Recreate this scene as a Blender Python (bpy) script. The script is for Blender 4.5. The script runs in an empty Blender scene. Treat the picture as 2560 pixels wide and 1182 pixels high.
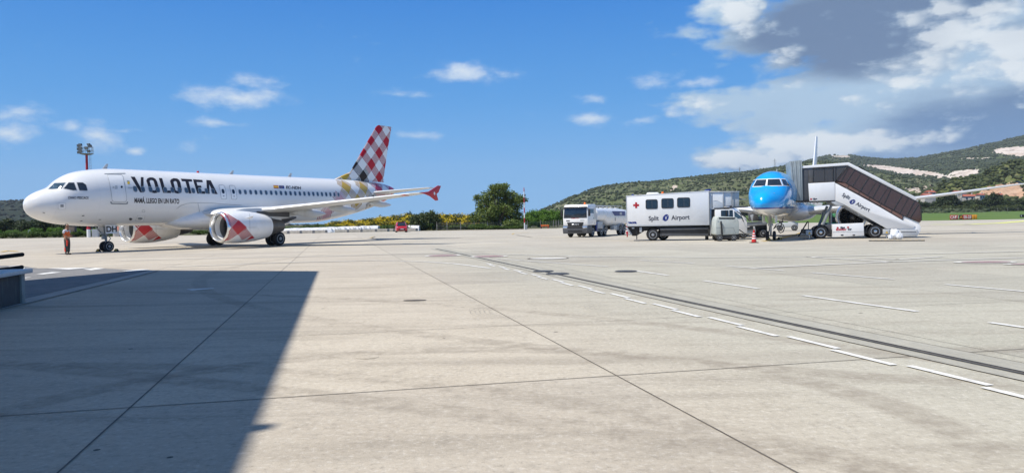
import bpy, bmesh, math, random
import numpy as np
from mathutils import Vector, Matrix
R = math.radians
random.seed(7); RNG = np.random.default_rng(7)
SC = bpy.context.scene
COL = SC.collection

# ---------------------------------------------------------------- camera
PW, PH, FOC, CAMH, PITCH, ROLL = 2560.0, 1182.0, 1919.46, 1.7407, -0.02064, 0.01697
cam = bpy.data.cameras.new("camera"); camo = bpy.data.objects.new("camera", cam); COL.objects.link(camo)
cam.sensor_fit = 'HORIZONTAL'; cam.sensor_width = 36.0; cam.lens = FOC / PW * 36.0
cam.clip_start = 0.1; cam.clip_end = 30000
_f = Vector((0, math.cos(PITCH), math.sin(PITCH))); _u = Vector((0, -math.sin(PITCH), math.cos(PITCH))); _r = Vector((1, 0, 0))
_cr, _sr = math.cos(ROLL), math.sin(ROLL)
_rc = _r * _cr - _u * _sr; _uc = _r * _sr + _u * _cr
camo.matrix_world = Matrix(((_rc.x, _uc.x, -_f.x, 0), (_rc.y, _uc.y, -_f.y, 0), (_rc.z, _uc.z, -_f.z, CAMH), (0, 0, 0, 1)))
SC.camera = camo
SC.view_settings.view_transform = 'Standard'; SC.view_settings.look = 'None'
SC.view_settings.gamma = 1.0; SC.view_settings.use_curve_mapping = False
SC.view_settings.exposure = EXPOSURE = 0.2
try:
    SC.cycles.max_bounces = 6; SC.cycles.volume_bounces = 0; SC.cycles.transparent_max_bounces = 12
except Exception: pass

# ---------------------------------------------------------------- sun
SUN_EL = R(60.0); SHX, SHY = 0.91, 0.42          # horizontal direction in which shadows fall
_n = math.hypot(SHX, SHY); SHX /= _n; SHY /= _n
sl = bpy.data.lights.new("sun", 'SUN'); so = bpy.data.objects.new("sun", sl); COL.objects.link(so)
sl.energy = 4.7; sl.angle = R(0.53); sl.color = (1.0, 0.945, 0.86)
so.rotation_euler = Vector((SHX * math.cos(SUN_EL), SHY * math.cos(SUN_EL), -math.sin(SUN_EL))).to_track_quat('-Z', 'Y').to_euler()
so.location = (-60, 40, 90)

# ---------------------------------------------------------------- node helpers
class NT:
    def __init__(s, nt): s.nt = nt
    def n(s, t, ins=None, **kw):
        nd = s.nt.nodes.new(t)
        for k, v in kw.items(): setattr(nd, k, v)
        for k, v in (ins or {}).items(): s.set(nd.inputs[k], v)
        return nd
    def set(s, sock, v):
        if isinstance(v, bpy.types.NodeSocket): s.nt.links.new(v, sock)
        elif hasattr(v, 'outputs'): s.nt.links.new(v.outputs[0], sock)
        else: sock.default_value = v
    def m(s, op, a, b=0.0, c=0.0, clamp=False):
        nd = s.nt.nodes.new('ShaderNodeMath'); nd.operation = op; nd.use_clamp = clamp
        for i, v in enumerate((a, b, c)): s.set(nd.inputs[i], v)
        return nd.outputs[0]
    def mix(s, f, a, b, typ='MIX'):
        nd = s.nt.nodes.new('ShaderNodeMix'); nd.data_type = 'RGBA'; nd.blend_type = typ
        s.set(nd.inputs[0], f); s.set(nd.inputs[6], a if not isinstance(a, tuple) else (*a, 1)[:4]); s.set(nd.inputs[7], b if not isinstance(b, tuple) else (*b, 1)[:4])
        return nd.outputs[2]
    def ramp(s, f, lo, hi):       # linear step clamp
        nd = s.nt.nodes.new('ShaderNodeMapRange'); nd.clamp = True
        s.set(nd.inputs[0], f); nd.inputs[1].default_value = lo; nd.inputs[2].default_value = hi
        return nd.outputs[0]
    def sstep(s, f, lo, hi):
        nd = s.nt.nodes.new('ShaderNodeMapRange'); nd.interpolation_type = 'SMOOTHSTEP'
        s.set(nd.inputs[0], f); nd.inputs[1].default_value = lo; nd.inputs[2].default_value = hi
        return nd.outputs[0]
    def noise(s, vec, scale, detail=4.0, rough=0.55, dist=0.0):
        nd = s.nt.nodes.new('ShaderNodeTexNoise')
        if vec is not None: s.set(nd.inputs['Vector'], vec)
        nd.inputs['Scale'].default_value = scale; nd.inputs['Detail'].default_value = detail
        nd.inputs['Roughness'].default_value = rough; nd.inputs['Distortion'].default_value = dist
        return nd.outputs[0]
    def vscale(s, vec, sc):
        nd = s.nt.nodes.new('ShaderNodeMapping'); s.set(nd.inputs[0], vec); nd.inputs[3].default_value = sc
        return nd.outputs[0]

# ---------------------------------------------------------------- pixel -> world helpers
def ray(px, py):
    u = (px - PW / 2) / FOC; v = -(py - PH / 2) / FOC
    x = _cr * u + _sr * v; y = -_sr * u + _cr * v
    return np.array([x, math.cos(PITCH) - math.sin(PITCH) * y, math.sin(PITCH) + math.cos(PITCH) * y])
def G(px, py, z=0.0):
    d = ray(px, py); t = (z - CAMH) / d[2]; return (float(d[0] * t), float(d[1] * t))
def at(px, py, Y):
    d = ray(px, py); t = Y / d[1]; return (float(d[0] * t), float(Y), float(CAMH + d[2] * t))
def project(P):
    P = np.asarray(P, float) - np.array([0, 0, CAMH])
    x = P @ np.array(_rc); y = P @ np.array(_uc); z = P @ np.array(_f)
    return PW / 2 + FOC * x / z, PH / 2 - FOC * y / z

# ---------------------------------------------------------------- world: sky with clouds
W = bpy.data.worlds.new("World"); SC.world = W; W.use_nodes = True
W.node_tree.nodes.clear(); w = NT(W.node_tree)
SKYS = 0.10
sky = w.n('ShaderNodeTexSky', sky_type='NISHITA', sun_disc=False, sun_elevation=SUN_EL,
          sun_rotation=math.atan2(-SHX, -SHY), altitude=50.0, air_density=1.0, dust_density=0.6, ozone_density=2.0)
tc = w.n('ShaderNodeTexCoord')
sep = w.n('ShaderNodeSeparateXYZ', {0: tc.outputs['Generated']})
dx, dy, dz = sep.outputs
az = w.m('ARCTAN2', dx, dy); el = w.m('ARCSINE', w.m('MAXIMUM', w.m('MINIMUM', dz, 1.0), -1.0))
comb = w.n('ShaderNodeCombineXYZ', {0: az, 1: w.m('MULTIPLY', el, 1.9), 2: 0.0})
wn = w.noise(comb, 9.0, 3.0, 0.5)
wn2 = w.noise(w.n('ShaderNodeCombineXYZ', {0: az, 1: w.m('MULTIPLY', el, 1.9), 2: 3.7}), 9.0, 3.0, 0.5)
azw = w.m('ADD', az, w.m('MULTIPLY', w.m('SUBTRACT', wn, 0.5), 0.040))
elw = w.m('ADD', el, w.m('MULTIPLY', w.m('SUBTRACT', wn2, 0.5), 0.020))
n_f = w.noise(comb, 22.0, 7.0, 0.62)
n_b = w.noise(comb, 7.0, 7.0, 0.60)
vw = w.n('ShaderNodeVectorMath', {0: comb, 1: w.n('ShaderNodeCombineXYZ', {0: w.m('MULTIPLY', w.m('SUBTRACT', n_f, .5), .05), 1: w.m('MULTIPLY', w.m('SUBTRACT', n_b, .5), .05)})}, operation='ADD')
vo = w.n('ShaderNodeTexVoronoi', {'Vector': vw.outputs[0], 'Scale': 24.0}, feature='F1')
vo2 = w.n('ShaderNodeTexVoronoi', {'Vector': vw.outputs[0], 'Scale': 58.0}, feature='F1')
puff = w.m('SUBTRACT', .5, w.m('ADD', w.m('MULTIPLY', vo.outputs['Distance'], .7), w.m('MULTIPLY', vo2.outputs['Distance'], .35)))
n_s = w.noise(w.n('ShaderNodeCombineXYZ', {0: az, 1: w.m('MULTIPLY', el, 5.0), 2: 1.3}), 9.0, 5.0, 0.55)
def blobs(L, a, e):
    tot = None
    for (px, py, rx, ry, amp) in L:
        d = ray(px, py); A = math.atan2(d[0], d[1]); E = math.asin(d[2] / np.linalg.norm(d))
        k = 1.0 / FOC
        u = w.m('DIVIDE', w.m('SUBTRACT', a, A), rx * k); v = w.m('DIVIDE', w.m('SUBTRACT', e, E), ry * k)
        q = w.m('SUBTRACT', 1.0, w.m('SQRT', w.m('ADD', w.m('MULTIPLY', u, u), w.m('MULTIPLY', v, v))))
        q = w.m('MULTIPLY', w.m('MAXIMUM', q, -0.6), amp)
        tot = q if tot is None else w.m('MAXIMUM', tot, q)
    return tot
small = blobs([(590, 240, 150, 40, 1), (615, 202, 95, 26, .7), (545, 308, 85, 17, .8), (1165, 182, 140, 38, 1), (1010, 236, 90, 16, .6),
               (1050, 343, 100, 18, .75), (40, 290, 100, 26, .8), (25, 332, 70, 32, .8), (240, 335, 75, 42, .9), (178, 316, 44, 20, .8),
               (305, 326, 50, 10, .6), (330, 375, 26, 13, .8), (1650, 205, 85, 30, .7), (1478, 249, 66, 17, .6), (1485, 296, 95, 26, .85),
               (1600, 306, 70, 14, .6), (445, 373, 50, 13, .35), (895, 93, 50, 9, .35), (962, 115, 44, 10, .35), (1700, 75, 60, 20, .3),
               (1250, 290, 60, 16, .28), (1735, 212, 90, 18, .7)], azw, elw)
big = blobs([(1850, 25, 130, 62, 1.0), (2140, 60, 400, 140, 1.25), (2420, 170, 420, 230, 1.3), (2130, 250, 330, 120, .95), (1830, 262, 300, 50, .7),
             (2450, 330, 330, 120, 1.2), (1850, 395, 170, 55, .9), (2050, 370, 260, 80, 1.0), (2200, 330, 320, 90, 1.0), (1960, 155, 130, 60, .85),
             (2900, 200, 520, 330, 1.3)], azw, elw)
dark = blobs([(2120, 75, 290, 120, 1.5), (2240, 10, 280, 100, 1.4), (2090, 130, 190, 60, 1.1), (2520, 315, 300, 90, 1.0), (2400, 345, 220, 44, .7), (2180, 400, 360, 28, .5),
              (1840, 415, 150, 28, .6), (2900, 340, 420, 160, 1.1), (2600, 80, 120, 60, .5)], azw, elw)
bright = blobs([(1845, 25, 90, 55, 1), (1850, 388, 150, 40, 1.2), (1985, 372, 170, 50, 1.3), (2400, 80, 170, 100, .95), (2530, 130, 130, 110, 1.1), (2250, 205, 80, 30, .8), (2120, 352, 260, 30, 1.1), (1950, 150, 90, 36, .7), (1700, 268, 150, 22, .5), (2330, 140, 90, 40, .6)], azw, elw)
a_s = w.m('MULTIPLY', w.sstep(w.m('ADD', small, w.m('MULTIPLY', w.m('SUBTRACT', n_f, 0.5), 2.0)), 0.08, 1.20), 0.88)
a_b = w.sstep(w.m('ADD', big, w.m('ADD', w.m('MULTIPLY', w.m('ADD', w.m('SUBTRACT', n_b, 0.5), w.m('MULTIPLY', puff, .22)), 1.7), w.m('MULTIPLY', w.m('SUBTRACT', n_s, 0.5), 0.7))), 0.05, 0.42)
a_b = w.m('MULTIPLY', a_b, 0.97)
shade = w.sstep(w.m('ADD', dark, w.m('ADD', w.m('MULTIPLY', w.m('SUBTRACT', n_b, 0.5), 0.9), w.m('MULTIPLY', w.m('SUBTRACT', n_s, 0.5), 0.7))), -0.30, 0.62)
lit = w.sstep(w.m('ADD', bright, w.m('MULTIPLY', w.m('SUBTRACT', w.m('ADD', n_f, w.m('MULTIPLY', puff, .62)), 0.5), 2.4)), -0.15, 0.80)
k = 1.0 / SKYS / 2 ** EXPOSURE
c_mid = (0.44 * k, 0.61 * k, 0.79 * k); c_wh = (0.84 * k, 0.90 * k, 0.94 * k)
c_dk = w.mix(w.sstep(el, R(4.0), R(9.5)), (0.125 * k, 0.26 * k, 0.50 * k), (0.155 * k, 0.235 * k, 0.385 * k))
ccol = w.mix(lit, c_mid, c_wh)
ccol = w.mix(w.m('MULTIPLY', shade, w.m('SUBTRACT', 1.0, w.m('MULTIPLY', lit, 0.75))), ccol, c_dk)
grad = w.n('ShaderNodeValToRGB', {0: w.m('MULTIPLY', el, 180 / math.pi / 90)})
cr_ = grad.color_ramp; cr_.interpolation = 'LINEAR'
for i_, (e_, c_) in enumerate([(0, (.20, .51, .92)), (4, (.130, .445, .90)), (9, (.066, .345, .82)), (17, (.016, .222, .72)), (45, (.105, .205, .43)), (90, (.11, .175, .32))]):
    q_ = cr_.elements[i_] if i_ < 2 else cr_.elements.new(e_ / 90); q_.position = e_ / 90; q_.color = (*[v * k / 10 for v in c_], 1)
gsc = w.n('ShaderNodeVectorMath', {0: grad.outputs[0], 1: (10, 10, 10)}, operation='MULTIPLY')
skyc = w.mix(0.07, gsc.outputs[0], sky.outputs[0])
mixs = w.mix(a_s, skyc, (0.80 * k, 0.88 * k, 0.95 * k))
mixb = w.mix(a_b, mixs, ccol)
bg = w.n('ShaderNodeBackground', {'Color': mixb, 'Strength': SKYS})
w.n('ShaderNodeOutputWorld', {0: bg})

# ---------------------------------------------------------------- mesh builder
def setp(o, label=None, cat=None, group=None, kind=None):
    if label: o['label'] = label
    if cat: o['category'] = cat
    if group: o['group'] = group
    if kind: o['kind'] = kind
    return o
def empty(name, loc, rz=0.0, label=None, cat=None, group=None):
    o = bpy.data.objects.new(name, None); COL.objects.link(o); o.location = loc; o.rotation_euler = (0, 0, rz)
    o.empty_display_size = 0.5
    return setp(o, label, cat, group)
class MB:
    def __init__(s): s.v = []; s.f = []; s.n = 0
    def add(s, v, f):
        v = [tuple(p) for p in v]
        s.v += v; s.f += [tuple(i + s.n for i in q) for q in f]; s.n += len(v); return s
    def box(s, x0, x1, y0, y1, z0, z1, M=None):
        v = [(x, y, z) for x in (x0, x1) for y in (y0, y1) for z in (z0, z1)]
        if M is not None: v = [tuple(M @ Vector(p)) for p in v]
        return s.add(v, [(0, 1, 3, 2), (4, 6, 7, 5), (0, 4, 5, 1), (2, 3, 7, 6), (0, 2, 6, 4), (1, 5, 7, 3)])
    def loft(s, rings, caps=True, closed=True):
        n = len(rings[0]); v = [p for r in rings for p in r]; f = []
        for i in range(len(rings) - 1):
            for j in range(n if closed else n - 1):
                a = i * n + j; b = i * n + (j + 1) % n
                f.append((a, b, b + n, a + n))
        if caps: f.append(tuple(range(n - 1, -1, -1))); f.append(tuple((len(rings) - 1) * n + j for j in range(n)))
        return s.add(v, f)
    def tube(s, pts, r, n=8, caps=True):
        pts = [Vector(p) for p in pts]; rs = r if isinstance(r, (list, tuple)) else [r] * len(pts)
        rings = []; up = None
        for i, p in enumerate(pts):
            d = (pts[min(i + 1, len(pts) - 1)] - pts[max(i - 1, 0)]).normalized()
            if up is None or abs(up.dot(d)) > .98: up = Vector((0, 0, 1)) if abs(d.z) < .9 else Vector((1, 0, 0))
            a = d.cross(up).normalized(); b = a.cross(d).normalized(); up = b
            rings.append([p + (a * math.cos(t) + b * math.sin(t)) * rs[i] for t in [2 * math.pi * k / n for k in range(n)]])
        return s.loft(rings, caps)
    def lathe(s, prof, o=(0, 0, 0), axis='x', n=24, caps=True):
        rings = []
        for (a, r) in prof:
            ring = []
            for k in range(n):
                t = 2 * math.pi * k / n; c, q = r * math.cos(t), r * math.sin(t)
                p = (a, c, q) if axis == 'x' else ((q, a, c) if axis == 'y' else (c, q, a))
                ring.append((p[0] + o[0], p[1] + o[1], p[2] + o[2]))
            rings.append(ring)
        return s.loft(rings, caps)
    def prism(s, pts, ext):
        n = len(pts); e = Vector(ext); P = [Vector(p) for p in pts]
        v = P + [p + e for p in P]
        f = [tuple(range(n - 1, -1, -1)), tuple(range(n, 2 * n))] + [(i, (i + 1) % n, (i + 1) % n + n, i + n) for i in range(n)]
        return s.add(v, f)
    def quad(s, a, b, c, d): return s.add([a, b, c, d], [(0, 1, 2, 3)])
    def mesh(s, name, bevel=0.0, seg=2, smooth=35):
        me = bpy.data.meshes.new(name); bm = bmesh.new()
        vs = [bm.verts.new(p) for p in s.v]
        for q in s.f:
            try: bm.faces.new([vs[i] for i in q])
            except ValueError: pass
        bmesh.ops.remove_doubles(bm, verts=bm.verts, dist=1e-5)
        bmesh.ops.recalc_face_normals(bm, faces=bm.faces)
        if bevel > 0:
            ed = [e for e in bm.edges if len(e.link_faces) == 2 and e.calc_face_angle(0) > 0.5]
            bmesh.ops.bevel(bm, geom=ed, offset=bevel, segments=seg, affect='EDGES', profile=0.5, clamp_overlap=True)
        bm.to_mesh(me); bm.free()
        finish(me, smooth); return me
    def build(s, name, mat, parent=None, bevel=0.0, seg=2, smooth=35):
        return link(name, s.mesh(name, bevel, seg, smooth), mat, parent)
def finish(me, smooth=35):
    if smooth:
        for p in me.polygons: p.use_smooth = True
        try: me.set_sharp_from_angle(angle=R(smooth))
        except Exception: pass
def link(name, me, mat, parent=None):
    o = bpy.data.objects.new(name, me); COL.objects.link(o)
    if mat is not None:
        me.materials.clear(); me.materials.append(mat)
    if parent is not None: o.parent = parent
    return o
def copy_tree(o, parent=None):
    c = o.copy(); COL.objects.link(c)
    if parent is not None: c.parent = parent
    for ch in list(o.children): copy_tree(ch, c)
    return c
def fastmesh(name, V, F):          # numpy verts (n,3), faces (m,k)
    me = bpy.data.meshes.new(name); V = np.asarray(V, np.float32); F = np.asarray(F, np.int32); k = F.shape[1]
    me.vertices.add(len(V)); me.vertices.foreach_set('co', V.ravel())
    me.loops.add(F.size); me.loops.foreach_set('vertex_index', F.ravel())
    me.polygons.add(len(F)); me.polygons.foreach_set('loop_start', np.arange(0, F.size, k, dtype=np.int32))
    me.update(calc_edges=True); return me

# ---------------------------------------------------------------- materials
def mat(name, col, rough=0.5, metal=0.0, var=0.12, scale=3.0, bump=0.0, coat=0.0, dirt=None, spec=0.5, bscale=None):
    m = bpy.data.materials.new(name); m.use_nodes = True; t = NT(m.node_tree); m.node_tree.nodes.clear()
    co = t.n('ShaderNodeTexCoord').outputs['Object']
    no = t.noise(co, scale, 5.0, 0.6)
    lo = tuple(c * (1 - var) for c in col); hi = tuple(min(1, c * (1 + var)) for c in col)
    c = t.mix(t.ramp(no, 0.3, 0.7), lo, hi)
    if dirt:
        n2 = t.noise(t.vscale(co, (1, 1, 0.25)), scale * 2.3, 6.0, 0.65)
        c = t.mix(t.m('MULTIPLY', t.ramp(n2, 0.5, 0.75), dirt[1]), c, dirt[0])
    b = t.n('ShaderNodeBsdfPrincipled', {'Base Color': c, 'Metallic': metal, 'Specular IOR Level': spec})
    t.set(b.inputs['Roughness'], t.m('ADD', rough - 0.06, t.m('MULTIPLY', no, 0.12)))
    if coat: b.inputs['Coat Weight'].default_value = coat; b.inputs['Coat Roughness'].default_value = 0.08
    if bump:
        bn = t.noise(co, bscale or scale * 6, 5.0, 0.6)
        t.set(b.inputs['Normal'], t.n('ShaderNodeBump', {'Height': bn, 'Strength': bump, 'Distance': 0.03}))
    t.n('ShaderNodeOutputMaterial', {0: b}); return m
def glassmat(name, tint, opac, rough=0.04):
    m = bpy.data.materials.new(name); m.use_nodes = True; t = NT(m.node_tree); m.node_tree.nodes.clear()
    tr = t.n('ShaderNodeBsdfTransparent', {0: (*tint, 1)})
    co = t.n('ShaderNodeTexCoord').outputs['Object']
    df = t.n('ShaderNodeBsdfDiffuse', {0: t.mix(t.noise(co, 4.0), tuple(c * .5 for c in tint), tuple(c * .8 for c in tint))})
    gl = t.n('ShaderNodeBsdfGlossy', {0: (1, 1, 1, 1), 'Roughness': rough})
    a = t.n('ShaderNodeMixShader', {0: opac, 1: tr, 2: df})
    fr = t.n('ShaderNodeFresnel', {0: 1.5})
    b = t.n('ShaderNodeMixShader', {0: fr, 1: a, 2: gl}); t.n('ShaderNodeOutputMaterial', {0: b}); return m
def leafmat(name, dark, light, flower=None, ff=0.0):
    m = bpy.data.materials.new(name); m.use_nodes = True; t = NT(m.node_tree); m.node_tree.nodes.clear()
    g = t.n('ShaderNodeNewGeometry'); rnd = g.outputs['Random Per Island']
    co = t.n('ShaderNodeTexCoord').outputs['Object']
    no = t.noise(co, 0.7, 3.0)
    c = t.mix(t.m('ADD', t.m('MULTIPLY', rnd, 0.6), t.m('MULTIPLY', t.ramp(no, .3, .7), 0.4)), dark, light)
    if flower:
        f = t.m('GREATER_THAN', t.m('ADD', t.m('MULTIPLY', rnd, 0.5), t.ramp(t.noise(co, 0.55, 3.0), .35, .65)), 1.5 - ff)
        c = t.mix(f, c, flower)
    d = t.n('ShaderNodeBsdfPrincipled', {'Base Color': c, 'Roughness': 0.6, 'Specular IOR Level': 0.25})
    tl = t.n('ShaderNodeBsdfTranslucent', {0: t.mix(1.0, c, (1.0, 1.15, 0.5), 'MULTIPLY')})
    s = t.n('ShaderNodeMixShader', {0: 0.25, 1: d, 2: tl}); t.n('ShaderNodeOutputMaterial', {0: s}); return m

M = {}
M['white'] = mat('white paint', (.86, .86, .85), .28, var=.03, scale=.6, coat=.4, dirt=((.55, .53, .48), .18))
M['wing'] = mat('wing grey paint', (.62, .63, .63), .35, var=.05, scale=.8, coat=.2, dirt=((.40, .38, .34), .3))
M['lgrey'] = mat('light grey paint', (.50, .52, .53), .45, var=.06, dirt=((.3, .28, .25), .3))
M['grey'] = mat('grey paint', (.26, .28, .29), .5, var=.1, dirt=((.12, .11, .1), .4))
M['dgrey'] = mat('dark grey paint', (.075, .078, .085), .5, var=.15)
M['black'] = mat('black plastic', (.02, .02, .022), .55, var=.3)
M['matte'] = mat('matt black rail', (.016, .015, .015), .85, var=.3, spec=.15)
M['ink'] = mat('black lettering', (.018, .013, .016), .4, var=.1)
M['rubber'] = mat('tyre rubber', (.022, .022, .023), .8, var=.3, scale=9, bump=.2)
M['metal'] = mat('bare metal', (.62, .62, .63), .28, metal=1.0, var=.1)
M['lip'] = mat('polished inlet lip', (.80, .81, .82), .22, metal=.85, var=.05)
M['duct'] = mat('grey inlet duct', (.17, .175, .18), .35, var=.1)
M['exh'] = mat('heat stained exhaust metal', (.16, .15, .14), .45, metal=.6, var=.2)
M['alu'] = mat('dull aluminium', (.42, .43, .44), .45, metal=.5, var=.12, dirt=((.2, .19, .17), .4))
M['glass'] = mat('dark window glass', (.018, .028, .042), .06, var=.3, spec=.8)
M['bluegl'] = mat('bluish window glass', (.05, .09, .13), .06, var=.4, spec=.9)
M['cabgl'] = mat('cabin glass with painted sky reflection', (.075, .11, .15), .08, var=.4, scale=1.5, spec=.9)  # sky reflection put into the base colour as a lighter blue grey
M['red'] = mat('red paint', (.50, .018, .03), .4, var=.12)
M['stripe'] = mat('dark red stripe paint', (.38, .008, .02), .4, var=.12)
M['crimson'] = mat('crimson paint', (.52, .03, .04), .4, var=.08)
M['yellow'] = mat('yellow paint', (.72, .46, .04), .5, var=.12)
M['spyel'] = mat('flag yellow paint', (.75, .50, .03), .4, var=.05)
M['navy'] = mat('navy blue paint', (.012, .03, .20), .35, var=.1)
M['skin'] = mat('tanned skin', (.30, .15, .09), .5, var=.15)
M['orange'] = mat('orange fluorescent cloth', (.78, .15, .03), .7, var=.2, scale=8, bump=.3)
M['hired'] = mat('red fluorescent cloth', (.78, .06, .03), .7, var=.15, scale=8, bump=.3)
M['dcloth'] = mat('dark green grey work cloth', (.05, .065, .06), .8, var=.3, scale=9, bump=.3)
M['wcloth'] = mat('pale shirt cloth', (.62, .60, .66), .8, var=.08, scale=9, bump=.3)
M['hair'] = mat('dark hair', (.015, .012, .01), .6, var=.3)
M['bag'] = mat('white plastic bag', (.72, .74, .76), .4, var=.12, scale=6, bump=.6)
M['concrete'] = mat('grey cast concrete', (.33, .31, .28), .85, var=.2, scale=2, bump=.4, dirt=((.14, .13, .12), .6))
M['wallwhite'] = mat('weathered white sheeting', (.72, .72, .72), .7, var=.1, scale=2.5, bump=.5, dirt=((.4, .4, .4), .5))
M['render'] = mat('pale house render', (.60, .55, .48), .85, var=.1, scale=.6, bump=.2)
M['tile'] = mat('red roof tile', (.36, .11, .07), .8, var=.25, scale=2, bump=.4)
M['bark'] = mat('tree bark', (.12, .09, .065), .9, var=.3, scale=6, bump=.8)
M['fabric'] = mat('grey canopy fabric', (.30, .34, .35), .65, var=.15, scale=2, dirt=((.15, .16, .16), .4))
M['belly'] = mat('grey green housing', (.50, .54, .51), .4, var=.06, dirt=((.3, .3, .28), .2))
M['beacon'] = mat('orange beacon lens', (.85, .18, .02), .2, var=.1)
M['tint'] = glassmat('brown tinted glass', (.26, .155, .13), .5)
M['clear'] = glassmat('clear grey glass', (.33, .29, .27), .35)
M['panel'] = mat('translucent white panel', (.66, .70, .74), .3, var=.08)
M['brownrail'] = mat('brown plastic panel', (.20, .11, .085), .35, var=.15)
M['steps'] = mat('reddish brown steps', (.16, .08, .06), .6, var=.2)
M['green'] = mat('green machine paint', (.06, .25, .10), .5, var=.15)
M['signred'] = mat('sign red face', (.60, .03, .02), .4, var=.05)
M['signyel'] = mat('sign orange yellow face', (.82, .33, .02), .4, var=.06)
M['signwhite'] = mat('sign white lettering', (.85, .85, .82), .5, var=.03)
M['carred'] = mat('red car paint', (.55, .015, .02), .25, var=.06, coat=.8)
M['bstone'] = mat('dark weathered slab face', (.045, .047, .05), .7, var=.35, scale=3, bump=.4, dirt=((.16, .16, .15), .5))

# ================================================================ GROUND
def sheet(name, polys, m, z, kind='structure', parent=None):
    b = MB()
    for i, P in enumerate(polys):
        b.add([(x, y, z) for x, y in P], [tuple(range(len(P)))])
    me = bpy.data.meshes.new(name); bm = bmesh.new(); vs = [bm.verts.new(p) for p in b.v]
    for q in b.f: bm.faces.new([vs[i] for i in q])
    for f in bm.faces:
        f.normal_update()
        if f.normal.z < 0: f.normal_flip()
    bm.to_mesh(me); bm.free()
    o = link(name, me, m, parent); o['kind'] = kind; return o

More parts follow.
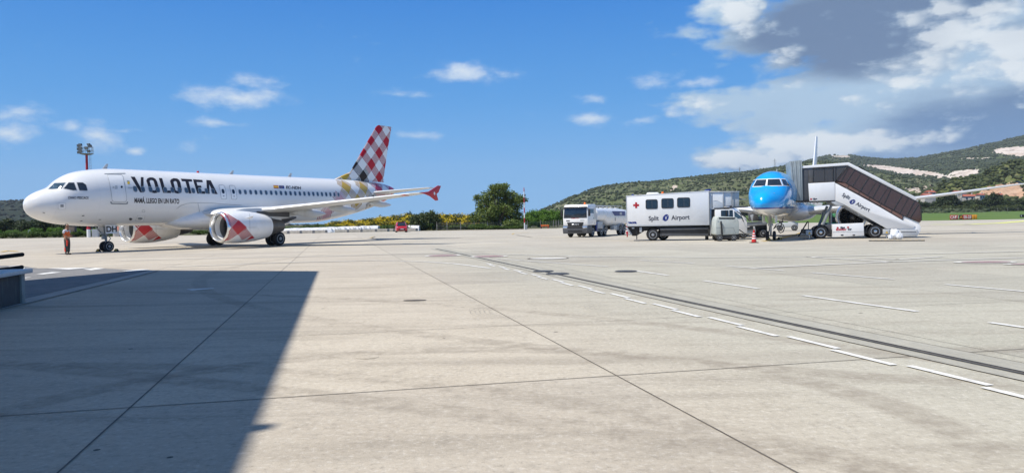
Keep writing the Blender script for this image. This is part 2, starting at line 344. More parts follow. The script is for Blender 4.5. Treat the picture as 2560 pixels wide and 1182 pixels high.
VX_, VY_ = 0.9742, 0.2255
_a, _b = G(400, 951), G(1490, 942); SLAB = (_a[0] * VX_ + _a[1] * VY_, _b[1] * VX_ - _b[0] * VY_)
TRACKS = [[(746, 930), (1000, 951), (1286, 986)], [(820, 990), (1150, 1030), (1599, 1089)], [(766, 793), (1050, 834), (1399, 873)], [(786, 743), (973, 753), (1150, 765)], [(1700, 900), (2000, 950), (2300, 1040)]]
def concrete_mat():
    m = bpy.data.materials.new('apron concrete'); m.use_nodes = True; t = NT(m.node_tree); m.node_tree.nodes.clear()
    co = t.n('ShaderNodeTexCoord').outputs['Object']; s = t.n('ShaderNodeSeparateXYZ', {0: co})
    x, y, z = s.outputs
    big = t.noise(co, 0.045, 4.0, 0.6); med = t.noise(co, 0.35, 6.0, 0.65); fine = t.noise(co, 4.0, 6.0, 0.7); grit = t.noise(co, 15.0, 6.0, 0.78)
    rot = t.n('ShaderNodeMapping', {0: co}); rot.inputs[2].default_value = (0, 0, R(8)); rot.inputs[3].default_value = (0.16, 1.1, 1)
    streak = t.noise(rot, 1.5, 6.0, 0.65, 0.4)
    side = t.sstep(t.m('ADD', t.m('ADD', x, t.m('MULTIPLY', y, 0.24)), t.m('MULTIPLY', t.m('SUBTRACT', big, .5), 6.0)), 1.0, 8.0)
    warm = t.mix(t.ramp(med, .3, .7), (.455, .398, .318), (.548, .488, .398))
    cool = t.mix(t.ramp(med, .3, .7), (.392, .374, .306), (.472, .454, .378))
    c = t.mix(side, warm, cool)
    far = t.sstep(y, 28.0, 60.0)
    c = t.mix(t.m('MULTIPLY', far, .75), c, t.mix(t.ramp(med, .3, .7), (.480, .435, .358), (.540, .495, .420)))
    c = t.mix(t.m('MULTIPLY', t.sstep(big, .45, .70), .50), c, (.36, .31, .245))
    c = t.mix(t.m('MULTIPLY', t.ramp(streak, .50, .70), .46), c, (.26, .225, .18))
    c = t.mix(t.m('MULTIPLY', t.ramp(fine, .52, .68), .34), c, (.25, .22, .18))
    c = t.mix(t.m('MULTIPLY', t.ramp(fine, .42, .25), .30), c, (.60, .56, .48))
    c = t.mix(t.m('MULTIPLY', t.ramp(grit, .54, .66), .46), c, (.20, .175, .145))
    c = t.mix(t.m('MULTIPLY', t.ramp(grit, .47, .36), .55), c, (.66, .62, .55))
    # sparse popped-out aggregate pits
    vo = t.n('ShaderNodeTexVoronoi', {'Vector': co, 'Scale': 1.3, 'Randomness': 1.0})
    pr = t.n('ShaderNodeSeparateXYZ', {0: vo.outputs['Color']}).outputs[0]
    pit = t.m('MULTIPLY', t.m('LESS_THAN', vo.outputs['Distance'], t.m('MULTIPLY', pr, 0.055)), t.m('GREATER_THAN', pr, .45))
    c = t.mix(t.m('MULTIPLY', pit, .85), c, (.05, .045, .04))
    # tyre scuff streak bands crossing the apron
    rot2 = t.n('ShaderNodeMapping', {0: co}); rot2.inputs[2].default_value = (0, 0, R(-20)); rot2.inputs[3].default_value = (0.05, 0.9, 1)
    sc = t.noise(rot2, 1.0, 5.0, 0.6, 0.6)
    c = t.mix(t.m('MULTIPLY', t.ramp(sc, .58, .70), .46), c, (.24, .205, .165))
    # slab to slab tone
    uu = t.m('ADD', t.m('MULTIPLY', x, VX_), t.m('MULTIPLY', y, VY_)); vv = t.m('SUBTRACT', t.m('MULTIPLY', y, VX_), t.m('MULTIPLY', x, VY_))
    cu = t.m('FLOOR', t.m('DIVIDE', t.m('SUBTRACT', uu, SLAB[0]), 4.98)); cv_ = t.m('FLOOR', t.m('DIVIDE', t.m('SUBTRACT', vv, SLAB[1]), 4.36))
    wn_ = t.n('ShaderNodeTexWhiteNoise', {'Vector': t.n('ShaderNodeCombineXYZ', {0: cu, 1: cv_, 2: 2.0})}, noise_dimensions='3D').outputs['Value']
    tone = t.m('ADD', .93, t.m('MULTIPLY', wn_, .12)); c = t.mix(1.0, c, t.n('ShaderNodeCombineXYZ', {0: tone, 1: tone, 2: t.m('SUBTRACT', tone, t.m('MULTIPLY', wn_, .02))}), 'MULTIPLY')
    # worn wheel tracks in wide arcs
    for P in TRACKS:
        (ax, ay), (bx_, by_), (cx_, cy_) = [G(*q) for q in P]
        d = 2 * (ax * (by_ - cy_) + bx_ * (cy_ - ay) + cx_ * (ay - by_)); A2, B2, C2_ = ax * ax + ay * ay, bx_ * bx_ + by_ * by_, cx_ * cx_ + cy_ * cy_
        ox = (A2 * (by_ - cy_) + B2 * (cy_ - ay) + C2_ * (ay - by_)) / d; oy = (A2 * (cx_ - bx_) + B2 * (ax - cx_) + C2_ * (bx_ - ax)) / d; rr = math.hypot(ax - ox, ay - oy)
        r_ = t.m('SQRT', t.m('ADD', t.m('POWER', t.m('ABSOLUTE', t.m('SUBTRACT', x, ox)), 2.0), t.m('POWER', t.m('ABSOLUTE', t.m('SUBTRACT', y, oy)), 2.0)))
        mk_ = t.ramp(t.m('ABSOLUTE', t.m('SUBTRACT', r_, rr)), .26, .16)
        c = t.mix(t.m('MULTIPLY', mk_, t.m('MULTIPLY', t.ramp(t.m('ADD', med, t.m('MULTIPLY', t.m('SUBTRACT', fine, .5), .8)), .36, .60), .50)), c, (.27, .23, .18))
    b = t.n('ShaderNodeBsdfPrincipled', {'Base Color': c, 'Roughness': .82, 'Specular IOR Level': .3})
    h = t.m('ADD', t.m('MULTIPLY', grit, 1.0), t.m('MULTIPLY', fine, 0.8))
    t.set(b.inputs['Normal'], t.n('ShaderNodeBump', {'Height': h, 'Strength': .6, 'Distance': .02}))
    t.n('ShaderNodeOutputMaterial', {0: b}); return m
M['apron'] = concrete_mat()
def groundmat(name, cols, scale=.2, bump=.5):
    m = bpy.data.materials.new(name); m.use_nodes = True; t = NT(m.node_tree); m.node_tree.nodes.clear()
    co = t.n('ShaderNodeTexCoord').outputs['Object']
    a = t.noise(co, scale, 6.0, .65); b_ = t.noise(co, scale * 7, 5.0, .65)
    c = t.mix(t.ramp(a, .35, .65), cols[0], cols[1]); c = t.mix(t.m('MULTIPLY', t.ramp(b_, .45, .7), .6), c, cols[2])
    b = t.n('ShaderNodeBsdfPrincipled', {'Base Color': c, 'Roughness': .9, 'Specular IOR Level': .2})
    t.set(b.inputs['Normal'], t.n('ShaderNodeBump', {'Height': b_, 'Strength': bump, 'Distance': .2}))
    t.n('ShaderNodeOutputMaterial', {0: b}); return m
M['soil'] = groundmat('rough ground', [(.10, .11, .05), (.16, .14, .08), (.07, .09, .04)], .03)
M['grass'] = groundmat('mown grass', [(.085, .15, .030), (.13, .19, .045), (.06, .11, .025)], .06)
M['asphalt'] = groundmat('worn asphalt', [(.20, .20, .20), (.26, .255, .25), (.15, .15, .155)], .5, .3)
M['asph2'] = groundmat('pale kerb concrete', [(.40, .38, .35), (.46, .44, .40), (.34, .32, .30)], .8, .3)
M['mark'] = mat('white road paint', (.76, .76, .73), .7, var=.06, scale=3, dirt=((.50, .47, .41), .95))
M['markold'] = mat('worn white road paint', (.66, .64, .58), .7, var=.08, scale=3, dirt=((.46, .42, .36), .9))
M['markred'] = mat('faded red road paint', (.30, .17, .17), .7, var=.15, scale=3, dirt=((.45, .42, .38), .5))
M['markyel'] = mat('yellow road paint', (.70, .45, .06), .7, var=.1, scale=2, dirt=((.45, .42, .36), .4))
M['markgrn'] = mat('pale yellow taxiway paint', (.80, .84, .16), .7, var=.1, scale=.5, dirt=((.55, .55, .36), .2))
M['joint'] = mat('dark joint sealant', (.125, .108, .088), .8, var=.3, scale=4)
M['drain'] = mat('dark cast iron drain', (.06, .062, .065), .6, var=.25, scale=12, bump=.3)

sheet('ground', [[(-6400, -300), (6400, -300), (6400, 6400), (-6400, 6400)]], M['soil'], -0.03)
AP = [(-400, -40), (420, -40), (420, 186), (122, 186), (99, 186), (60, 184), (14, 176), (9, 157), (-12, 153), (-38, 146), (-94, 141.5), (-400, 138)]
sheet('apron', [AP], M['apron'], 0.0)

# rising grass field beyond the apron on the right
b = MB(); ys = [186.3, 230, 300, 380, 470, 560]; zs = [0.0, .3, 1.0, 1.7, 2.4, 3.0]
xs = np.linspace(20, 620, 25)
for i in range(len(ys) - 1):
    for j in range(len(xs) - 1):
        b.quad((xs[j], ys[i], zs[i]), (xs[j + 1], ys[i], zs[i]), (xs[j + 1], ys[i + 1], zs[i + 1]), (xs[j], ys[i + 1], zs[i + 1]))
o = b.build('grass_field', M['grass']); o['kind'] = 'structure'

def strip(p, q, wd):
    p = np.array(p); q = np.array(q); d = (q - p) / np.linalg.norm(q - p); n = np.array([-d[1], d[0]]) * wd / 2
    return [tuple(p - n), tuple(q - n), tuple(q + n), tuple(p + n)]
def pline(pts, wd): return [strip(pts[i], pts[i + 1], wd) for i in range(len(pts) - 1)]
# concrete slab joints: two families of sealed joints
UX, UY = -0.2255, 0.9742                         # long direction
VX, VY = 0.9742, 0.2255
jl = []; jt = []
o1 = np.array([-2.45 - 1.23, 7.71 - .45]); o1 = np.array(G(400, 951))
for i in range(-9, 16):
    c = o1 + np.array([VX, VY]) * 4.98 * i
    a_, b_ = c + np.array([UX, UY]) * -12, c + np.array([UX, UY]) * 118
    jl += pline([a_, b_], .017 if i in (0, 1) else .010)
o2 = np.array(G(1490, 942))
for i in range(-2, 28):
    c = o2 + np.array([UX, UY]) * 4.36 * i
    jt += pline([c - np.array([VX, VY]) * 45, c + np.array([VX, VY]) * 75], .017 if i in (0,) else (.011 if i == 1 else .008))
sheet('slab_joint', jl, M['joint'], .004); sheet('slab_joint', jt, M['joint'], .0052)
# slot drain with its own concrete strip and side joints
D0, D1 = np.array(G(1090, 622)), np.array(G(2560, 935)); dd = (D1 - D0) / np.linalg.norm(D1 - D0); dn = np.array([-dd[1], dd[0]])
D1 = D1 + dd * 6
sheet('drain_strip', [strip(D0 + dn * .10, D1 + dn * .10, .84)], groundmat('drain strip concrete', [(.365, .352, .298), (.425, .41, .35), (.32, .305, .26)], .6, .3), .006)
sheet('drain_joint', [strip(D0 + dn * .52, D1 + dn * .52, .016), strip(D0 - dn * .32, D1 - dn * .32, .014)], M['joint'], .009)
b = MB()
for s_ in (-1, 1): b.prism([(*(D0 + dn * (s_ * .045 - .012)), .007), (*(D1 + dn * (s_ * .045 - .012)), .007), (*(D1 + dn * (s_ * .045 + .012)), .007), (*(D0 + dn * (s_ * .045 + .012)), .007)], (0, 0, .012))
dr = empty('drain_channel', (0, 0, 0), label='long dark slot drain running across the pale apron', cat='drain')
b.build('edge_rail', M['drain'], dr)
b2 = MB().prism([(*(D0 - dn * .034), .007), (*(D1 - dn * .034), .007), (*(D1 + dn * .034), .007), (*(D0 + dn * .034), .007)], (0, 0, .004)); b2.build('grating', M['joint'], dr)

# painted markings
mk = []
sdir = np.array([-0.2386, 0.9711]); s0 = np.array([3.35, 13.46]); sn = np.array([.9711, .2386])
for i in range(-6, 9):
    a_ = s0 + sdir * (2.34 * i - 1.28); mk.append(strip(a_, a_ + sdir * 1.10, .10))
    a2 = s0 + sdir * (2.34 * i - 2.43) - sn * .125; mk.append(strip(a2, a2 + sdir * 1.10, .10))
cv = [G(*q) for q in [(1225, 671), (1180, 665), (1130, 659), (1060, 654.5), (1000, 652.5), (940, 652)]]
mk += pline(cv, .16)
lane = [((1814, 665), (1960, 677)), ((2027, 682), (2235, 699)), ((2007, 739.4), (2293, 779.4)), ((1760, 702.5), (1897, 722)), ((2364, 711.7), (2660, 738)),
        ((2474, 807), (2620, 828)), ((1600, 651), (1735, 659)), ((1240, 647), (1520, 667)), ((1585, 677), (1670, 689)), ((1420, 641.5), (1500, 644))]
mk += [strip(G(*p), G(*q), .13) for p, q in lane]
sheet('apron_marking', mk, mat('scuffed white paint', (.74, .73, .69), .7, var=.12, scale=2, dirt=((.46, .43, .37), .95)), .0125)
ln = []
for L in [[(850, 640), (1000, 634.5), (1200, 634.5), (1430, 641), (1760, 644), (2020, 643), (2560, 628.5)], [(2020, 643), (2227, 655)], [(1895, 670), (2227, 655), (2560, 645)],
          [(2166, 645.5), (2244, 649.5), (2356, 642)], [(300, 652), (600, 644), (850, 640)], [(420, 668), (700, 657), (940, 651.5)]]:
    ln += pline([G(*q) for q in L], .24)
sheet('stand_line', ln, M['markold'], .0165)
def disc(px, py, rx, fx=1.0, fy=1.0, n=28):
    c = G(px, py); return [(c[0] + rx * fx * math.cos(2 * math.pi * k / n), c[1] + rx * fy * math.sin(2 * math.pi * k / n)) for k in range(n)]
def arcband(c, r0, r1, a0, a1, n=12):
    P = []
    for k in range(n):
        t0 = a0 + (a1 - a0) * k / n; t1 = a0 + (a1 - a0) * (k + 1) / n
        P.append([(c[0] + r * math.cos(t), c[1] + r * math.sin(t)) for r, t in ((r0, t0), (r1, t0), (r1, t1), (r0, t1))])
    return P
# round stand numbers
sheet('stand_number_disc', [disc(1370, 646, .95)], M['joint'], .0105)
sheet('stand_number_disc', [disc(1371, 646, .84, 1, .8)], M['markold'], .0145)
sheet('stand_number_disc', [disc(1107, 639.5, .95), disc(1222, 641.5, .95), disc(2462, 656, 1.05, 1.0, .62), disc(2570, 661, .8, 1.0, .5)], M['markold'], .0205)
sheet('stand_number_disc', [disc(1107, 639.5, .74), disc(1222, 641.5, .74), disc(2465, 656, .84, 1.0, .5), disc(2575, 661, .62, 1.0, .4)], M['markred'], .0245)
def ground_text(s, px, py, size, m, z, rz=0.0):
    me = text_mesh(s, size, .012); o = link('stand_number', me, m); c = G(px, py); o.location = (c[0], c[1], z); o.rotation_euler = (0, 0, rz); o['kind'] = 'structure'
# yellow lead-in line under the regional jet, hydrant box lines, taxi line on the right
yl = pline([G(*q) for q in [(1905, 603.5), (1935, 601), (1960, 594.5), (1990, 586.5), (2010, 580), (2025, 574)]], .28)
yl += pline([G(*q) for q in [(940, 598), (925, 594.5), (935, 591), (980, 588), (1060, 586)]], .06)
yl += pline([G(*q) for q in [(1280, 586), (1285, 583.5), (1320, 581), (1400, 579)]], .16)
yl += pline([G(*q) for q in [(5, 630), (20, 627.5), (45, 629)]], .3)
sheet('lead_in_line', yl, M['markyel'], .0285)
gl = pline([G(*q) for q in [(2330, 561.5), (2420, 561.5), (2500, 558), (2560, 553), (2640, 546)]], 1.5) + pline([G(*q) for q in [(2290, 551.0), (2400, 549.6), (2500, 548)]], 1.2)
sheet('taxi_line', gl, M['markgrn'], .0325)
dk = pline([G(*q) for q in [(2295, 579.7), (2560, 575.8), (2700, 573.7)]], .45)
dk += pline([G(*q) for q in [(1290, 588), (1330, 594), (1430, 597), (1560, 598.5), (1700, 600)]], .12) + pline([G(*q) for q in [(2310, 604), (2560, 603.4)]], .10)
dk += pline([G(*q) for q in [(945, 599.5), (929, 595), (938, 592), (985, 589)]], .09)
sheet('tar_line', dk, M['joint'], .0365)
sheet('patch', [disc(1037, 751, .26, 1.0, .55)], mat('oil stained concrete', (.10, .085, .07), .8, var=.4, scale=5), .0105)
sheet('paint_remnant', [[G(*q) for q in ((465, 723.5), (535, 720.5), (534, 722), (480, 726.5))]], M['mark'], .0105)
# curved tyre scuffs
sc_ = []
for k_ in range(5):
    c = G(1395, 775); sc_ += arcband(c, 1.35 + .09 * k_, 1.356 + .09 * k_, R(150), R(250), 18)
for k_ in range(4):
    c = G(1600, 768); sc_ += arcband(c, .82 + .09 * k_, .826 + .09 * k_, R(140), R(230), 14)
sheet('tyre_scuff', sc_, mat('rubber scuff', (.29, .26, .22), .8, var=.2), .0405)
# asphalt service road on the left
sheet('service_road', [[G(*q) for q in ((-260, 668), (45, 663.5), (95, 671), (225, 669.5), (378, 677), (62, 748), (-260, 822))]], M['asphalt'], .0085)
sheet('road_edge', [[G(*q) for q in ((372, 676.2), (395, 678.0), (64, 759), (-200, 824), (-200, 806), (62, 746))]], M['asph2'], .0135)
sheet('road_edge', pline([G(*q) for q in ((394, 678.3), (230, 719), (64, 760))], .04) + pline([G(*q) for q in ((371, 676.6), (230, 709), (62, 747))], .05), M['joint'], .0175)
sheet('road_marking', [[G(*q) for q in P] for P in [((20, 667), (50, 663.6), (62, 670), (60, 673.5)), ((90, 686), (130, 681), (155, 681.5), (108, 687)), ((208, 674), (240, 670.5), (262, 672), (228, 676.5)), ((305, 679), (352, 674.0), (378, 675.6), (322, 680)),
                           ((60, 695), (80, 694), (64, 696.5)), ((118, 671.5), (172, 674.6), (225, 670.2), (215, 669.8))]], M['mark'], .0215)

# manhole covers on the apron
def manhole(px, py, r, label, grp='iron manhole covers on the apron'):
    c = G(px, py); o = empty('manhole_cover', (c[0], c[1], 0.006), label=label, cat='manhole cover', group=grp)
    MB().lathe([(0.0, r * 1.0), (.012, r), (.014, r * .985)], axis='z', n=40).build('frame_ring', M['dgrey'], o)
    b = MB().lathe([(.013, r * .93), (.022, r * .92), (.023, r * .9)], axis='z', n=40)
    for i in range(-4, 5):
        h = math.sqrt(max(0, .75 * r * r - (i * r / 5.2) ** 2)); b.box(i * r / 5.2 - .012, i * r / 5.2 + .012, -h, h, .022, .028)
    b.build('lid', M['drain'], o)
manhole(1358, 679, .36, 'black round manhole cover behind the slot drain, left of the pair')
manhole(1394, 685.3, .38, 'black round manhole cover lying on the slot drain line, nearest of the three black covers')
manhole(1565, 679, .37, 'black round manhole cover standing alone inside a pale outlined square')
o = MB().lathe([(.003, .15), (.0045, .15), (.005, .13)], o=(*G(918, 892), 0), axis='z', n=24).build('utility_cover', M['apron'])
setp(o, 'small pale round cover set flush in the sunlit concrete', 'utility cover')
sheet('slab_joint', pline([G(*q) for q in [(1510, 679), (1560, 684), (1665, 681.5), (1620, 676.5)]], .012), M['joint'], .0088)

# ================================================================ terminal canopy (left, out of frame, throws the big shadow)
HC = 13.0; sh = (HC + .7) / math.tan(SUN_EL); ofx, ofy = -SHX * sh, -SHY * sh
S1, S2, S3, S4 = G(797, 677.5), G(598, 1182), G(372, 675.5), G(62, 703)
ext = (S2[0] + (S2[0] - S1[0]) * .45, S2[1] + (S2[1] - S1[1]) * .45)
RP = [S1, S3, S4, (S4[0] - 12, S4[1] - 6), (S4[0] - 14, -12), (ext[0] - 1, -12), ext]
term = empty('terminal_building', (-30, 5, 0), label='terminal building with a deep flat canopy beside the apron', cat='building')
def loc(o, parent): o.matrix_parent_inverse = Matrix.Translation(parent.location).inverted(); return o
b = MB().prism([(x + ofx, y + ofy, HC) for x, y in RP], (0, 0, .7)); loc(b.build('canopy_roof', M['lgrey'], term), term)
for (x, y) in ((-33, 24), (-33, 12), (-33, 0)):
    loc(MB().tube([(x, y, -.02), (x, y, HC)], .35, 16).build('column', M['lgrey'], term), term)
b = MB().box(-60, -37, -20, 22, -.02, HC - .01); loc(b.build('wall', M['render'], term), term)
for i in range(6):
    b = MB().box(-37.02, -36.9, -18 + 6.5 * i, -13 + 6.5 * i, .6, 4.2); loc(b.build('window', M['glass'], term), term)
q = np.array(G(700, 1060)); q0 = np.array(G(640, 1065))
b = MB(); b.tube([(q0[0] + ofx - .4, q0[1] + ofy, HC + .3), (q[0] + ofx, q[1] + ofy, HC + .3)], .05, 8); b.box(q[0] + ofx - .12, q[0] + ofx + .12, q[1] + ofy - .1, q[1] + ofy + .1, HC + .15, HC + .42)
loc(b.build('floodlight', M['dgrey'], term), term)

# low wall end and black rails at the left edge
Wc = np.array(G(62, 757)); wd_ = np.array(G(0, 773.5)) - Wc; wd_ /= np.linalg.norm(wd_)
ba = empty('low_wall', (Wc[0], Wc[1], 0), math.atan2(wd_[1], wd_[0]), 'low dark stone clad wall with a pale slab cap', 'wall')
MB().box(.21, 5.0, -.36, -.02, -.02, .70).build('wall_face', M['bstone'], ba, bevel=.01)
MB().box(0.0, .21, -.40, .02, -.02, .70).build('end_pier', M['concrete'], ba, bevel=.01)
MB().box(-.10, 5.0, -.50, .16, .705, .80).build('cap', M['lgrey'], ba, bevel=.015)
def rails():
    r_ = empty('black_rail', (0, 0, 0), label='black tubular rail bars reaching in from the left above the low wall', cat='railing')
    for (p, q_) in (((56, 636), (-60, 650)), ((55, 667.5), (-60, 683))):
        a_ = at(p[0], p[1], 19.6); c_ = at(q_[0], q_[1], 17.6)
        MB().tube([a_, c_], .052, 12).build('rail', M['matte'], r_)
    x0, y0, z0 = at(-62, 650, 17.55); MB().tube([(x0, y0, 0), (x0, y0, z0 + .05)], .05, 12).build('post', M['black'], r_)
rails()

# ================================================================ flat shapes / lettering
def curve_flat(cu):
    o = bpy.data.objects.new("tmp", cu); COL.objects.link(o)
    bpy.context.view_layer.update(); dg = bpy.context.evaluated_depsgraph_get()
    me = bpy.data.meshes.new_from_object(o.evaluated_get(dg), depsgraph=dg)
    bpy.data.objects.remove(o); bpy.data.curves.remove(cu); return me
def text_mesh(s, size, bold=0.0, xs=1.0, align='CENTER', spacing=1.0):
    cu = bpy.data.curves.new("t", 'FONT'); cu.body = s; cu.size = size; cu.offset = bold; cu.align_x = align; cu.space_character = spacing
    cu.resolution_u = 4
    me = curve_flat(cu)
    if xs != 1.0: me.transform(Matrix.Diagonal((xs, 1, 1, 1)))
    return me
def loops_mesh(loops):
    cu = bpy.data.curves.new("s", 'CURVE'); cu.dimensions = '2D'; cu.fill_mode = 'BOTH'
    for L in loops:
        sp = cu.splines.new('POLY'); sp.points.add(len(L) - 1); sp.use_cyclic_u = True
        for i, p in enumerate(L): sp.points[i].co = (p[0], p[1], 0, 1)
    return curve_flat(cu)
def poly_mesh(polys):                     # independent filled convex-ish polygons
    me = bpy.data.meshes.new("p"); V = []; F = []
    for P in polys:
        F.append(tuple(range(len(V), len(V) + len(P)))); V += [(p[0], p[1], 0) for p in P]
    me.from_pydata(V, [], F); return me
def rrect(x0, y0, x1, y1, r, n=4):
    P = []
    for cx, cy, a0 in ((x1 - r, y1 - r, 0), (x0 + r, y1 - r, 90), (x0 + r, y0 + r, 180), (x1 - r, y0 + r, 270)):
        for k in range(n + 1):
            t = R(a0 + 90 * k / n); P.append((cx + r * math.cos(t), cy + r * math.sin(t)))
    return P
def ell(cx, cy, rx, ry, n=16): return [(cx + rx * math.cos(2 * math.pi * k / n), cy + ry * math.sin(2 * math.pi * k / n)) for k in range(n)]
def inset(L, d):
    c = np.mean(np.array(L), 0); out = []
    for p in L:
        v = np.array(p) - c; l = np.linalg.norm(v); out.append(tuple(c + v * max(0, (l - d) / l)))
    return out
def slice_mesh(me, step):
    bm = bmesh.new(); bm.from_mesh(me)
    xs = [v.co.x for v in bm.verts]; ys = [v.co.y for v in bm.verts]
    if not xs: return me
    for ax, lo, hi in ((0, min(xs), max(xs)), (1, min(ys), max(ys))):
        k = math.floor(lo / step) + 1
        while k * step < hi:
            co = (k * step, 0, 0) if ax == 0 else (0, k * step, 0); no = (1, 0, 0) if ax == 0 else (0, 1, 0)
            bmesh.ops.bisect_plane(bm, geom=bm.verts[:] + bm.edges[:] + bm.faces[:], plane_co=co, plane_no=no, dist=1e-6); k += 1
    bmesh.ops.triangulate(bm, faces=bm.faces[:])
    bm.to_mesh(me); bm.free(); return me
def remap(me, fn):                        # fn: (n,2) -> (n,3)
    n = len(me.vertices); a = np.zeros(n * 3, np.float32); me.vertices.foreach_get('co', a); a = a.reshape(-1, 3).astype(float)
    me.vertices.foreach_set('co', np.asarray(fn(a[:, :2]), np.float32).ravel()); me.update(); finish(me, 60); return me
def join_meshes(name, mes):
    bm = bmesh.new()
    for m_ in mes: bm.from_mesh(m_); bpy.data.meshes.remove(m_)
    me = bpy.data.meshes.new(name); bm.to_mesh(me); bm.free(); return me

# ================================================================ smooth bodies
def spline(xs, ys):
    xs = np.array(xs, float); ys = np.array(ys, float); h = np.diff(xs); d = np.diff(ys) / h
    m = np.zeros(len(xs)); m[0], m[-1] = d[0], d[-1]
    for i in range(1, len(xs) - 1):
        m[i] = 0 if d[i - 1] * d[i] <= 0 else (h[i - 1] + h[i]) * 3 / ((2 * h[i] + h[i - 1]) / d[i - 1] + (h[i] + 2 * h[i - 1]) / d[i])
    def f(x):
        x = np.clip(np.asarray(x, float), xs[0], xs[-1]); i = np.clip(np.searchsorted(xs, x, side='right') - 1, 0, len(xs) - 2)
        t = (x - xs[i]) / h[i]
        return (1 + 2 * t) * (1 - t) ** 2 * ys[i] + t * (1 - t) ** 2 * h[i] * m[i] + t * t * (3 - 2 * t) * ys[i + 1] + t * t * (t - 1) * h[i] * m[i + 1]
    return f
class Body:                               # fuselage: stations (x, top, bottom, halfwidth)
    def __init__(s, st):
        a = np.array(st); s.x0, s.x1 = a[0, 0], a[-1, 0]
        s.top = spline(a[:, 0], a[:, 1]); s.bot = spline(a[:, 0], a[:, 2]); s.hw = spline(a[:, 0], a[:, 3])
    def F(s, p):
        x, y, z = p[..., 0], p[..., 1], p[..., 2]; t, b, h = s.top(x), s.bot(x), s.hw(x)
        f = (y / h) ** 2 + ((z - (t + b) / 2) / ((t - b) / 2)) ** 2 - 1
        return np.where((x < s.x0) | (x > s.x1), np.maximum(f, .5), f)
    def side(s, x, z, sg=-1):
        t, b = s.top(x), s.bot(x); q = np.clip(1 - ((z - (t + b) / 2) / ((t - b) / 2)) ** 2, 0.0, 1); return sg * s.hw(x) * np.sqrt(q)
    def mb(s, n=64, m=110):
        t = np.linspace(0, 1, m); X = s.x0 + (s.x1 - s.x0) * (t ** 1.7 * .55 + t * .45); b = MB(); rings = []
        for x in X:
            T, B, h = float(s.top(x)), float(s.bot(x)), float(s.hw(x))
            rings.append([(x, h * math.sin(2 * math.pi * k / n), (T + B) / 2 + (T - B) / 2 * math.cos(2 * math.pi * k / n)) for k in range(n)])
        return b.loft(rings)
class Nac:                                # body of revolution along x at (yc, zc)
    def __init__(s, prof, yc, zc):
        a = np.array(prof); s.x0, s.x1 = a[0, 0], a[-1, 0]; s.r = spline(a[:, 0], a[:, 1]); s.yc, s.zc = yc, zc
    def F(s, p):
        f = ((p[..., 1] - s.yc) ** 2 + (p[..., 2] - s.zc) ** 2) / s.r(p[..., 0]) ** 2 - 1
        return np.where((p[..., 0] < s.x0) | (p[..., 0] > s.x1), np.maximum(f, .5), f)
def to_local(P, loc_, rz):
    c, s_ = math.cos(rz), math.sin(rz); q = np.asarray(P, float) - np.array(loc_); return np.stack([q[..., 0] * c + q[..., 1] * s_, -q[..., 0] * s_ + q[..., 1] * c, q[..., 2]], -1)
def cast(body, loc_, rz, t0=35.0, t1=100.0, off=.008):
    """maps photo pixels onto the near surface of a body placed in the scene"""
    o = to_local(np.array([0, 0, CAMH]), loc_, rz)
    def fn(px):
        D = np.array([ray(a, b_) for a, b_ in px]); D = to_local(D, (0, 0, 0), rz)
        T = np.arange(t0, t1, .05); best = np.zeros(len(D))
        for i in range(len(D)):
            f = body.F(o + D[i] * T[:, None]); ins = np.nonzero(f < 0)[0]
            best[i] = T[ins[0]] if len(ins) else T[np.argmin(f)]
        lo = best - .05; hi = best.copy()
        for _ in range(14):
            mid = (lo + hi) / 2; f = body.F(o + D * mid[:, None]); hi = np.where(f < 0, mid, hi); lo = np.where(f < 0, lo, mid)
        P = o + D * hi[:, None]; e = 1e-3; g = np.stack([body.F(P + np.eye(3)[k] * e) - body.F(P - np.eye(3)[k] * e) for k in range(3)], -1)
        return P + g / np.linalg.norm(g, axis=1)[:, None] * off
    return fn
def onside(body, off=.008, sg=-1):
    def fn(a):
        x, z = a[:, 0], a[:, 1]; y = body.side(x, z, sg); P = np.stack([x, y, z], -1); e = 1e-3
        g = np.stack([body.F(P + np.eye(3)[k] * e) - body.F(P - np.eye(3)[k] * e) for k in range(3)], -1); return P + g / (np.linalg.norm(g, axis=1)[:, None] + 1e-9) * off
    return fn
def foil(n=14):                           # upper then lower, chord 0..1
    xs = [(1 - math.cos(math.pi * k / n)) / 2 for k in range(n + 1)]
    th = lambda x: 5 * (.2969 * math.sqrt(x) - .126 * x - .3516 * x * x + .2843 * x ** 3 - .1036 * x ** 4)
    up = [(x, th(x) + .015 * math.sin(math.pi * x)) for x in xs]; dn = [(x, -th(x) * .85 + .015 * math.sin(math.pi * x)) for x in xs]
    return up[::-1] + dn[1:-1]
FOIL = foil()
def wing_mb(secs, vertical=False):        # secs: (span pos, x LE, chord, z or y, thickness ratio)
    rings = []
    for (sp, xl, ch, z, tr) in secs:
        rings.append([((xl + ch * a, sp, z + ch * tr * b_) if not vertical else (xl + ch * a, z + ch * tr * b_, sp)) for a, b_ in FOIL])
    return MB().loft(rings)
def wheel(parent, x, y, z, r, wd, axis='y', side=-1, name='wheel', rimm=None):
    b = MB().lathe([(y - wd / 2, r * .62), (y - wd / 2 + .01, r * .86), (y - wd * .36, r * .97), (y - wd * .15, r), (y + wd * .15, r), (y + wd * .36, r * .97), (y + wd / 2 - .01, r * .86), (y + wd / 2, r * .62)], o=(x, 0, z), axis='y', n=32)
    t = b.build(name, M['rubber'], parent)
    ys = y + side * (wd / 2)
    h = MB().lathe([(ys - side * .06, r * .63), (ys + side * .004, r * .63), (ys + side * .004, r * .55), (ys - side * .05, r * .5), (ys - side * .05, r * .26), (ys + side * .03, r * .22), (ys + side * .04, .01)], o=(x, 0, z), axis='y', n=28)
    h.build('rim', rimm or M['alu'], t)
    return t
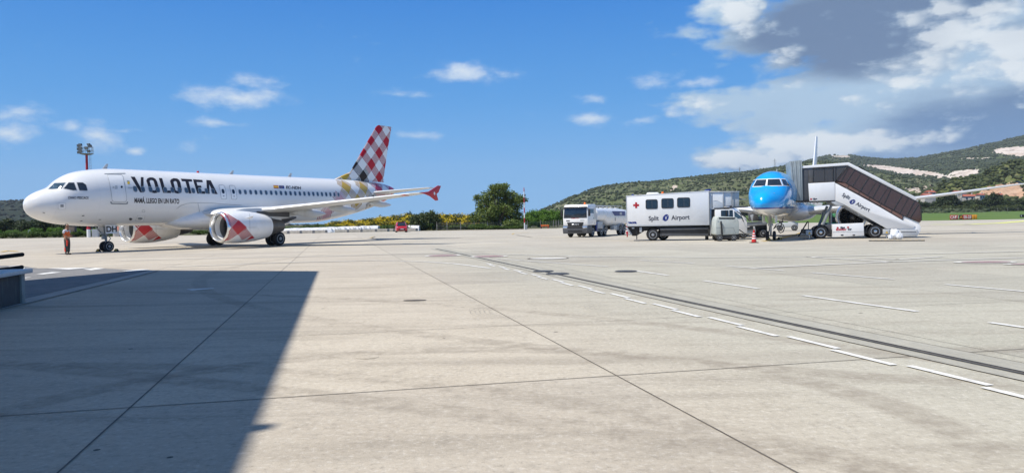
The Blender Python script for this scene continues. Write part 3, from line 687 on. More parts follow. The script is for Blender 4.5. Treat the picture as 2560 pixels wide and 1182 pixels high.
def gingham_mat(name, base, region):
    m = bpy.data.materials.new(name); m.use_nodes = True; t = NT(m.node_tree); m.node_tree.nodes.clear()
    co = t.n('ShaderNodeTexCoord').outputs['Object']; s = t.n('ShaderNodeSeparateXYZ', {0: co}); x, y, z = s.outputs
    X0, Z0 = 35.02, 9.02
    a = t.m('DIVIDE', t.m('SUBTRACT', x, X0), 1.30); b_ = t.m('DIVIDE', t.m('SUBTRACT', z, Z0), 1.27)
    p = t.m('MULTIPLY', t.m('ADD', a, b_), .5); q = t.m('MULTIPLY', t.m('SUBTRACT', a, b_), .5)
    P = t.m('LESS_THAN', t.m('FRACT', t.m('ADD', p, 100.25)), .5); Q = t.m('LESS_THAN', t.m('FRACT', t.m('ADD', q, 100.25)), .5)
    solid = t.m('MULTIPLY', P, Q); one = t.m('ABSOLUTE', t.m('SUBTRACT', P, Q))
    line = t.m('LESS_THAN', t.m('FRACT', t.m('ADD', t.m('MULTIPLY', t.m('ADD', p, t.m('MULTIPLY', q, .0)), 12.0), 100.0)), .58)
    ink = t.m('MAXIMUM', solid, t.m('MULTIPLY', one, line))
    rp = t.m('ROUND', p); rq = t.m('ROUND', q)
    xc = t.m('ADD', t.m('MULTIPLY', t.m('ADD', rp, rq), 1.30), X0); zc = t.m('ADD', t.m('MULTIPLY', t.m('SUBTRACT', rp, rq), 1.27), Z0)
    tt = t.m('ADD', xc, t.m('MULTIPLY', t.m('SUBTRACT', zc, 4.0), .45))
    col = t.mix(t.m('GREATER_THAN', tt, 28.9), (.62, .36, .40), (.50, .33, .04))
    col = t.mix(t.m('GREATER_THAN', tt, 31.9), col, (.025, .015, .015))
    col = t.mix(t.m('GREATER_THAN', tt, 34.1), col, (.50, .010, .025))
    if region:
        wn_ = t.n('ShaderNodeTexWhiteNoise', {'Vector': t.n('ShaderNodeCombineXYZ', {0: rp, 1: rq, 2: 4.0})}, noise_dimensions='3D')
        ink = t.m('MULTIPLY', ink, t.m('GREATER_THAN', t.m('ADD', wn_.outputs['Value'], t.m('MULTIPLY', t.m('GREATER_THAN', xc, 32.0), .4)), .36))
        ink = t.m('MULTIPLY', ink, t.m('GREATER_THAN', t.m('SUBTRACT', xc, t.m('MULTIPLY', t.m('ABSOLUTE', t.m('SUBTRACT', zc, 4.0)), -.05)), 25.9))
    no = t.noise(co, .8, 4.0)
    wh = t.mix(t.ramp(no, .3, .7), tuple(c * .97 for c in base), base)
    n2 = t.noise(t.vscale(co, (.5, 1, 1.5)), 1.2, 6.0, .65)
    wh = t.mix(t.m('MULTIPLY', t.ramp(n2, .5, .8), .14), wh, (.5, .48, .43))
    # skin panel seams
    sx = t.m('LESS_THAN', t.m('ABSOLUTE', t.m('SUBTRACT', t.m('FRACT', t.m('DIVIDE', x, 2.66)), .5)), .0035)
    wh = t.mix(t.m('MULTIPLY', sx, .16 if region else 0.0), wh, (.3, .3, .3))
    dkc = t.mix(1.0, col, (.74, .62, .62), 'MULTIPLY'); col = t.mix(solid, dkc, col)
    c = t.mix(ink, wh, col)
    b = t.n('ShaderNodeBsdfPrincipled', {'Base Color': c, 'Roughness': .24 if region else .45, 'Specular IOR Level': .5 if region else .2, 'Coat Weight': .4 if region else .05, 'Coat Roughness': .06}); t.n('ShaderNodeOutputMaterial', {0: b}); return m
M['liv'] = gingham_mat('white fuselage paint with check tail', (.82, .82, .81), True)
M['livfin'] = gingham_mat('check fin paint', (.88, .88, .87), False)

# ================================================================ AIRLINER (left)
AL, AR = (-32.0969, 50.715, 0.0), 1.0234
jet = empty('airliner', AL, AR, 'white airliner with black lettering, red checked tail fin and red wing tip, parked nose left', 'airliner')
st = [(-.10, 3.36, 3.28, .04), (-.02, 3.60, 3.04, .26), (.12, 3.80, 2.77, .50), (.35, 3.99, 2.56, .76), (.8, 4.24, 2.33, 1.04), (1.3, 4.44, 2.17, 1.27), (1.62, 4.60, 2.10, 1.39), (2.0, 4.97, 2.03, 1.51), (2.5, 5.32, 1.97, 1.64), (3.1, 5.59, 1.91, 1.76), (3.8, 5.76, 1.87, 1.85), (4.7, 5.89, 1.84, 1.92), (5.8, 5.98, 1.83, 1.965),
      (7.2, 6.0, 1.84, 1.975), (14, 6.02, 1.84, 1.975), (22, 6.06, 1.84, 1.975), (25.2, 6.08, 1.88, 1.96), (28.1, 6.09, 2.2, 1.88), (30.9, 6.07, 2.70, 1.66), (33.5, 5.98, 3.30, 1.28), (35.2, 5.86, 3.80, .92), (36.5, 5.66, 4.35, .55), (37.3, 5.46, 4.8, .27), (37.65, 5.32, 5.02, .12)]
F1 = Body(st)
fus = F1.mb().build('fuselage', M['liv'], jet, smooth=60)
cst = cast(F1, AL, AR); osd = onside(F1)
def jdec(name, me, m, step=6, parent=None, fn=None, label=None):
    me = remap(slice_mesh(me, step), fn or cst); me.name = name; o = link(name, me, m, parent or jet)
    if label: o['label'] = label
    return o
def cz(L, s_, ox, oy): return [(x / s_ + ox, y / s_ + oy) for x, y in L]
# cockpit windows
C6 = 8.445
for W_, g in (([(10, 612), (140, 490), (375, 478), (290, 600), (100, 615)], 'bluegl'), ([(332, 600), (440, 478), (550, 480), (605, 635), (530, 637)], 'glass'), ([(610, 478), (735, 480), (800, 525), (832, 635), (820, 645), (665, 640)], 'glass')):
    L = cz(W_, C6, 120, 400); c = np.mean(L, 0); L2 = [tuple(c + (np.array(p) - c) * 1.12) for p in L]
    fr_ = jdec('cockpit_window', loops_mesh([L]), M[g], 4, fn=cast(F1, AL, AR, off=.012))
    jdec('frame', loops_mesh([L2, L]), M['lgrey'], 4, parent=fr_, fn=cast(F1, AL, AR, off=.006))
# lettering VOLOTEA, each letter its own painted shape
C2 = 4.545
LET = [[[(120, 190), (168, 192), (236, 318), (236, 195), (266, 196), (268, 370), (228, 368)]],
       [[(298, 235), (310, 210), (340, 198), (375, 200), (402, 215), (418, 240), (445, 330), (440, 360), (420, 374), (390, 378), (360, 370), (338, 350)], [(335, 240), (345, 228), (365, 228), (382, 240), (405, 320), (405, 340), (392, 348), (378, 345), (366, 335), (338, 250)]],
       [[(440, 205), (478, 207), (516, 345), (575, 348), (580, 376), (490, 374)]],
       [[(568, 240), (582, 218), (610, 207), (650, 212), (672, 228), (685, 255), (702, 340), (700, 365), (680, 378), (650, 382), (620, 372), (602, 350)], [(606, 250), (618, 240), (632, 240), (645, 252), (664, 330), (662, 345), (650, 352), (638, 348), (628, 338)]],
       [[(690, 213), (815, 220), (820, 245), (778, 244), (812, 380), (782, 380), (742, 242), (702, 240)]],
       [[(828, 220), (935, 228), (940, 252), (868, 250), (880, 290), (920, 292), (926, 316), (888, 314), (900, 352), (965, 356), (968, 385), (878, 382)]],
       [[(980, 228), (1030, 232), (1110, 388), (1068, 386), (1012, 275), (1018, 384), (990, 384)]]]
for L in LET: jdec('letter', loops_mesh([cz(q, C2, 300, 400) for q in L]), M['ink'])
def pxtext(s, x0, y0, x1, y1, hpx, bold=.02):     # baseline from (x0,y0) to (x1,y1), cap height hpx, in photo pixels
    me = text_mesh(s, 1.0, bold, align='LEFT'); xs = [v.co.x for v in me.vertices]; w_ = max(xs) - min(xs); mn = min(xs)
    cap = max(v.co.y for v in me.vertices if True); cap = min(cap, .75)
    for v in me.vertices:
        u = (v.co.x - mn) / w_; v.co = (x0 + (x1 - x0) * u, y0 + (y1 - y0) * u - v.co.y / .70 * hpx, 0)
    return me
jdec('slogan_lettering', pxtext('MAMÁ, LLEGO EN UN RATO', 336, 506.5, 448, 509, 11.5, .035), M['ink'])
jdec('nose_lettering', pxtext('CHAO PESCAO!', 170, 497, 221, 497.5, 6.0, .03), M['ink'], 4)
jdec('registration', pxtext('EC-NDH', 715, 471.5, 752, 473.5, 7.0, .03), M['ink'], 4)
# flags
fl = jdec('spanish_flag', poly_mesh([cz([(10, 553), (50, 555), (53, 579), (13, 577)], 3.195, 680, 290)]), M['red'], 4)
jdec('flag_band', poly_mesh([cz([(11, 559), (51, 561), (52.4, 573), (12, 571)], 3.195, 680, 290)]), M['spyel'], 4, parent=fl, fn=cast(F1, AL, AR, off=.013))
fe = jdec('european_flag', poly_mesh([cz([(55, 555), (95, 557), (98, 580), (58, 578)], 3.195, 680, 290)]), M['navy'], 4)
jdec('flag_star_ring', loops_mesh([ell(*cz([(76, 567)], 3.195, 680, 290)[0], 2.2, 2.2), ell(*cz([(76, 567)], 3.195, 680, 290)[0], 1.75, 1.75)]), M['spyel'], 4, parent=fe, fn=cast(F1, AL, AR, off=.013))
# passenger windows
def cabwin(x, z=4.47):
    f = jdec('cabin_window', loops_mesh([rrect(x - .125, z - .18, x + .125, z + .18, .11)]), M['cabgl'], .12, fn=onside(F1, .012))
    jdec('frame', loops_mesh([rrect(x - .165, z - .22, x + .165, z + .22, .14), rrect(x - .12, z - .175, x + .12, z + .175, .11)]), M['lgrey'] if x > 13.5 else M['grey'], .12, parent=f, fn=onside(F1, .008))
for k_ in range(12): cabwin(6.56 + (13.12 - 6.56) * k_ / 11)
for k_ in range(22): cabwin(15.72 + (27.1 - 15.72) * k_ / 21)
# doors
DL = [(268, 437), (272, 436.3), (303, 437), (307, 440), (313, 468), (316, 490), (316.3, 501), (313, 505), (284, 505), (280, 501), (277, 480), (273, 456)]
d_ = jdec('door', loops_mesh([DL]), M['white'], 5, fn=cast(F1, AL, AR, off=.012))
jdec('seam', loops_mesh([DL, inset(DL, 1.0)]), M['grey'], 5, parent=d_, fn=cast(F1, AL, AR, off=.016))
jdec('window', loops_mesh([ell(304, 467.5, 2.7, 3.0)]), M['glass'], 4, parent=d_, fn=cast(F1, AL, AR, off=.018))
jdec('handle', poly_mesh([[(287, 464), (293, 463.2), (294, 472), (287.5, 473)], [(281, 466), (286, 466), (286, 471), (281, 471)]]), M['lgrey'], 4, parent=d_, fn=cast(F1, AL, AR, off=.018))
jdec('sill', loops_mesh([[(275.5, 504), (278, 503.5), (281, 507.5), (315, 508), (318, 504), (320.5, 504.5), (319, 510), (316, 511), (279, 510.6), (276, 508)]]), M['grey'], 5, parent=d_)
jdec('rain_gutter', poly_mesh([[(260.5, 434.2), (313, 433), (313, 434.4), (260.5, 435.3)]]), M['grey'], 5, parent=d_, fn=cast(F1, AL, AR, off=.02))
for xe in (14.07, 15.07):
    e_ = jdec('overwing_exit', loops_mesh([rrect(xe - .26, 3.86, xe + .26, 4.98, .12)]), M['white'], .15, fn=onside(F1, .010))
    jdec('seam', loops_mesh([rrect(xe - .28, 3.84, xe + .28, 5.0, .13), rrect(xe - .25, 3.87, xe + .25, 4.97, .11)]), M['grey'], .15, parent=e_, fn=onside(F1, .014))
    jdec('window', loops_mesh([rrect(xe - .13, 4.30, xe + .13, 4.66, .11)]), M['glass'], .15, parent=e_, fn=onside(F1, .016))
    jdec('latch', loops_mesh([rrect(xe - .06, 4.06, xe + .06, 4.14, .02)]), M['grey'], .15, parent=e_, fn=onside(F1, .016))
# small hatches, probes, placards
def hatch(L, name='access_hatch', w_=.55, step=4):
    h = jdec(name, loops_mesh([L]), M['white'], step, fn=cast(F1, AL, AR, off=.010)); jdec('seam', loops_mesh([L, inset(L, w_)]), M['grey'], step, parent=h, fn=cast(F1, AL, AR, off=.014)); return h
h = hatch(rrect(145, 507, 164.5, 523.5, 3)); jdec('panel', poly_mesh([[(151, 511), (159, 511), (159, 518), (151, 518)]]), M['grey'], 4, parent=h, fn=cast(F1, AL, AR, off=.016))
h = hatch([(344, 538.5), (362.5, 539), (358, 552.5), (338, 552)]); jdec('panel', loops_mesh([ell(350, 546, 6.4, 3.2)]), M['grey'], 4, parent=h, fn=cast(F1, AL, AR, off=.016))
jdec('vent', loops_mesh([ell(326.5, 547.5, 4.2, 3.0)]), M['dgrey'], 4)
jdec('vent', loops_mesh([ell(358.5, 527.5, 4, 3.2), ell(358.5, 527.5, 3.2, 2.5)]), M['grey'], 4)
jdec('placard', poly_mesh([[(317, 451.5), (323.5, 451.8), (323.5, 454.5), (317, 454.2)]]), M['grey'], 4)
jdec('placard', loops_mesh([ell(321.3, 457.3, 3.3, 3.4)]), M['spyel'], 4)
for L in ([(320, 467.5), (331, 468), (331, 472), (320, 471.5)],): jdec('placard', poly_mesh([L]), M['lgrey'], 4)
for L in ([(107, 530), (113, 532), (112, 533), (106, 531)], [(200, 552), (205, 550), (206, 551.5), (201, 553)], [(204, 538), (211, 537.5), (210, 539.5), (205, 540)], [(246, 547.8), (253, 547.5), (252, 548.6), (247, 549)]): jdec('probe', poly_mesh([L]), M['dgrey'], 3, fn=cast(F1, AL, AR, off=.03))
# antennas and beacon on the roof
MB().prism([(5.3, -.01, 5.96), (5.65, -.01, 5.96), (5.75, -.01, 6.32), (5.6, -.01, 6.32)], (0, .03, 0)).build('antenna', M['lgrey'], jet)
MB().prism([(16.2, -.01, 6.02), (16.6, -.01, 6.02), (16.7, -.01, 6.36), (16.55, -.01, 6.36)], (0, .03, 0)).build('antenna', M['lgrey'], jet)
MB().prism([(22.6, -.01, 6.04), (23.0, -.01, 6.04), (23.1, -.01, 6.42), (22.9, -.01, 6.42)], (0, .03, 0)).build('antenna', M['lgrey'], jet)
MB().lathe([(6.0, .1), (6.1, .1), (6.17, .05)], o=(13.2, 0, 0), axis='z', n=12).build('beacon', M['red'], jet)
# belly fairing
b = MB(); rings = []
for (x, w_, zb, zt) in [(9.6, .5, 1.92, 2.3), (10.6, 1.5, 1.62, 2.6), (11.8, 2.05, 1.48, 3.0), (13.5, 2.18, 1.42, 3.25), (17, 2.18, 1.42, 3.25), (19.5, 2.08, 1.48, 3.0), (21.2, 1.7, 1.62, 2.6), (22.6, .6, 1.86, 2.2)]:
    rings.append([(x, w_ * math.copysign(abs(math.cos(t)) ** .7, math.cos(t)), (zb + zt) / 2 + (zt - zb) / 2 * math.copysign(abs(math.sin(t)) ** .8, math.sin(t))) for t in [2 * math.pi * k / 32 for k in range(32)]])
b.loft(rings).build('belly_fairing', M['white'], jet, smooth=60)
jdec('fairing_seam', poly_mesh([[cz([p], C2, 300, 400)[0] for p in P] for P in ([(640, 552), (690, 515), (760, 492), (840, 484), (840, 488), (762, 496), (693, 519), (643, 555)], [(840, 484), (1040, 487), (1160, 498), (1380, 513), (1380, 516), (1160, 502), (1040, 491), (840, 488)],
     [(882, 486), (886, 486), (903, 575), (899, 575)], [(899, 575), (903, 575), (887, 665), (883, 665)])]), M['grey'], 6, fn=cast(F1, AL, AR, off=.012))

# wings
def wing(sg):
    S = [(1.5, 11.95, 7.3, 2.62, .13), (6.4, 14.6, 4.35, 2.95, .115), (11.6, 17.35, 2.95, 3.42, .105), (16.7, 20.05, 1.6, 3.98, .095), (16.95, 20.25, 1.35, 4.0, .09)]
    W_ = wing_mb([(sg * a, b_, c, d, e) for a, b_, c, d, e in S]).build('wing', M['wing'], jet, smooth=40)
    # leading edge slats and flaps as their own strips, white paint standing in for the edge highlight
    zf = lambda y: 2.62 + (y - 1.5) * (2.95 - 2.62) / 4.9 if y < 6.4 else (2.95 + (y - 6.4) * (3.98 - 2.95) / 10.3)
    xf = lambda y: 11.95 + (y - 1.5) * (2.65 / 4.9) if y < 6.4 else 14.6 + (y - 6.4) * (5.45 / 10.3)
    cf = lambda y: 7.3 - (y - 1.5) * (2.95 / 4.9) if y < 6.4 else 4.35 - (y - 6.4) * (2.75 / 10.3)
    for i, (y0, y1) in enumerate(((2.4, 4.7), (6.6, 9.0), (9.05, 11.4), (11.45, 13.8), (13.85, 16.3))):
        rr = []
        for y in (y0, y1):
            x, c, z = xf(y), cf(y), zf(y); tk = c * (.12 - .0015 * y)
            rr.append([(x + c * a, sg * y, z + tk * b_ * 1.04 + (.004 if b_ > 0 else -.004)) for a, b_ in [(.10, .38), (.06, .32), (.025, .21), (0.0, .06), (-.006, 0), (.0, -.08), (.025, -.16), (.05, -.21)]])
        MB().loft(rr, caps=False, closed=False).build('slat', M['lip'] if False else M['white'], jet, smooth=60)
    for yf, ln_, rr_ in ((6.55, 3.7, .30), (9.4, 3.2, .25), (12.6, 2.7, .21)):
        x0 = xf(yf) + cf(yf) * .55; z = zf(yf) - .28
        MB().loft([[(x0 + ln_ * q, sg * yf + rr_ * s_ * math.cos(t) * .75, z - .10 * q + rr_ * s_ * 1.25 * math.sin(t)) for t in [2 * math.pi * k / 14 for k in range(14)]] for q, s_ in ((0, .05), (.1, .45), (.28, .85), (.5, 1), (.72, .8), (.9, .4), (1, .06))]).build('flap_track_fairing', M['wing'], jet, smooth=60)
    # wing tip fence
    y = sg * 16.98
    P = [(20.35, 4.0), (21.35, 4.12), (22.55, 4.62), (22.95, 4.60), (22.60, 4.08), (22.35, 3.95), (22.55, 3.45), (22.2, 3.42), (21.5, 3.75), (20.9, 3.9)]
    fn_ = MB().prism([(x, y, z) for x, z in P], (0, sg * .07, 0)).build('wing_tip_fence', M['crimson'], jet, bevel=.015)
    if sg < 0: MB().prism([(22.0, y - .075, 4.13), (22.16, y - .075, 4.0), (22.08, y - .075, 3.83), (21.92, y - .075, 3.98)], (0, -.008, 0)).build('emblem', M['white'], fn_)
    MB().box(19.6, 20.2, min(sg * 14.9, sg * 16.0), max(sg * 14.9, sg * 16.0), 3.80, 3.86).build('wing_tip_marking', M['crimson'], jet)
wing(-1); wing(1)
MB().prism([(16.2, -2.2, 2.0), (19.8, -2.2, 1.85), (19.9, -3.9, 2.4), (16.4, -3.9, 2.45)], (0, 0, -.14)).build('gear_bay_door', M['dgrey'], jet)
# tail
b = wing_mb([(6.0, 29.2, 6.6, 0, .03), (6.28, 30.0, 5.75, 0, .09), (6.9, 30.75, 5.15, 0, .1), (9.4, 32.8, 3.72, 0, .1), (11.75, 34.75, 2.42, 0, .09), (11.97, 35.1, 2.1, 0, .05)], True)
# leading extension and fairing
fin = b.build('tail_fin', M['livfin'], jet, smooth=40)
MB().prism([(28.6, -.05, 6.05), (30.9, -.16, 6.9), (31.6, -.16, 6.0)], (0, .32, 0)).build('dorsal_fillet', M['livfin'], jet, bevel=.03)
MB().box(35.28, 35.31, -.13, .13, 6.25, 6.3).build('rudder_hinge', M['grey'], jet)
for sg in (-1, 1):
    wing_mb([(sg * .4, 32.0, 3.9, 4.75, .1), (sg * 6.0, 35.2, 1.5, 5.2, .09), (sg * 6.2, 35.5, 1.15, 5.21, .06)]).build('tailplane', M['wing'], jet, smooth=40)
MB().lathe([(37.4, .20), (37.78, .13), (37.8, .02)], o=(0, 0, 5.15), n=16).build('exhaust_tip', M['exh'], jet)

# engine (built once, copied)
NP = [(10.58, 1.02), (10.66, 1.10), (10.90, 1.17), (11.40, 1.215), (12.20, 1.235), (13.00, 1.20), (13.80, 1.11), (14.50, 1.0), (14.95, .90)]
NZ = 1.62; NY = -5.75
N1 = Nac(NP, NY, NZ)
def engine():
    prof = [(11.580 - .2, .90), (10.950, .92), (10.700, .955), (10.600, .985)] + NP + [(14.960, .86), (14.500, .84)]
    b = MB().lathe(prof, o=(0, NY, NZ), n=48, caps=False); e_ = b.build('engine', M['white'], jet, smooth=60)
    MB().lathe([(10.960, .905), (10.720, .94), (10.600, .975), (10.555, 1.015), (10.570, 1.055), (10.650, 1.106), (10.740, 1.128), (10.780, 1.142)], o=(0, NY, NZ), n=48, caps=False).build('inlet_lip', M['lip'], e_, smooth=60)
    MB().lathe([(10.960, .925), (11.500, .91), (11.900, .92)], o=(0, NY, NZ), n=48, caps=False).build('inlet_duct', M['duct'], e_, smooth=60)
    MB().lathe([(11.920, .93), (11.930, .02)], o=(0, NY, NZ), n=36).build('fan_disc', M['black'], e_)
    b = MB()
    for k in range(24):
        t = 2 * math.pi * k / 24; t2 = t + .16
        b.quad((11.700, NY + .25 * math.cos(t), NZ + .25 * math.sin(t)), (11.880, NY + .25 * math.cos(t2), NZ + .25 * math.sin(t2)), (11.900, NY + .9 * math.cos(t2 + .1), NZ + .9 * math.sin(t2 + .1)), (11.650, NY + .9 * math.cos(t + .02), NZ + .9 * math.sin(t + .02)))
    b.build('fan_blades', M['dgrey'], e_)
    MB().lathe([(11.350, .01), (11.500, .12), (11.700, .24), (11.900, .27)], o=(0, NY, NZ), n=24).build('spinner', M['dgrey'], e_, smooth=60)
    MB().lathe([(14.200, .74), (14.900, .74), (15.500, .66), (16.200, .52), (16.550, .44), (16.560, .40), (16.200, .36)], o=(0, NY, NZ), n=36).build('exhaust_nozzle', M['exh'], e_, smooth=60)
    MB().lathe([(16.100, .33), (16.500, .25), (16.950, .06)], o=(0, NY, NZ), n=24).build('exhaust_cone', M['exh'], e_, smooth=60)
    # pylon
    b = MB().loft([[(x, NY - w_, z0), (x, NY - w_, z1), (x, NY + w_, z1), (x, NY + w_, z0)] for x, z0, z1, w_ in ((12.100, 2.7, 2.86, .02), (12.800, 2.6, 3.0, .17), (14.000, 2.4, 3.05, .24), (15.600, 2.1, 2.96, .26), (17.100, 2.25, 2.9, .2), (18.500, 2.6, 2.8, .04))])
    b.build('pylon', M['wing'], e_, bevel=.04)
    MB().prism([(13.900, NY - .262, 2.46), (17.200, NY - .262, 2.32), (17.200, NY - .262, 2.72), (13.900, NY - .262, 2.80)], (0, -.012, 0)).build('pylon_panel', M['dgrey'], e_)
    cn = cast(N1, AL, AR, 40, 75, .007); C8 = 8.442
    z8 = lambda P: cz(P, C8, 500, 500)
    jdec('painted_diamond', poly_mesh([z8([(808, 415), (990, 575), (800, 740), (665, 580)]), z8([(372, 256), (560, 290), (500, 370)]), z8([(505, 795), (565, 852), (450, 868)]), z8([(1100, 740), (1150, 800), (965, 852)])]), M['crimson'], 4, parent=e_, fn=cn)
    Q = [([(495, 380), (590, 285), (800, 410), (668, 570)], 7), ([(665, 590), (790, 740), (590, 862), (508, 800)], 7), ([(820, 745), (890, 850), (1105, 745), (975, 592)], 7)]
    P = []
    for c, n in Q:
        a_, b_, c_, d_2 = [np.array(p, float) for p in c]
        for k in range(n - 2):
            n_ = n - 2
            for s0_, s1_ in ((k / n_, (k + .60) / n_),):
                if c is Q[2][0]: e0, e1, f0, f1 = a_ + (b_ - a_) * s0_, a_ + (b_ - a_) * s1_, d_2 + (c_ - d_2) * s1_, d_2 + (c_ - d_2) * s0_
                else: e0, e1, f0, f1 = a_ + (b_ - a_) * s0_, a_ + (b_ - a_) * s1_, d_2 + (c_ - d_2) * s1_, d_2 + (c_ - d_2) * s0_
                P.append(z8([e0, e1, f1, f0] if False else [e0, e1, f0, f1]))
    jdec('painted_stripes', poly_mesh(P), M['stripe'], 4, parent=e_, fn=cn)
    jdec('cowl_seam', poly_mesh([[(623.5, 528), (624.1, 528), (625.5, 600), (624.9, 600)], [(620, 568.6), (641, 568), (641, 568.6), (620, 569.2)]]), M['grey'], 6, parent=e_, fn=cn)
    MB().prism([(12.1, NY - 1.1, NZ + .62), (12.8, NY - 1.08, NZ + .64), (12.7, NY - 1.34, NZ + .82)], (0, .012, .02)).build('strake', M['white'], e_)
    return e_
eng = engine(); e2 = copy_tree(eng, jet); e2.location.y = 11.5

# landing gear
ng = MB(); ng.tube([(5.46, 0, .38), (5.40, 0, 1.2), (5.30, 0, 2.05)], [.07, .10, .12], 12); ng.tube([(5.46, -.3, .38), (5.46, .3, .38)], .055, 10)
ng.tube([(5.38, 0, 1.05), (4.55, 0, 1.95)], .05, 8); ng.tube([(5.52, 0, .62), (5.78, 0, .95), (5.50, 0, 1.25)], .035, 8); ng.box(5.15, 5.3, -.1, .1, .9, 1.15); ng.box(5.0, 5.5, -.16, .16, 1.22, 1.32)
ngo = ng.build('nose_gear', M['grey'], jet)
wheel(ngo, 5.46, -.25, .38, .38, .21, side=-1); wheel(ngo, 5.46, .25, .38, .38, .21, side=1)
MB().lathe([(-.12, .07), (.12, .07)], o=(5.12, 0, 1.36), axis='y', n=14).build('taxi_light', M['lgrey'], ngo)
for sg in (-1, 1):
    g = MB().box(5.15, 6.0, sg * .46 - .015, sg * .46 + .015, 1.30, 1.95).build('gear_door', M['white'], jet)
    if sg < 0:
        me = text_mesh('DH', .56, .022); me.transform(Matrix(((1, 0, 0, 5.58), (0, 0, 1, -.482), (0, 1, 0, 1.43), (0, 0, 0, 1)))); link('lettering', me, M['ink'], g)
for sg in (-1, 1):
    mg = MB(); mg.tube([(17.65, sg * 3.78, .58), (17.65, sg * 3.72, 1.6), (17.6, sg * 3.6, 2.6)], [.10, .15, .17], 12); mg.tube([(17.65, sg * 3.3, .58), (17.65, sg * 4.28, .58)], .08, 10); mg.tube([(17.65, sg * 3.75, 1.25), (17.5, sg * 2.3, 2.2)], .07, 8); mg.tube([(17.75, sg * 3.78, .75), (18.1, sg * 3.78, 1.1), (17.72, sg * 3.74, 1.5)], .045, 8)
    mo = mg.build('main_gear', M['grey'], jet)
    wheel(mo, 17.65, sg * 3.36, .58, .58, .42, side=-1); wheel(mo, 17.65, sg * 4.2, .58, .58, .42, side=-1 if sg < 0 else 1)
    MB().box(17.1, 18.1, sg * 4.05 - .02, sg * 4.05 + .02, 1.2, 2.6).build('gear_door', M['wing'], jet)

# ================================================================ REGIONAL JET (right)
KL, KR = (16.87, 51.78, 0.0), 1.1056
rj = empty('regional_jet', KL, KR, 'regional jet with a bright blue nose and white belly, nose on beside the covered stairs', 'airliner')
K1 = Body([(0, 2.66, 2.54, .05), (.06, 2.86, 2.36, .20), (.2, 3.05, 2.2, .38), (.5, 3.27, 2.05, .60), (1.0, 3.48, 1.93, .84), (1.6, 3.68, 1.85, 1.05), (1.95, 3.82, 1.82, 1.15), (2.5, 4.24, 1.78, 1.27), (3.1, 4.62, 1.75, 1.38), (3.9, 4.90, 1.73, 1.46), (5.0, 5.03, 1.72, 1.505), (6.5, 5.06, 1.72, 1.505),
           (29, 5.08, 1.75, 1.5), (33, 5.05, 2.3, 1.3), (37, 4.95, 3.15, .8), (41.4, 4.7, 4.2, .18)])
def klm_mat():
    m = bpy.data.materials.new('blue and white fuselage paint'); m.use_nodes = True; t = NT(m.node_tree); m.node_tree.nodes.clear()
    co = t.n('ShaderNodeTexCoord').outputs['Object']; s = t.n('ShaderNodeSeparateXYZ', {0: co}); x, y, z = s.outputs
    zz = t.m('SUBTRACT', z, t.m('MULTIPLY', t.m('MINIMUM', x, 6.0), .012))
    no = t.noise(co, .8, 4.0)
    blue = t.mix(t.ramp(no, .3, .7), (.002, .36, .82), (.003, .39, .88))
    c = t.mix(t.m('GREATER_THAN', zz, 2.22), (.80, .80, .79), (.006, .035, .30)); c = t.mix(t.m('GREATER_THAN', zz, 2.33), c, blue)
    n2 = t.noise(t.vscale(co, (.5, 1, 1.5)), 1.2, 6.0, .65); c = t.mix(t.m('MULTIPLY', t.ramp(n2, .5, .8), .10), c, (.4, .38, .34))
    b = t.n('ShaderNodeBsdfPrincipled', {'Base Color': c, 'Roughness': .2, 'Coat Weight': .7, 'Coat Roughness': .05}); t.n('ShaderNodeOutputMaterial', {0: b}); return m
M['klm'] = klm_mat()
K1.mb(64, 100).build('fuselage', M['klm'], rj, smooth=60)
kc = lambda off: cast(K1, KL, KR, 40, 80, off)
for L in ([(139, 518), (150, 500), (186, 461), (166, 462), (146, 500)], [(200, 457), (290, 454), (279, 514), (164, 519)], [(304, 452), (414, 449), (438, 509), (298, 512)], [(431, 450), (470, 454), (512, 514), (452, 508)]):
    L = cz(L, 3.815, 1840, 330); c = np.mean(L, 0); L2 = [tuple(c + (np.array(p) - c) * np.array([1.13, 1.2])) for p in L]
    g_ = jdec('cockpit_window', loops_mesh([L]), M['glass'], 4, parent=rj, fn=kc(.012)); jdec('frame', loops_mesh([L2, L]), M['white'], 4, parent=g_, fn=kc(.007))
for p in [(362, 582), (405, 522), (525, 550)]:
    q = cz([p], 3.815, 1840, 330)[0]; jdec('probe', poly_mesh([[(q[0] - 1.6, q[1] - .5), (q[0] + 1.6, q[1] + .8), (q[0] + 1.4, q[1] + 1.5), (q[0] - 1.6, q[1] + .4)]]), M['grey'], 4, parent=rj, fn=kc(.03))
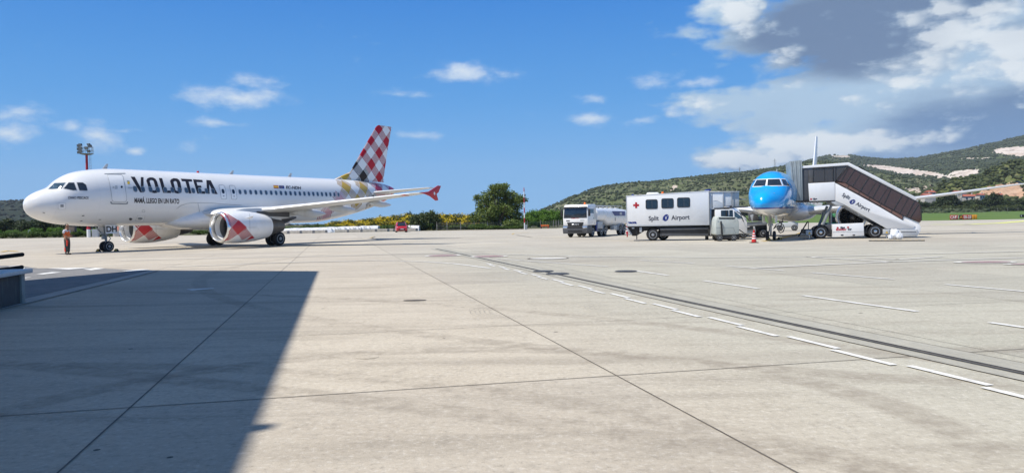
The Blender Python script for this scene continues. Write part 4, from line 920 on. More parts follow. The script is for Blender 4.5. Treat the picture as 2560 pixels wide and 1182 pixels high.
# belly bulge behind the nose wheel, wings, engines, tail
b = MB(); rings = []
for (x, w_, zb, zt) in [(11.5, .5, 1.72, 2.3), (13, 1.5, 1.42, 2.7), (15, 1.75, 1.25, 2.9), (20, 1.75, 1.25, 2.9), (22.5, 1.3, 1.5, 2.5), (24, .4, 1.75, 2.1)]:
    rings.append([(x, w_ * math.cos(t), (zb + zt) / 2 + (zt - zb) / 2 * math.sin(t)) for t in [2 * math.pi * k / 28 for k in range(28)]])
b.loft(rings).build('belly_fairing', M['white'], rj, smooth=60)
for sg in (-1, 1):
    wing_mb([(sg * 1.2, 13.6, 6.4, 2.05, .13), (sg * 5.2, 15.9, 4.1, 2.50, .12), (sg * 11, 19.4, 2.7, 3.20, .11), (sg * (17.2 if sg < 0 else 15.6), 23.3, 1.5, 4.05, .1), (sg * (18.6 if sg < 0 else 16.6), 24.4, .8, 4.2, .09)]).build('wing', M['wing'], rj, smooth=40)
    for yf, x0 in ((6.6, 18.4), (9.6, 20.0), (13.0, 21.9)):
        z = 2.2 + (yf - 3) * .128
        MB().loft([[(x0 + 2.7 * q, sg * yf + .2 * s_ * math.cos(t), z - .22 + .28 * s_ * math.sin(t)) for t in [2 * math.pi * k / 12 for k in range(12)]] for q, s_ in ((0, .05), (.2, .7), (.5, 1), (.8, .6), (1, .06))]).build('flap_track_fairing', M['wing'], rj, smooth=60)
def rj_engine():
    NY, NZ = -4.95, 1.58; o_ = (0, NY, NZ)
    e_ = MB().lathe([(12.6, .90), (12.2, .93), (12.02, .98), (11.98, 1.04), (12.04, 1.12), (12.3, 1.19), (12.9, 1.22), (13.8, 1.2), (14.8, 1.08), (15.5, .92)], o=o_, n=48, caps=False).build('engine', M['white'], rj, smooth=60)
    MB().lathe([(12.5, .905), (12.15, .94), (12.0, .985), (11.955, 1.045), (12.02, 1.125), (12.25, 1.185), (12.4, 1.205)], o=o_, n=48, caps=False).build('inlet_lip', M['lip'], e_, smooth=60)
    MB().lathe([(12.5, .91), (13.3, .92)], o=o_, n=48, caps=False).build('inlet_duct', M['dgrey'], e_, smooth=60)
    MB().lathe([(13.2, .93), (13.21, .02)], o=o_, n=36).build('fan_disc', M['black'], e_)
    b = MB()
    for k in range(18):
        t = 2 * math.pi * k / 18
        for (r0, r1, a0, a1) in ((.26, .55, 0, .10), (.55, .91, .10, .04)):
            b.quad((13.0, NY + r0 * math.cos(t + a0), NZ + r0 * math.sin(t + a0)), (13.15, NY + r0 * math.cos(t + a0 + .16), NZ + r0 * math.sin(t + a0 + .16)), (13.15, NY + r1 * math.cos(t + a1 + .12), NZ + r1 * math.sin(t + a1 + .12)), (13.0, NY + r1 * math.cos(t + a1), NZ + r1 * math.sin(t + a1)))
    b.build('fan_blades', M['metal'], e_)
    MB().lathe([(12.65, .01), (12.8, .13), (13.0, .25), (13.2, .28)], o=o_, n=24).build('spinner', M['dgrey'], e_, smooth=60)
    MB().lathe([(15.0, .7), (16.2, .5), (16.25, .44)], o=o_, n=30).build('exhaust_nozzle', M['exh'], e_, smooth=60)
    MB().loft([[(x, NY - w_, z0), (x, NY - w_, z1), (x, NY + w_, z1), (x, NY + w_, z0)] for x, z0, z1, w_ in ((13, 2.6, 2.85, .02), (14, 2.5, 2.9, .2), (16.5, 2.1, 2.75, .22), (18.5, 2.4, 2.6, .04))]).build('pylon', M['wing'], e_)
    return e_
e1 = rj_engine(); e2 = copy_tree(e1, rj); e2.location.y = 9.9
wing_mb([(4.95, 33.6, 6.6, 0, .06), (5.6, 34.6, 5.3, 0, .09), (8.2, 37.2, 3.6, 0, .09), (10.6, 39.3, 2.2, 0, .1), (10.75, 39.6, 1.8, 0, .05)], True).build('tail_fin', M['white'], rj, smooth=40)
for sg in (-1, 1): wing_mb([(sg * .3, 36.5, 3.4, 4.35, .1), (sg * 5.5, 39.2, 1.5, 4.8, .09)]).build('tailplane', M['wing'], rj, smooth=40)
g = MB(); g.tube([(4.0, 0, .34), (3.95, 0, 1.0), (3.8, 0, 1.8)], [.06, .085, .10], 12); g.tube([(4, -.28, .34), (4, .28, .34)], .05, 8); g.tube([(3.95, 0, .9), (3.1, 0, 1.75)], .045, 8); g.tube([(4.0, .14, .5), (4.2, .14, .8), (4.0, .1, 1.2)], .03, 6); g.box(3.8, 4.0, -.17, .17, 1.05, 1.2)
g.tube([(3.9, -.25, 1.75), (3.95, -.06, 1.05)], .03, 6); g.tube([(3.9, .25, 1.75), (3.95, .06, 1.05)], .03, 6)
go = g.build('nose_gear', M['alu'], rj); wheel(go, 4.0, -.24, .34, .34, .20, side=-1); wheel(go, 4.0, .24, .34, .34, .20, side=1)
for sg in (-1, 1): MB().box(3.1, 4.2, sg * .42 - .012, sg * .42 + .012, 1.28, 1.78).build('gear_door', M['white'], rj)
MB().lathe([(3.72, .06), (3.82, .09), (3.84, .02)], o=(0, .0, 1.12), n=14).build('taxi_light', M['lip'], go)
for sg in (-1, 1):
    mo = MB().tube([(18.6, sg * 2.97, .5), (18.6, sg * 2.9, 2.2)], [.1, .14], 12).build('main_gear', M['alu'], rj); wheel(mo, 18.6, sg * 2.6, .52, .52, .38); wheel(mo, 18.6, sg * 3.35, .52, .52, .38)
MB().prism([(7.2, -.01, 5.03), (7.6, -.01, 5.03), (7.7, -.01, 5.33), (7.55, -.01, 5.33)], (0, .03, 0)).build('antenna', M['lgrey'], rj)
# steering bypass cable loop and nose chocks
o = MB().tube([at(1948, 563, 55.3), at(1941, 566, 55.4), at(1934, 572, 55.5), at(1940, 562, 55.6), at(1950, 557.5, 55.6), at(1958, 562, 55.6), at(1961, 570, 55.5), at(1958, 579, 55.4), at(1951, 582, 55.3), at(1946, 578, 55.3)], .035, 8).build('cable_loop', M['black'])
setp(o, 'black looped cable hanging beside the nose wheels of the regional jet', 'cable')
o = MB().tube([(*at(1958, 544, 55.8),), (*at(1953, 563, 55.6),), (*at(1947, 572, 55.4),)], .03, 8).build('tow_rod', M['black']); setp(o, 'thin black rod leaning from the belly of the blue nosed jet into the cable loop', 'rod')
def chock(px, py, label):
    c = G(px, py); r_ = empty('wheel_chock', (c[0], c[1], 0), 0.2, label, 'chock', 'wheel chocks')
    MB().prism([(-.17, -.14, .003), (.17, -.14, .003), (.05, -.14, .2), (-.05, -.14, .2)], (0, .28, 0)).build('block', M['rubber'], r_, bevel=.01); MB().box(-.06, .06, -.145, -.14, .05, .16).build('reflector', M['markyel'], r_); return r_
chock(1921, 601.5, 'black chock at the left nose wheel of the blue nosed jet'); chock(1949, 599.5, 'black chock at the right nose wheel of the blue nosed jet')
chock(246, 629, 'black chock in front of the nose wheel of the checked tail airliner'); chock(291, 628.5, 'black chock behind the nose wheel of the checked tail airliner')

# ================================================================ helper: trace in the near side plane of a vehicle
def splane(O, yaw, y0=0.0):
    c, s_ = math.cos(yaw), math.sin(yaw); n = np.array([-s_, c]); O2 = np.array(O[:2])
    def f(px, py):
        d = ray(px, py); t = (y0 + n @ O2) / (n @ d[:2]); q = d * t; l = q[:2] - O2
        return (float(c * l[0] + s_ * l[1]), float(q[2] + CAMH))
    return f
def mk_prism(f, pts, y0, y1): return MB().prism([(f(*p)[0], y0, f(*p)[1]) for p in pts], (0, y1 - y0, 0))
def side_label(me, origin, ux, y, name, m, parent):   # text mesh laid in local xz plane
    ux = np.array(ux); ux = ux / np.linalg.norm(ux); uz = np.array([-ux[1], ux[0]])
    n = len(me.vertices); a = np.zeros(n * 3, np.float32); me.vertices.foreach_get('co', a); a = a.reshape(-1, 3)
    P = np.stack([origin[0] + a[:, 0] * ux[0] + a[:, 1] * uz[0], np.full(n, y), origin[1] + a[:, 0] * ux[1] + a[:, 1] * uz[1]], 1)
    me.vertices.foreach_set('co', P.astype(np.float32).ravel()); me.update(); return link(name, me, m, parent)
def airport_logo(f, s_txt, cL, cM, cR, capL, ang, y, parent, gm):
    """two words either side of a blue swirl disc; positions in local xz"""
    hL = side_label(text_mesh('Split', capL / .70, 0.012, .92), cL, ang, y, 'lettering', gm, parent)
    hR = side_label(text_mesh('Airport', capL / .70, 0.012, .92), cR, ang, y, 'lettering', gm, parent)
    r_ = capL * .78
    loops = [[(r_ * (math.cos(t) * .80 + math.sin(t) * .22), r_ * math.sin(t)) for t in [2 * math.pi * k / 28 for k in range(28)]],
             [(-.10 * r_, -.55 * r_), (.10 * r_, -.42 * r_), (.26 * r_, .42 * r_), (.06 * r_, .34 * r_), (-.18 * r_, .30 * r_)], [(.33 * r_, .36 * r_), (.52 * r_, .40 * r_), (.56 * r_, .62 * r_), (.40 * r_, .58 * r_)]]
    em = side_label(loops_mesh(loops), cM, ang, y, 'emblem', M['navy'], parent)
    bars = poly_mesh([[(-1.08 * r_ + .05 * k * r_, -.62 * r_ + .22 * k * r_), (-.45 * r_, -.62 * r_ + .22 * k * r_), (-.45 * r_, -.50 * r_ + .22 * k * r_), (-1.0 * r_ + .05 * k * r_, -.50 * r_ + .22 * k * r_)] for k in range(5)])
    side_label(bars, cM, ang, y - .001, 'emblem_bars', M['navy'], em)

# ================================================================ COVERED PASSENGER STAIRS
SO = (22.6, 56.9); SY = R(-13.0); sf = splane(SO, SY)
Z7 = lambda L: cz(L, 4.547, 1960, 380)
stairs = empty('passenger_stairs', (*SO, 0), SY, 'white covered passenger stairs with brown glazing and grey bellows against the blue nosed jet', 'stairs')
SD = 2.3
def sp(name, L, m, y0, y1, parent=stairs, bevel=.02): return mk_prism(sf, Z7(L), y0, y1).build(name, m, parent, bevel=bevel)
# roof, side walls, glazing
roof = sp('roof', [(200, 160), (735, 120), (1512, 520), (1495, 553), (722, 153), (204, 188)], M['white'], -.06, SD + .06)
sp('roof_section', [(850, 163), (860, 160), (1548, 578), (1540, 590), (1495, 553), (1512, 520)], M['lgrey'], .25, SD - .2, roof, .01)
for y0 in (0.0, SD - .04):
    sp('platform_glazing', [(330, 190), (718, 158), (585, 330), (560, 336), (330, 344)], M['clear'], y0, y0 + .03, bevel=0)
    sp('flight_glazing', [(722, 156), (1495, 553), (1543, 590), (1560, 775), (1535, 800), (1345, 718), (1125, 600), (700, 352), (598, 326)], M['tint'], y0, y0 + .03, bevel=0)
    sp('lower_panel', [(583, 340), (700, 356), (1125, 604), (1345, 722), (1350, 772), (1075, 606), (842, 478)], M['brownrail'] if y0 == 0 else M['tint'], y0 - .005, y0 + .04, bevel=0)
sp('dark_wall', [(202, 190), (276, 184), (276, 350), (285, 555), (204, 552)], M['dgrey'], -.01, SD)
sp('door_panel', [(276, 186), (332, 184), (332, 346), (276, 348)], M['exh'], -.005, .05)
sp('end_wall', [(202, 190), (215, 190), (215, 552), (204, 552)], M['dgrey'], SD * .0 + .1, SD)
for (a_, b_, r_) in (((332, 186), (332, 344), 4), ((462, 180), (462, 338), 3), ((558, 172), (560, 338), 6), ((590, 170), (586, 330), 5), ((722, 165), (600, 325), 4), ((735, 170), (650, 330), 4), ((800, 200), (702, 352), 5), ((872, 240), (775, 395), 3), ((965, 285), (860, 445), 5), ((1050, 335), (940, 495), 3), ((1095, 355), (1000, 528), 5), ((1180, 400), (1070, 570), 3), ((1215, 420), (1130, 604), 5), ((1340, 490), (1240, 662), 5), ((1410, 525), (1310, 703), 3), ((1480, 560), (1385, 738), 5), ((1530, 590), (1425, 755), 5), ((1556, 600), (1562, 775), 7)):
    p, q = sf(*Z7([a_])[0]), sf(*Z7([b_])[0]); MB().tube([(p[0], -.01, p[1]), (q[0], -.01, q[1])], r_ * .0052, 6).build('mullion', M['black'], stairs)
for L in ([(700, 350), (1125, 598), (1345, 716), (1535, 798)], [(582, 342), (842, 476), (1075, 606), (1350, 774)], [(1560, 775), (1535, 803)], [(335, 190), (560, 178)], [(332, 344), (582, 336)]):
    P = [sf(*q) for q in Z7(L)]; MB().tube([(x, -.012, z) for x, z in P], .028, 6).build('rail', M['black'], stairs)
for p in ((720, 412), (845, 480), (960, 548), (1090, 615), (1215, 690), (1345, 760)):
    x, z = sf(*Z7([p])[0]); x2, z2 = sf(*Z7([(p[0] + 18, p[1] - 42)])[0]); MB().tube([(x, -.012, z), (x2, -.012, z2)], .022, 6).build('rail_post', M['black'], stairs)
side = sp('stringer', [(582, 352), (842, 490), (1075, 618), (1350, 778), (1492, 838), (1470, 868), (1165, 870), (690, 600), (582, 556)], M['white'], -.03, .12)
sp('stringer', [(582, 352), (1350, 778), (1492, 838), (1470, 868), (1165, 870), (690, 600), (582, 556)], M['white'], SD - .12, SD + .03)
sp('stair_soffit', [(600, 540), (690, 580), (1165, 850), (1400, 850), (1400, 866), (1160, 866), (688, 598), (600, 556)], M['lgrey'], .12, SD - .12, bevel=0)
plat = sp('platform_box', [(275, 357), (578, 341), (580, 549), (287, 560)], M['white'], -.05, SD + .05, bevel=.03)
sp('platform_floor', [(110, 552), (590, 545), (590, 562), (110, 570)], M['dgrey'], .0, SD)
sp('under_bracket', [(532, 568), (585, 552), (690, 602), (660, 612), (600, 612)], M['lgrey'], .0, SD)
# steps seen through the glass
b = MB(); n = 13
for k in range(n):
    t0 = (k + .0) / n; x0, z0 = sf(*Z7([(600 + (1440 - 600) * t0, 420 + (842 - 420) * t0)])[0]); x1, z1 = sf(*Z7([(600 + (1440 - 600) * (t0 + 1 / n), 420 + (842 - 420) * (t0 + 1 / n))])[0]); b.box(x0, x1, .15, SD - .15, z1 - .10, z0)
b.build('steps', M['steps'], stairs)
sp('handrail_panel', [(620, 315), (720, 300), (1420, 690), (1410, 712), (1130, 590), (720, 345)], M['steps'], SD * .5, SD * .5 + .03, bevel=0)
sp('foot_panel', [(1352, 720), (1535, 806), (1556, 850), (1552, 905), (1512, 962), (1325, 958), (1180, 872), (1470, 868), (1492, 838), (1350, 776)], M['white'], .02, SD - .05)
b = sp('foot_step', [(1320, 880), (1520, 880), (1505, 955), (1325, 958)], M['lgrey'], -.06, .02)
sp('step_edge', [(1330, 905), (1500, 905), (1500, 912), (1330, 912)], M['dgrey'], -.07, -.06, bevel=0)
# bellows
b = MB()
for k in range(6):
    t = k / 5.; L = Z7([(62 + 118 * t, 108 - 14 * t), (62 + 118 * t + 22, 106 - 14 * t), (106 + 86 * t + 20, 552), (106 + 86 * t, 556)])
    P = [sf(*q) for q in L]; mid = 18 if k % 2 else -6
    b.prism([(x, -.18 + .04 * (k % 2), z) for x, z in P], (0, SD + .36 - .08 * (k % 2), 0))
bel = b.build('bellows', M['fabric'], stairs, bevel=.03)
b = MB()
for k in range(5):
    t = (k + .45) / 5.; P = [sf(*q) for q in Z7([(62 + 118 * t + 8, 112), (62 + 118 * t + 20, 112), (106 + 86 * t + 16, 550), (106 + 86 * t + 6, 550)])]; b.prism([(x, -.08, z) for x, z in P], (0, SD + .1, 0))
b.build('bellows_fold', M['grey'], bel)
sp('bumper', [(95, 545), (285, 540), (285, 556), (100, 562)], M['black'], -.1, SD + .1)
# chassis
ch = sp('chassis', [(240, 880), (970, 880), (1180, 880), (1180, 930), (235, 930)], M['black'], .15, SD - .15)
sp('equipment_box', [(550, 822), (905, 805), (912, 952), (551, 968)], M['white'], -.02, SD + .02, bevel=.03)
sp('box_sill', [(552, 905), (908, 900), (908, 906), (552, 912)], M['lgrey'], -.03, -.02, bevel=0)
for p in ((660, 945), (793, 945)): sp('fork_pocket', [(p[0] - 14, p[1] - 7), (p[0] + 14, p[1] - 7), (p[0] + 14, p[1] + 6), (p[0] - 14, p[1] + 6)], M['black'], -.035, -.02, bevel=0)
for (wx, wz, r_) in (((420, 930), 0, .48), ((1040, 920), 0, .50)):
    x, z = sf(*Z7([wx])[0]); 
    wheel(stairs, x, .18, r_, r_, .30, rimm=M['metal']); wheel(stairs, x + .04, SD - .18, r_, r_, .30, rimm=M['metal'], side=1)
    b = MB(); pr = []
    for k in range(13):
        t = math.pi * (.02 + .96 * k / 12); pr.append((x + (r_ + .10) * math.cos(t), -.02, r_ + (r_ + .10) * math.sin(t)))
    for k in range(12):
        a_, c_ = pr[k], pr[k + 1]; b.quad(a_, c_, (c_[0], .42, c_[2]), (a_[0], .42, a_[2]))
    b.build('mudguard', M['black'], stairs)
for L, r_ in (([(545, 612), (440, 852)], .10), ([(500, 660), (455, 850)], .06), ([(1110, 850), (960, 700)], .05), ([(275, 790), (168, 962)], .05), ([(283, 790), (283, 878)], .03)):
    P = [sf(*q) for q in Z7(L)]
    for y in ((.35, SD - .35) if r_ > .05 else (.25,)): MB().tube([(x, y, max(z, .06)) for x, z in P], r_, 10).build('strut', M['grey'] if r_ > .05 else M['black'], stairs)
for p in ((287, 935), (1165, 918)):
    x, z = sf(*Z7([p])[0]); jb = MB().box(x - .24, x + .2, -.06, .16, .30, .66).build('jack_box', M['lgrey'], stairs, bevel=.02); MB().tube([(x, .05, .02), (x, .05, .32)], .045, 10).build('foot', M['metal'], jb); MB().prism([(x - .09, -.064, .36), (x + .11, -.064, .36), (x + .01, -.064, .54)], (0, -.004, 0)).build('warning_triangle', M['markyel'], jb)
MB().box(*[sf(*Z7([(450, 0)])[0])[0], sf(*Z7([(545, 0)])[0])[0]], .3, SD - .3, .55, 1.05).build('engine_cover', M['dgrey'], stairs, bevel=.04)
b = MB()
for k in range(7): b.tube([sf(*Z7([(120 + 40 * k, 560)])[0])[0:1] + (.0, sf(*Z7([(120 + 40 * k, 560)])[0])[1]), (sf(*Z7([(140 + 40 * k, 585)])[0])[0], .02, sf(*Z7([(140 + 40 * k, 560 + 22 + 14 * (k % 2))])[0])[1]), (sf(*Z7([(160 + 40 * k, 560)])[0])[0], .0, sf(*Z7([(160 + 40 * k, 560)])[0])[1])], .022, 6)
b.build('hanging_cable', M['black'], stairs)
gm = mat('grey sign lettering', (.06, .065, .085), .5, var=.05)
pL, pM, pR = [sf(*q) for q in Z7([(697, 520), (778, 573), (888, 640)])]
ang = np.array(sf(*Z7([(960, 665)])[0])) - np.array(sf(*Z7([(640, 500)])[0]))
airport_logo(sf, None, pL, (pM[0], pM[1] + .04), pR, .26, ang, -.034, side, gm)
def smalltext(s_, p, size, m, name='lettering', parent=stairs, y=-.054, f=sf, ang=(1, .0), bold=.012): return side_label(text_mesh(s_, size, bold), f(*p), ang, y, name, m, parent)
q = Z7([(352, 543)])[0]; smalltext('tips', q, .20, gm, parent=plat); x, z = sf(*Z7([(308, 536)])[0]); MB().prism([(x - .07, -.052, z - .06), (x + .03, -.052, z - .06), (x + .08, -.052, z), (x + .03, -.052, z + .06), (x - .07, -.052, z + .06)], (0, -.004, 0)).build('emblem', M['red'], plat)
q = Z7([(665, 868)])[0]; smalltext('tips', q, .22, gm, y=-.034); x, z = sf(*Z7([(610, 861)])[0]); MB().prism([(x - .07, -.03, z - .06), (x + .03, -.03, z - .06), (x + .08, -.03, z), (x + .03, -.03, z + .06), (x - .07, -.03, z + .06)], (0, -.004, 0)).build('emblem', M['red'], stairs)
q = Z7([(648, 890)])[0]; smalltext('RUNWAY', q, .16, M['red'], y=-.034); q = Z7([(745, 886)])[0]; smalltext('24/7', q, .14, gm, y=-.034)
x, z = sf(*Z7([(727, 856)])[0]); MB().lathe([(-.034, .07), (-.03, .07)], o=(x, 0, z), axis='y', n=16).build('emblem', M['red'], stairs)

# litter bags, striped board at the stairs foot
def bag(px, py, s_, label, seed):
    c = G(px, py); rr = random.Random(seed); bm = bmesh.new(); bmesh.ops.create_icosphere(bm, subdivisions=3, radius=1.0)
    for v in bm.verts:
        d = v.co.normalized(); k = 1 + .16 * math.sin(5 * d.x + seed) * math.cos(4 * d.y + 2 * seed) + rr.uniform(-.06, .06)
        v.co = Vector((d.x * k * s_ * 1.0, d.y * k * s_ * .8, max(0, (d.z * .75 + .72) * k * s_ * (1.05 if d.z < .6 else 1.35))))
    me = bpy.data.meshes.new('plastic_bag'); bm.to_mesh(me); bm.free(); finish(me, 25); o = link('plastic_bag', me, M['bag']); o.location = (c[0], c[1], .002); setp(o, label, 'bag', 'white bags beside the stairs')
bag(2237, 597.5, .34, 'tall white plastic bag with a knotted top at the foot of the covered stairs', 1); bag(2249, 597.8, .22, 'low white plastic bag leaning on the right of the taller bag', 4); bag(2226, 598.2, .16, 'smallest white plastic bag, left of the tall one by the stairs', 8)
A0, A1 = np.array(G(2172, 602.7)), np.array(G(2312, 602.4))
sb = empty('striped_board', (*A0, 0), math.atan2(*(A1 - A0)[::-1]), 'long flat black and yellow striped board lying in front of the stairs', 'board'); ln_ = float(np.linalg.norm(A1 - A0))
MB().box(0, ln_, -.14, .14, .003, .06).build('board', M['black'], sb, bevel=.008)
b = MB()
for k in range(9): x = .15 + k * (ln_ - .4) / 8; b.prism([(x, -.1, .0615), (x + .18, -.1, .0615), (x + .26, .1, .0615), (x + .08, .1, .0615)], (0, 0, .002))
b.build('stripes', M['markyel'], sb)

# ================================================================ AMBULIFT (white box lorry)
AO = (9.2, 59.2); AY = R(-9.0); af = splane(AO, AY)
Z5 = lambda L: cz(L, 5.629, 1540, 430)
lift = empty('medical_lift_truck', (*AO, 0), AY, 'white box lorry with three dark windows, a red cross and airport lettering', 'lorry')
def ap(name, L, m, y0, y1, parent=lift, bevel=.02): return mk_prism(af, Z5(L), y0, y1).build(name, m, parent, bevel=bevel)
box = ap('box_body', [(148, 343), (1305, 270), (1308, 743), (157, 762)], M['white'], 0, 2.45, bevel=.03)
ap('edge_trim', [(140, 343), (150, 342), (160, 764), (148, 766)], M['lgrey'], -.012, 2.46, box, 0); ap('edge_trim', [(1300, 270), (1312, 269), (1315, 745), (1303, 746)], M['lgrey'], -.012, 2.46, box, 0)
ap('edge_trim', [(150, 748), (1303, 729), (1303, 746), (150, 766)], M['lgrey'], -.012, .02, box, 0); ap('edge_trim', [(140, 335), (1312, 262), (1312, 271), (140, 345)], M['white'], -.014, 2.46, box, 0)
for L in ([(425, 393), (576, 388), (578, 517), (428, 520)], [(646, 378), (800, 373), (803, 506), (648, 510)], [(868, 367), (1031, 361), (1034, 494), (870, 497)]):
    P = [af(*q) for q in Z5(L)]; x0 = min(p[0] for p in P); x1 = max(p[0] for p in P); z0 = min(p[1] for p in P) + .03; z1 = max(p[1] for p in P) - .03
    w_ = side_label(loops_mesh([rrect(x0, z0, x1, z1, .1)]), (0, 0), (1, 0), -.012, 'window', M['glass'], lift)
    side_label(loops_mesh([rrect(x0 - .05, z0 - .05, x1 + .05, z1 + .05, .13), rrect(x0, z0, x1, z1, .1)]), (0, 0), (1, 0), -.018, 'frame', M['black'], w_)
    side_label(loops_mesh([rrect(x0 + (x1 - x0) * .52, z0 + .02, x0 + (x1 - x0) * .55, z1 - .02, .005)]), (0, 0), (1, 0), -.016, 'sash', M['dgrey'], w_)
x, z = af(*Z5([(283, 467)])[0]); a_, t_ = .225, .075
side_label(loops_mesh([[(-t_, -a_), (t_, -a_), (t_, -t_), (a_, -t_), (a_, t_), (t_, t_), (t_, a_), (-t_, a_), (-t_, t_), (-a_, t_), (-a_, -t_), (-t_, -t_)]]), (x, z), (1, 0), -.008, 'red_cross', M['red'], lift)
pL, pM, pR = [af(*q) for q in Z5([(530, 681), (702, 643), (908, 668)])]
ang = np.array(af(*Z5([(1050, 655)])[0])) - np.array(af(*Z5([(450, 682)])[0]))
airport_logo(af, None, pL, pM, pR, .335, ang, -.008, lift, gm)
smalltext('TIROPEL', Z5([(232, 724)])[0], .17, M['navy'], parent=lift, y=-.008, f=af, bold=.018)
ap('air_conditioner', [(422, 322), (440, 288), (455, 284), (590, 282), (622, 309)], M['white'], .5, 1.9, bevel=.06)
x, z = af(*Z5([(660, 305)])[0]); MB().lathe([(z, .10), (z + .12, .10), (z + .17, .05)], o=(x, .5, 0), axis='z', n=14).build('beacon', M['beacon'], lift)
x, z = af(*Z5([(235, 330)])[0]); MB().lathe([(z, .10), (z + .1, .10), (z + .14, .05)], o=(x, 1.2, 0), axis='z', n=14).build('beacon', M['navy'], lift)
x, z = af(*Z5([(1290, 262)])[0]); MB().box(x - .1, x + .3, .4, 1.6, z, z + .12).build('light_bar', M['navy'], lift, bevel=.03)
# sliding bridge cabin over the cab
ap('bridge_cabin', [(1318, 290), (1512, 283), (1516, 520), (1322, 526)], M['panel'], .15, 2.3); ap('bridge_cabin', [(1518, 284), (1630, 280), (1634, 474), (1522, 480)], M['panel'], .22, 2.2); ap('bridge_cabin', [(1640, 284), (1738, 281), (1741, 488), (1644, 492)], M['lgrey'], .28, 2.1)
ap('cabin_roof', [(1312, 272), (1742, 270), (1742, 282), (1312, 288)], M['lgrey'], .1, 2.3); ap('cabin_floor', [(1380, 505), (1742, 488), (1742, 500), (1380, 522)], M['dgrey'], .1, 2.3)
for xx in (1353, 1514, 1636): ap('post', [(xx - 5, 284), (xx + 5, 284), (xx + 8, 505), (xx - 2, 505)], M['alu'], .12, .2)
ap('door_glass', [(1365, 345), (1500, 335), (1504, 440), (1420, 400), (1368, 405)], M['white'], .135, .15, bevel=0)
ap('landing_plate', [(1742, 478), (1880, 480), (1880, 492), (1742, 496)], M['dgrey'], .6, 2.0); ap('landing_rail', [(1745, 375), (1870, 380), (1870, 388), (1745, 384)], M['alu'], .7, .76)
# chassis
ap('chassis', [(165, 768), (1310, 750), (1310, 800), (640, 810), (400, 830), (290, 900), (230, 900), (165, 800)], M['black'], .35, 2.1)
ap('side_skirt', [(625, 795), (1298, 782), (1300, 896), (625, 905)], M['black'], .1, .2); ap('skirt_rail', [(622, 868), (1302, 868), (1302, 902), (622, 902)], M['dgrey'], .06, .12); ap('skirt_rail', [(622, 790), (1302, 780), (1302, 812), (622, 826)], M['dgrey'], .06, .12)
for L in ([(330, 778), (365, 776), (365, 850), (332, 850)], [(222, 780), (258, 778), (258, 798), (222, 798)]): ap('side_box', L, M['lgrey'], .08, .5)
ap('rear_leg', [(285, 790), (300, 790), (300, 950), (286, 950)], M['black'], .1, .2); ap('tail_bumper', [(150, 838), (165, 838), (168, 915), (150, 915)], M['red'], .1, .5); ap('tail_strut', [(130, 780), (160, 775), (230, 880), (215, 890)], M['lgrey'], .2, .3)
ap('lift_mast', [(1318, 530), (1385, 525), (1385, 900), (1318, 905)], M['black'], .2, 1.9); ap('lift_post', [(1322, 520), (1345, 520), (1345, 890), (1325, 890)], M['alu'], .12, .2)
for wx, far in ((520, 0), (612, 1)):
    x, z = af(*Z5([(wx, 900)])[0])
    if not far: wheel(lift, x, .18, .47, .47, .30, rimm=M['alu']); wheel(lift, x, 2.2, .47, .47, .30, rimm=M['alu'], side=1)
    else: wheel(lift, x + .35, 1.95, .47, .47, .35)
b = MB(); x, z = af(*Z5([(520, 900)])[0]); pr = [(x + .60 * math.cos(math.pi * k / 12), .47 + .60 * math.sin(math.pi * k / 12)) for k in range(13)]
for k in range(12): b.quad((pr[k][0], .0, pr[k][1]), (pr[k + 1][0], .0, pr[k + 1][1]), (pr[k + 1][0], .4, pr[k + 1][1]), (pr[k][0], .4, pr[k][1]))
b.build('mudguard', M['dgrey'], lift)
x, z = af(*Z5([(1480, 900)])[0]); wheel(lift, x + .3, .25, .46, .46, .28, rimm=M['alu']); wheel(lift, x + .3, 2.2, .46, .46, .28, side=1); x, z = af(*Z5([(1290, 900)])[0]); MB().tube([(x, .7, .02), (x, .7, .5)], .13, 10).build('stabiliser', M['black'], lift)
cab = ap('cab', [(1392, 528), (1655, 520), (1700, 560), (1835, 650), (1850, 700), (1850, 860), (1395, 890)], M['white'], .1, 2.25, bevel=.05)
ap('side_window', [(1478, 540), (1585, 535), (1585, 640), (1478, 640)], M['glass'], .085, .1, bevel=0); ap('side_window', [(1595, 535), (1645, 533), (1648, 640), (1595, 640)], M['glass'], .085, .1, bevel=0)
ap('quarter_window', [(1665, 545), (1705, 575), (1790, 650), (1700, 655), (1670, 640)], M['bluegl'], .085, .1, bevel=0)
x0, z0 = af(*Z5([(1700, 556)])[0]); x1, z1 = af(*Z5([(1835, 646)])[0])
MB().prism([(x0 + .03, .3, z0 + .02), (x0 + .03, 2.05, z0 + .02), (x1 + .03, 2.05, z1 + .03), (x1 + .03, .3, z1 + .03)], (.012, 0, .02)).build('windscreen', M['bluegl'], cab)
for L in ([(1750, 590), (1795, 700)], [(1782, 590), (1880, 690)]): P = [af(*q) for q in Z5(L)]; MB().tube([(P[0][0], -.02, P[0][1]), (P[1][0], -.02, P[1][1])], .03, 6).build('mirror_arm', M['black'], cab)
ap('mirror', [(1548, 545), (1562, 545), (1562, 620), (1548, 620)], M['black'], -.1, .08)

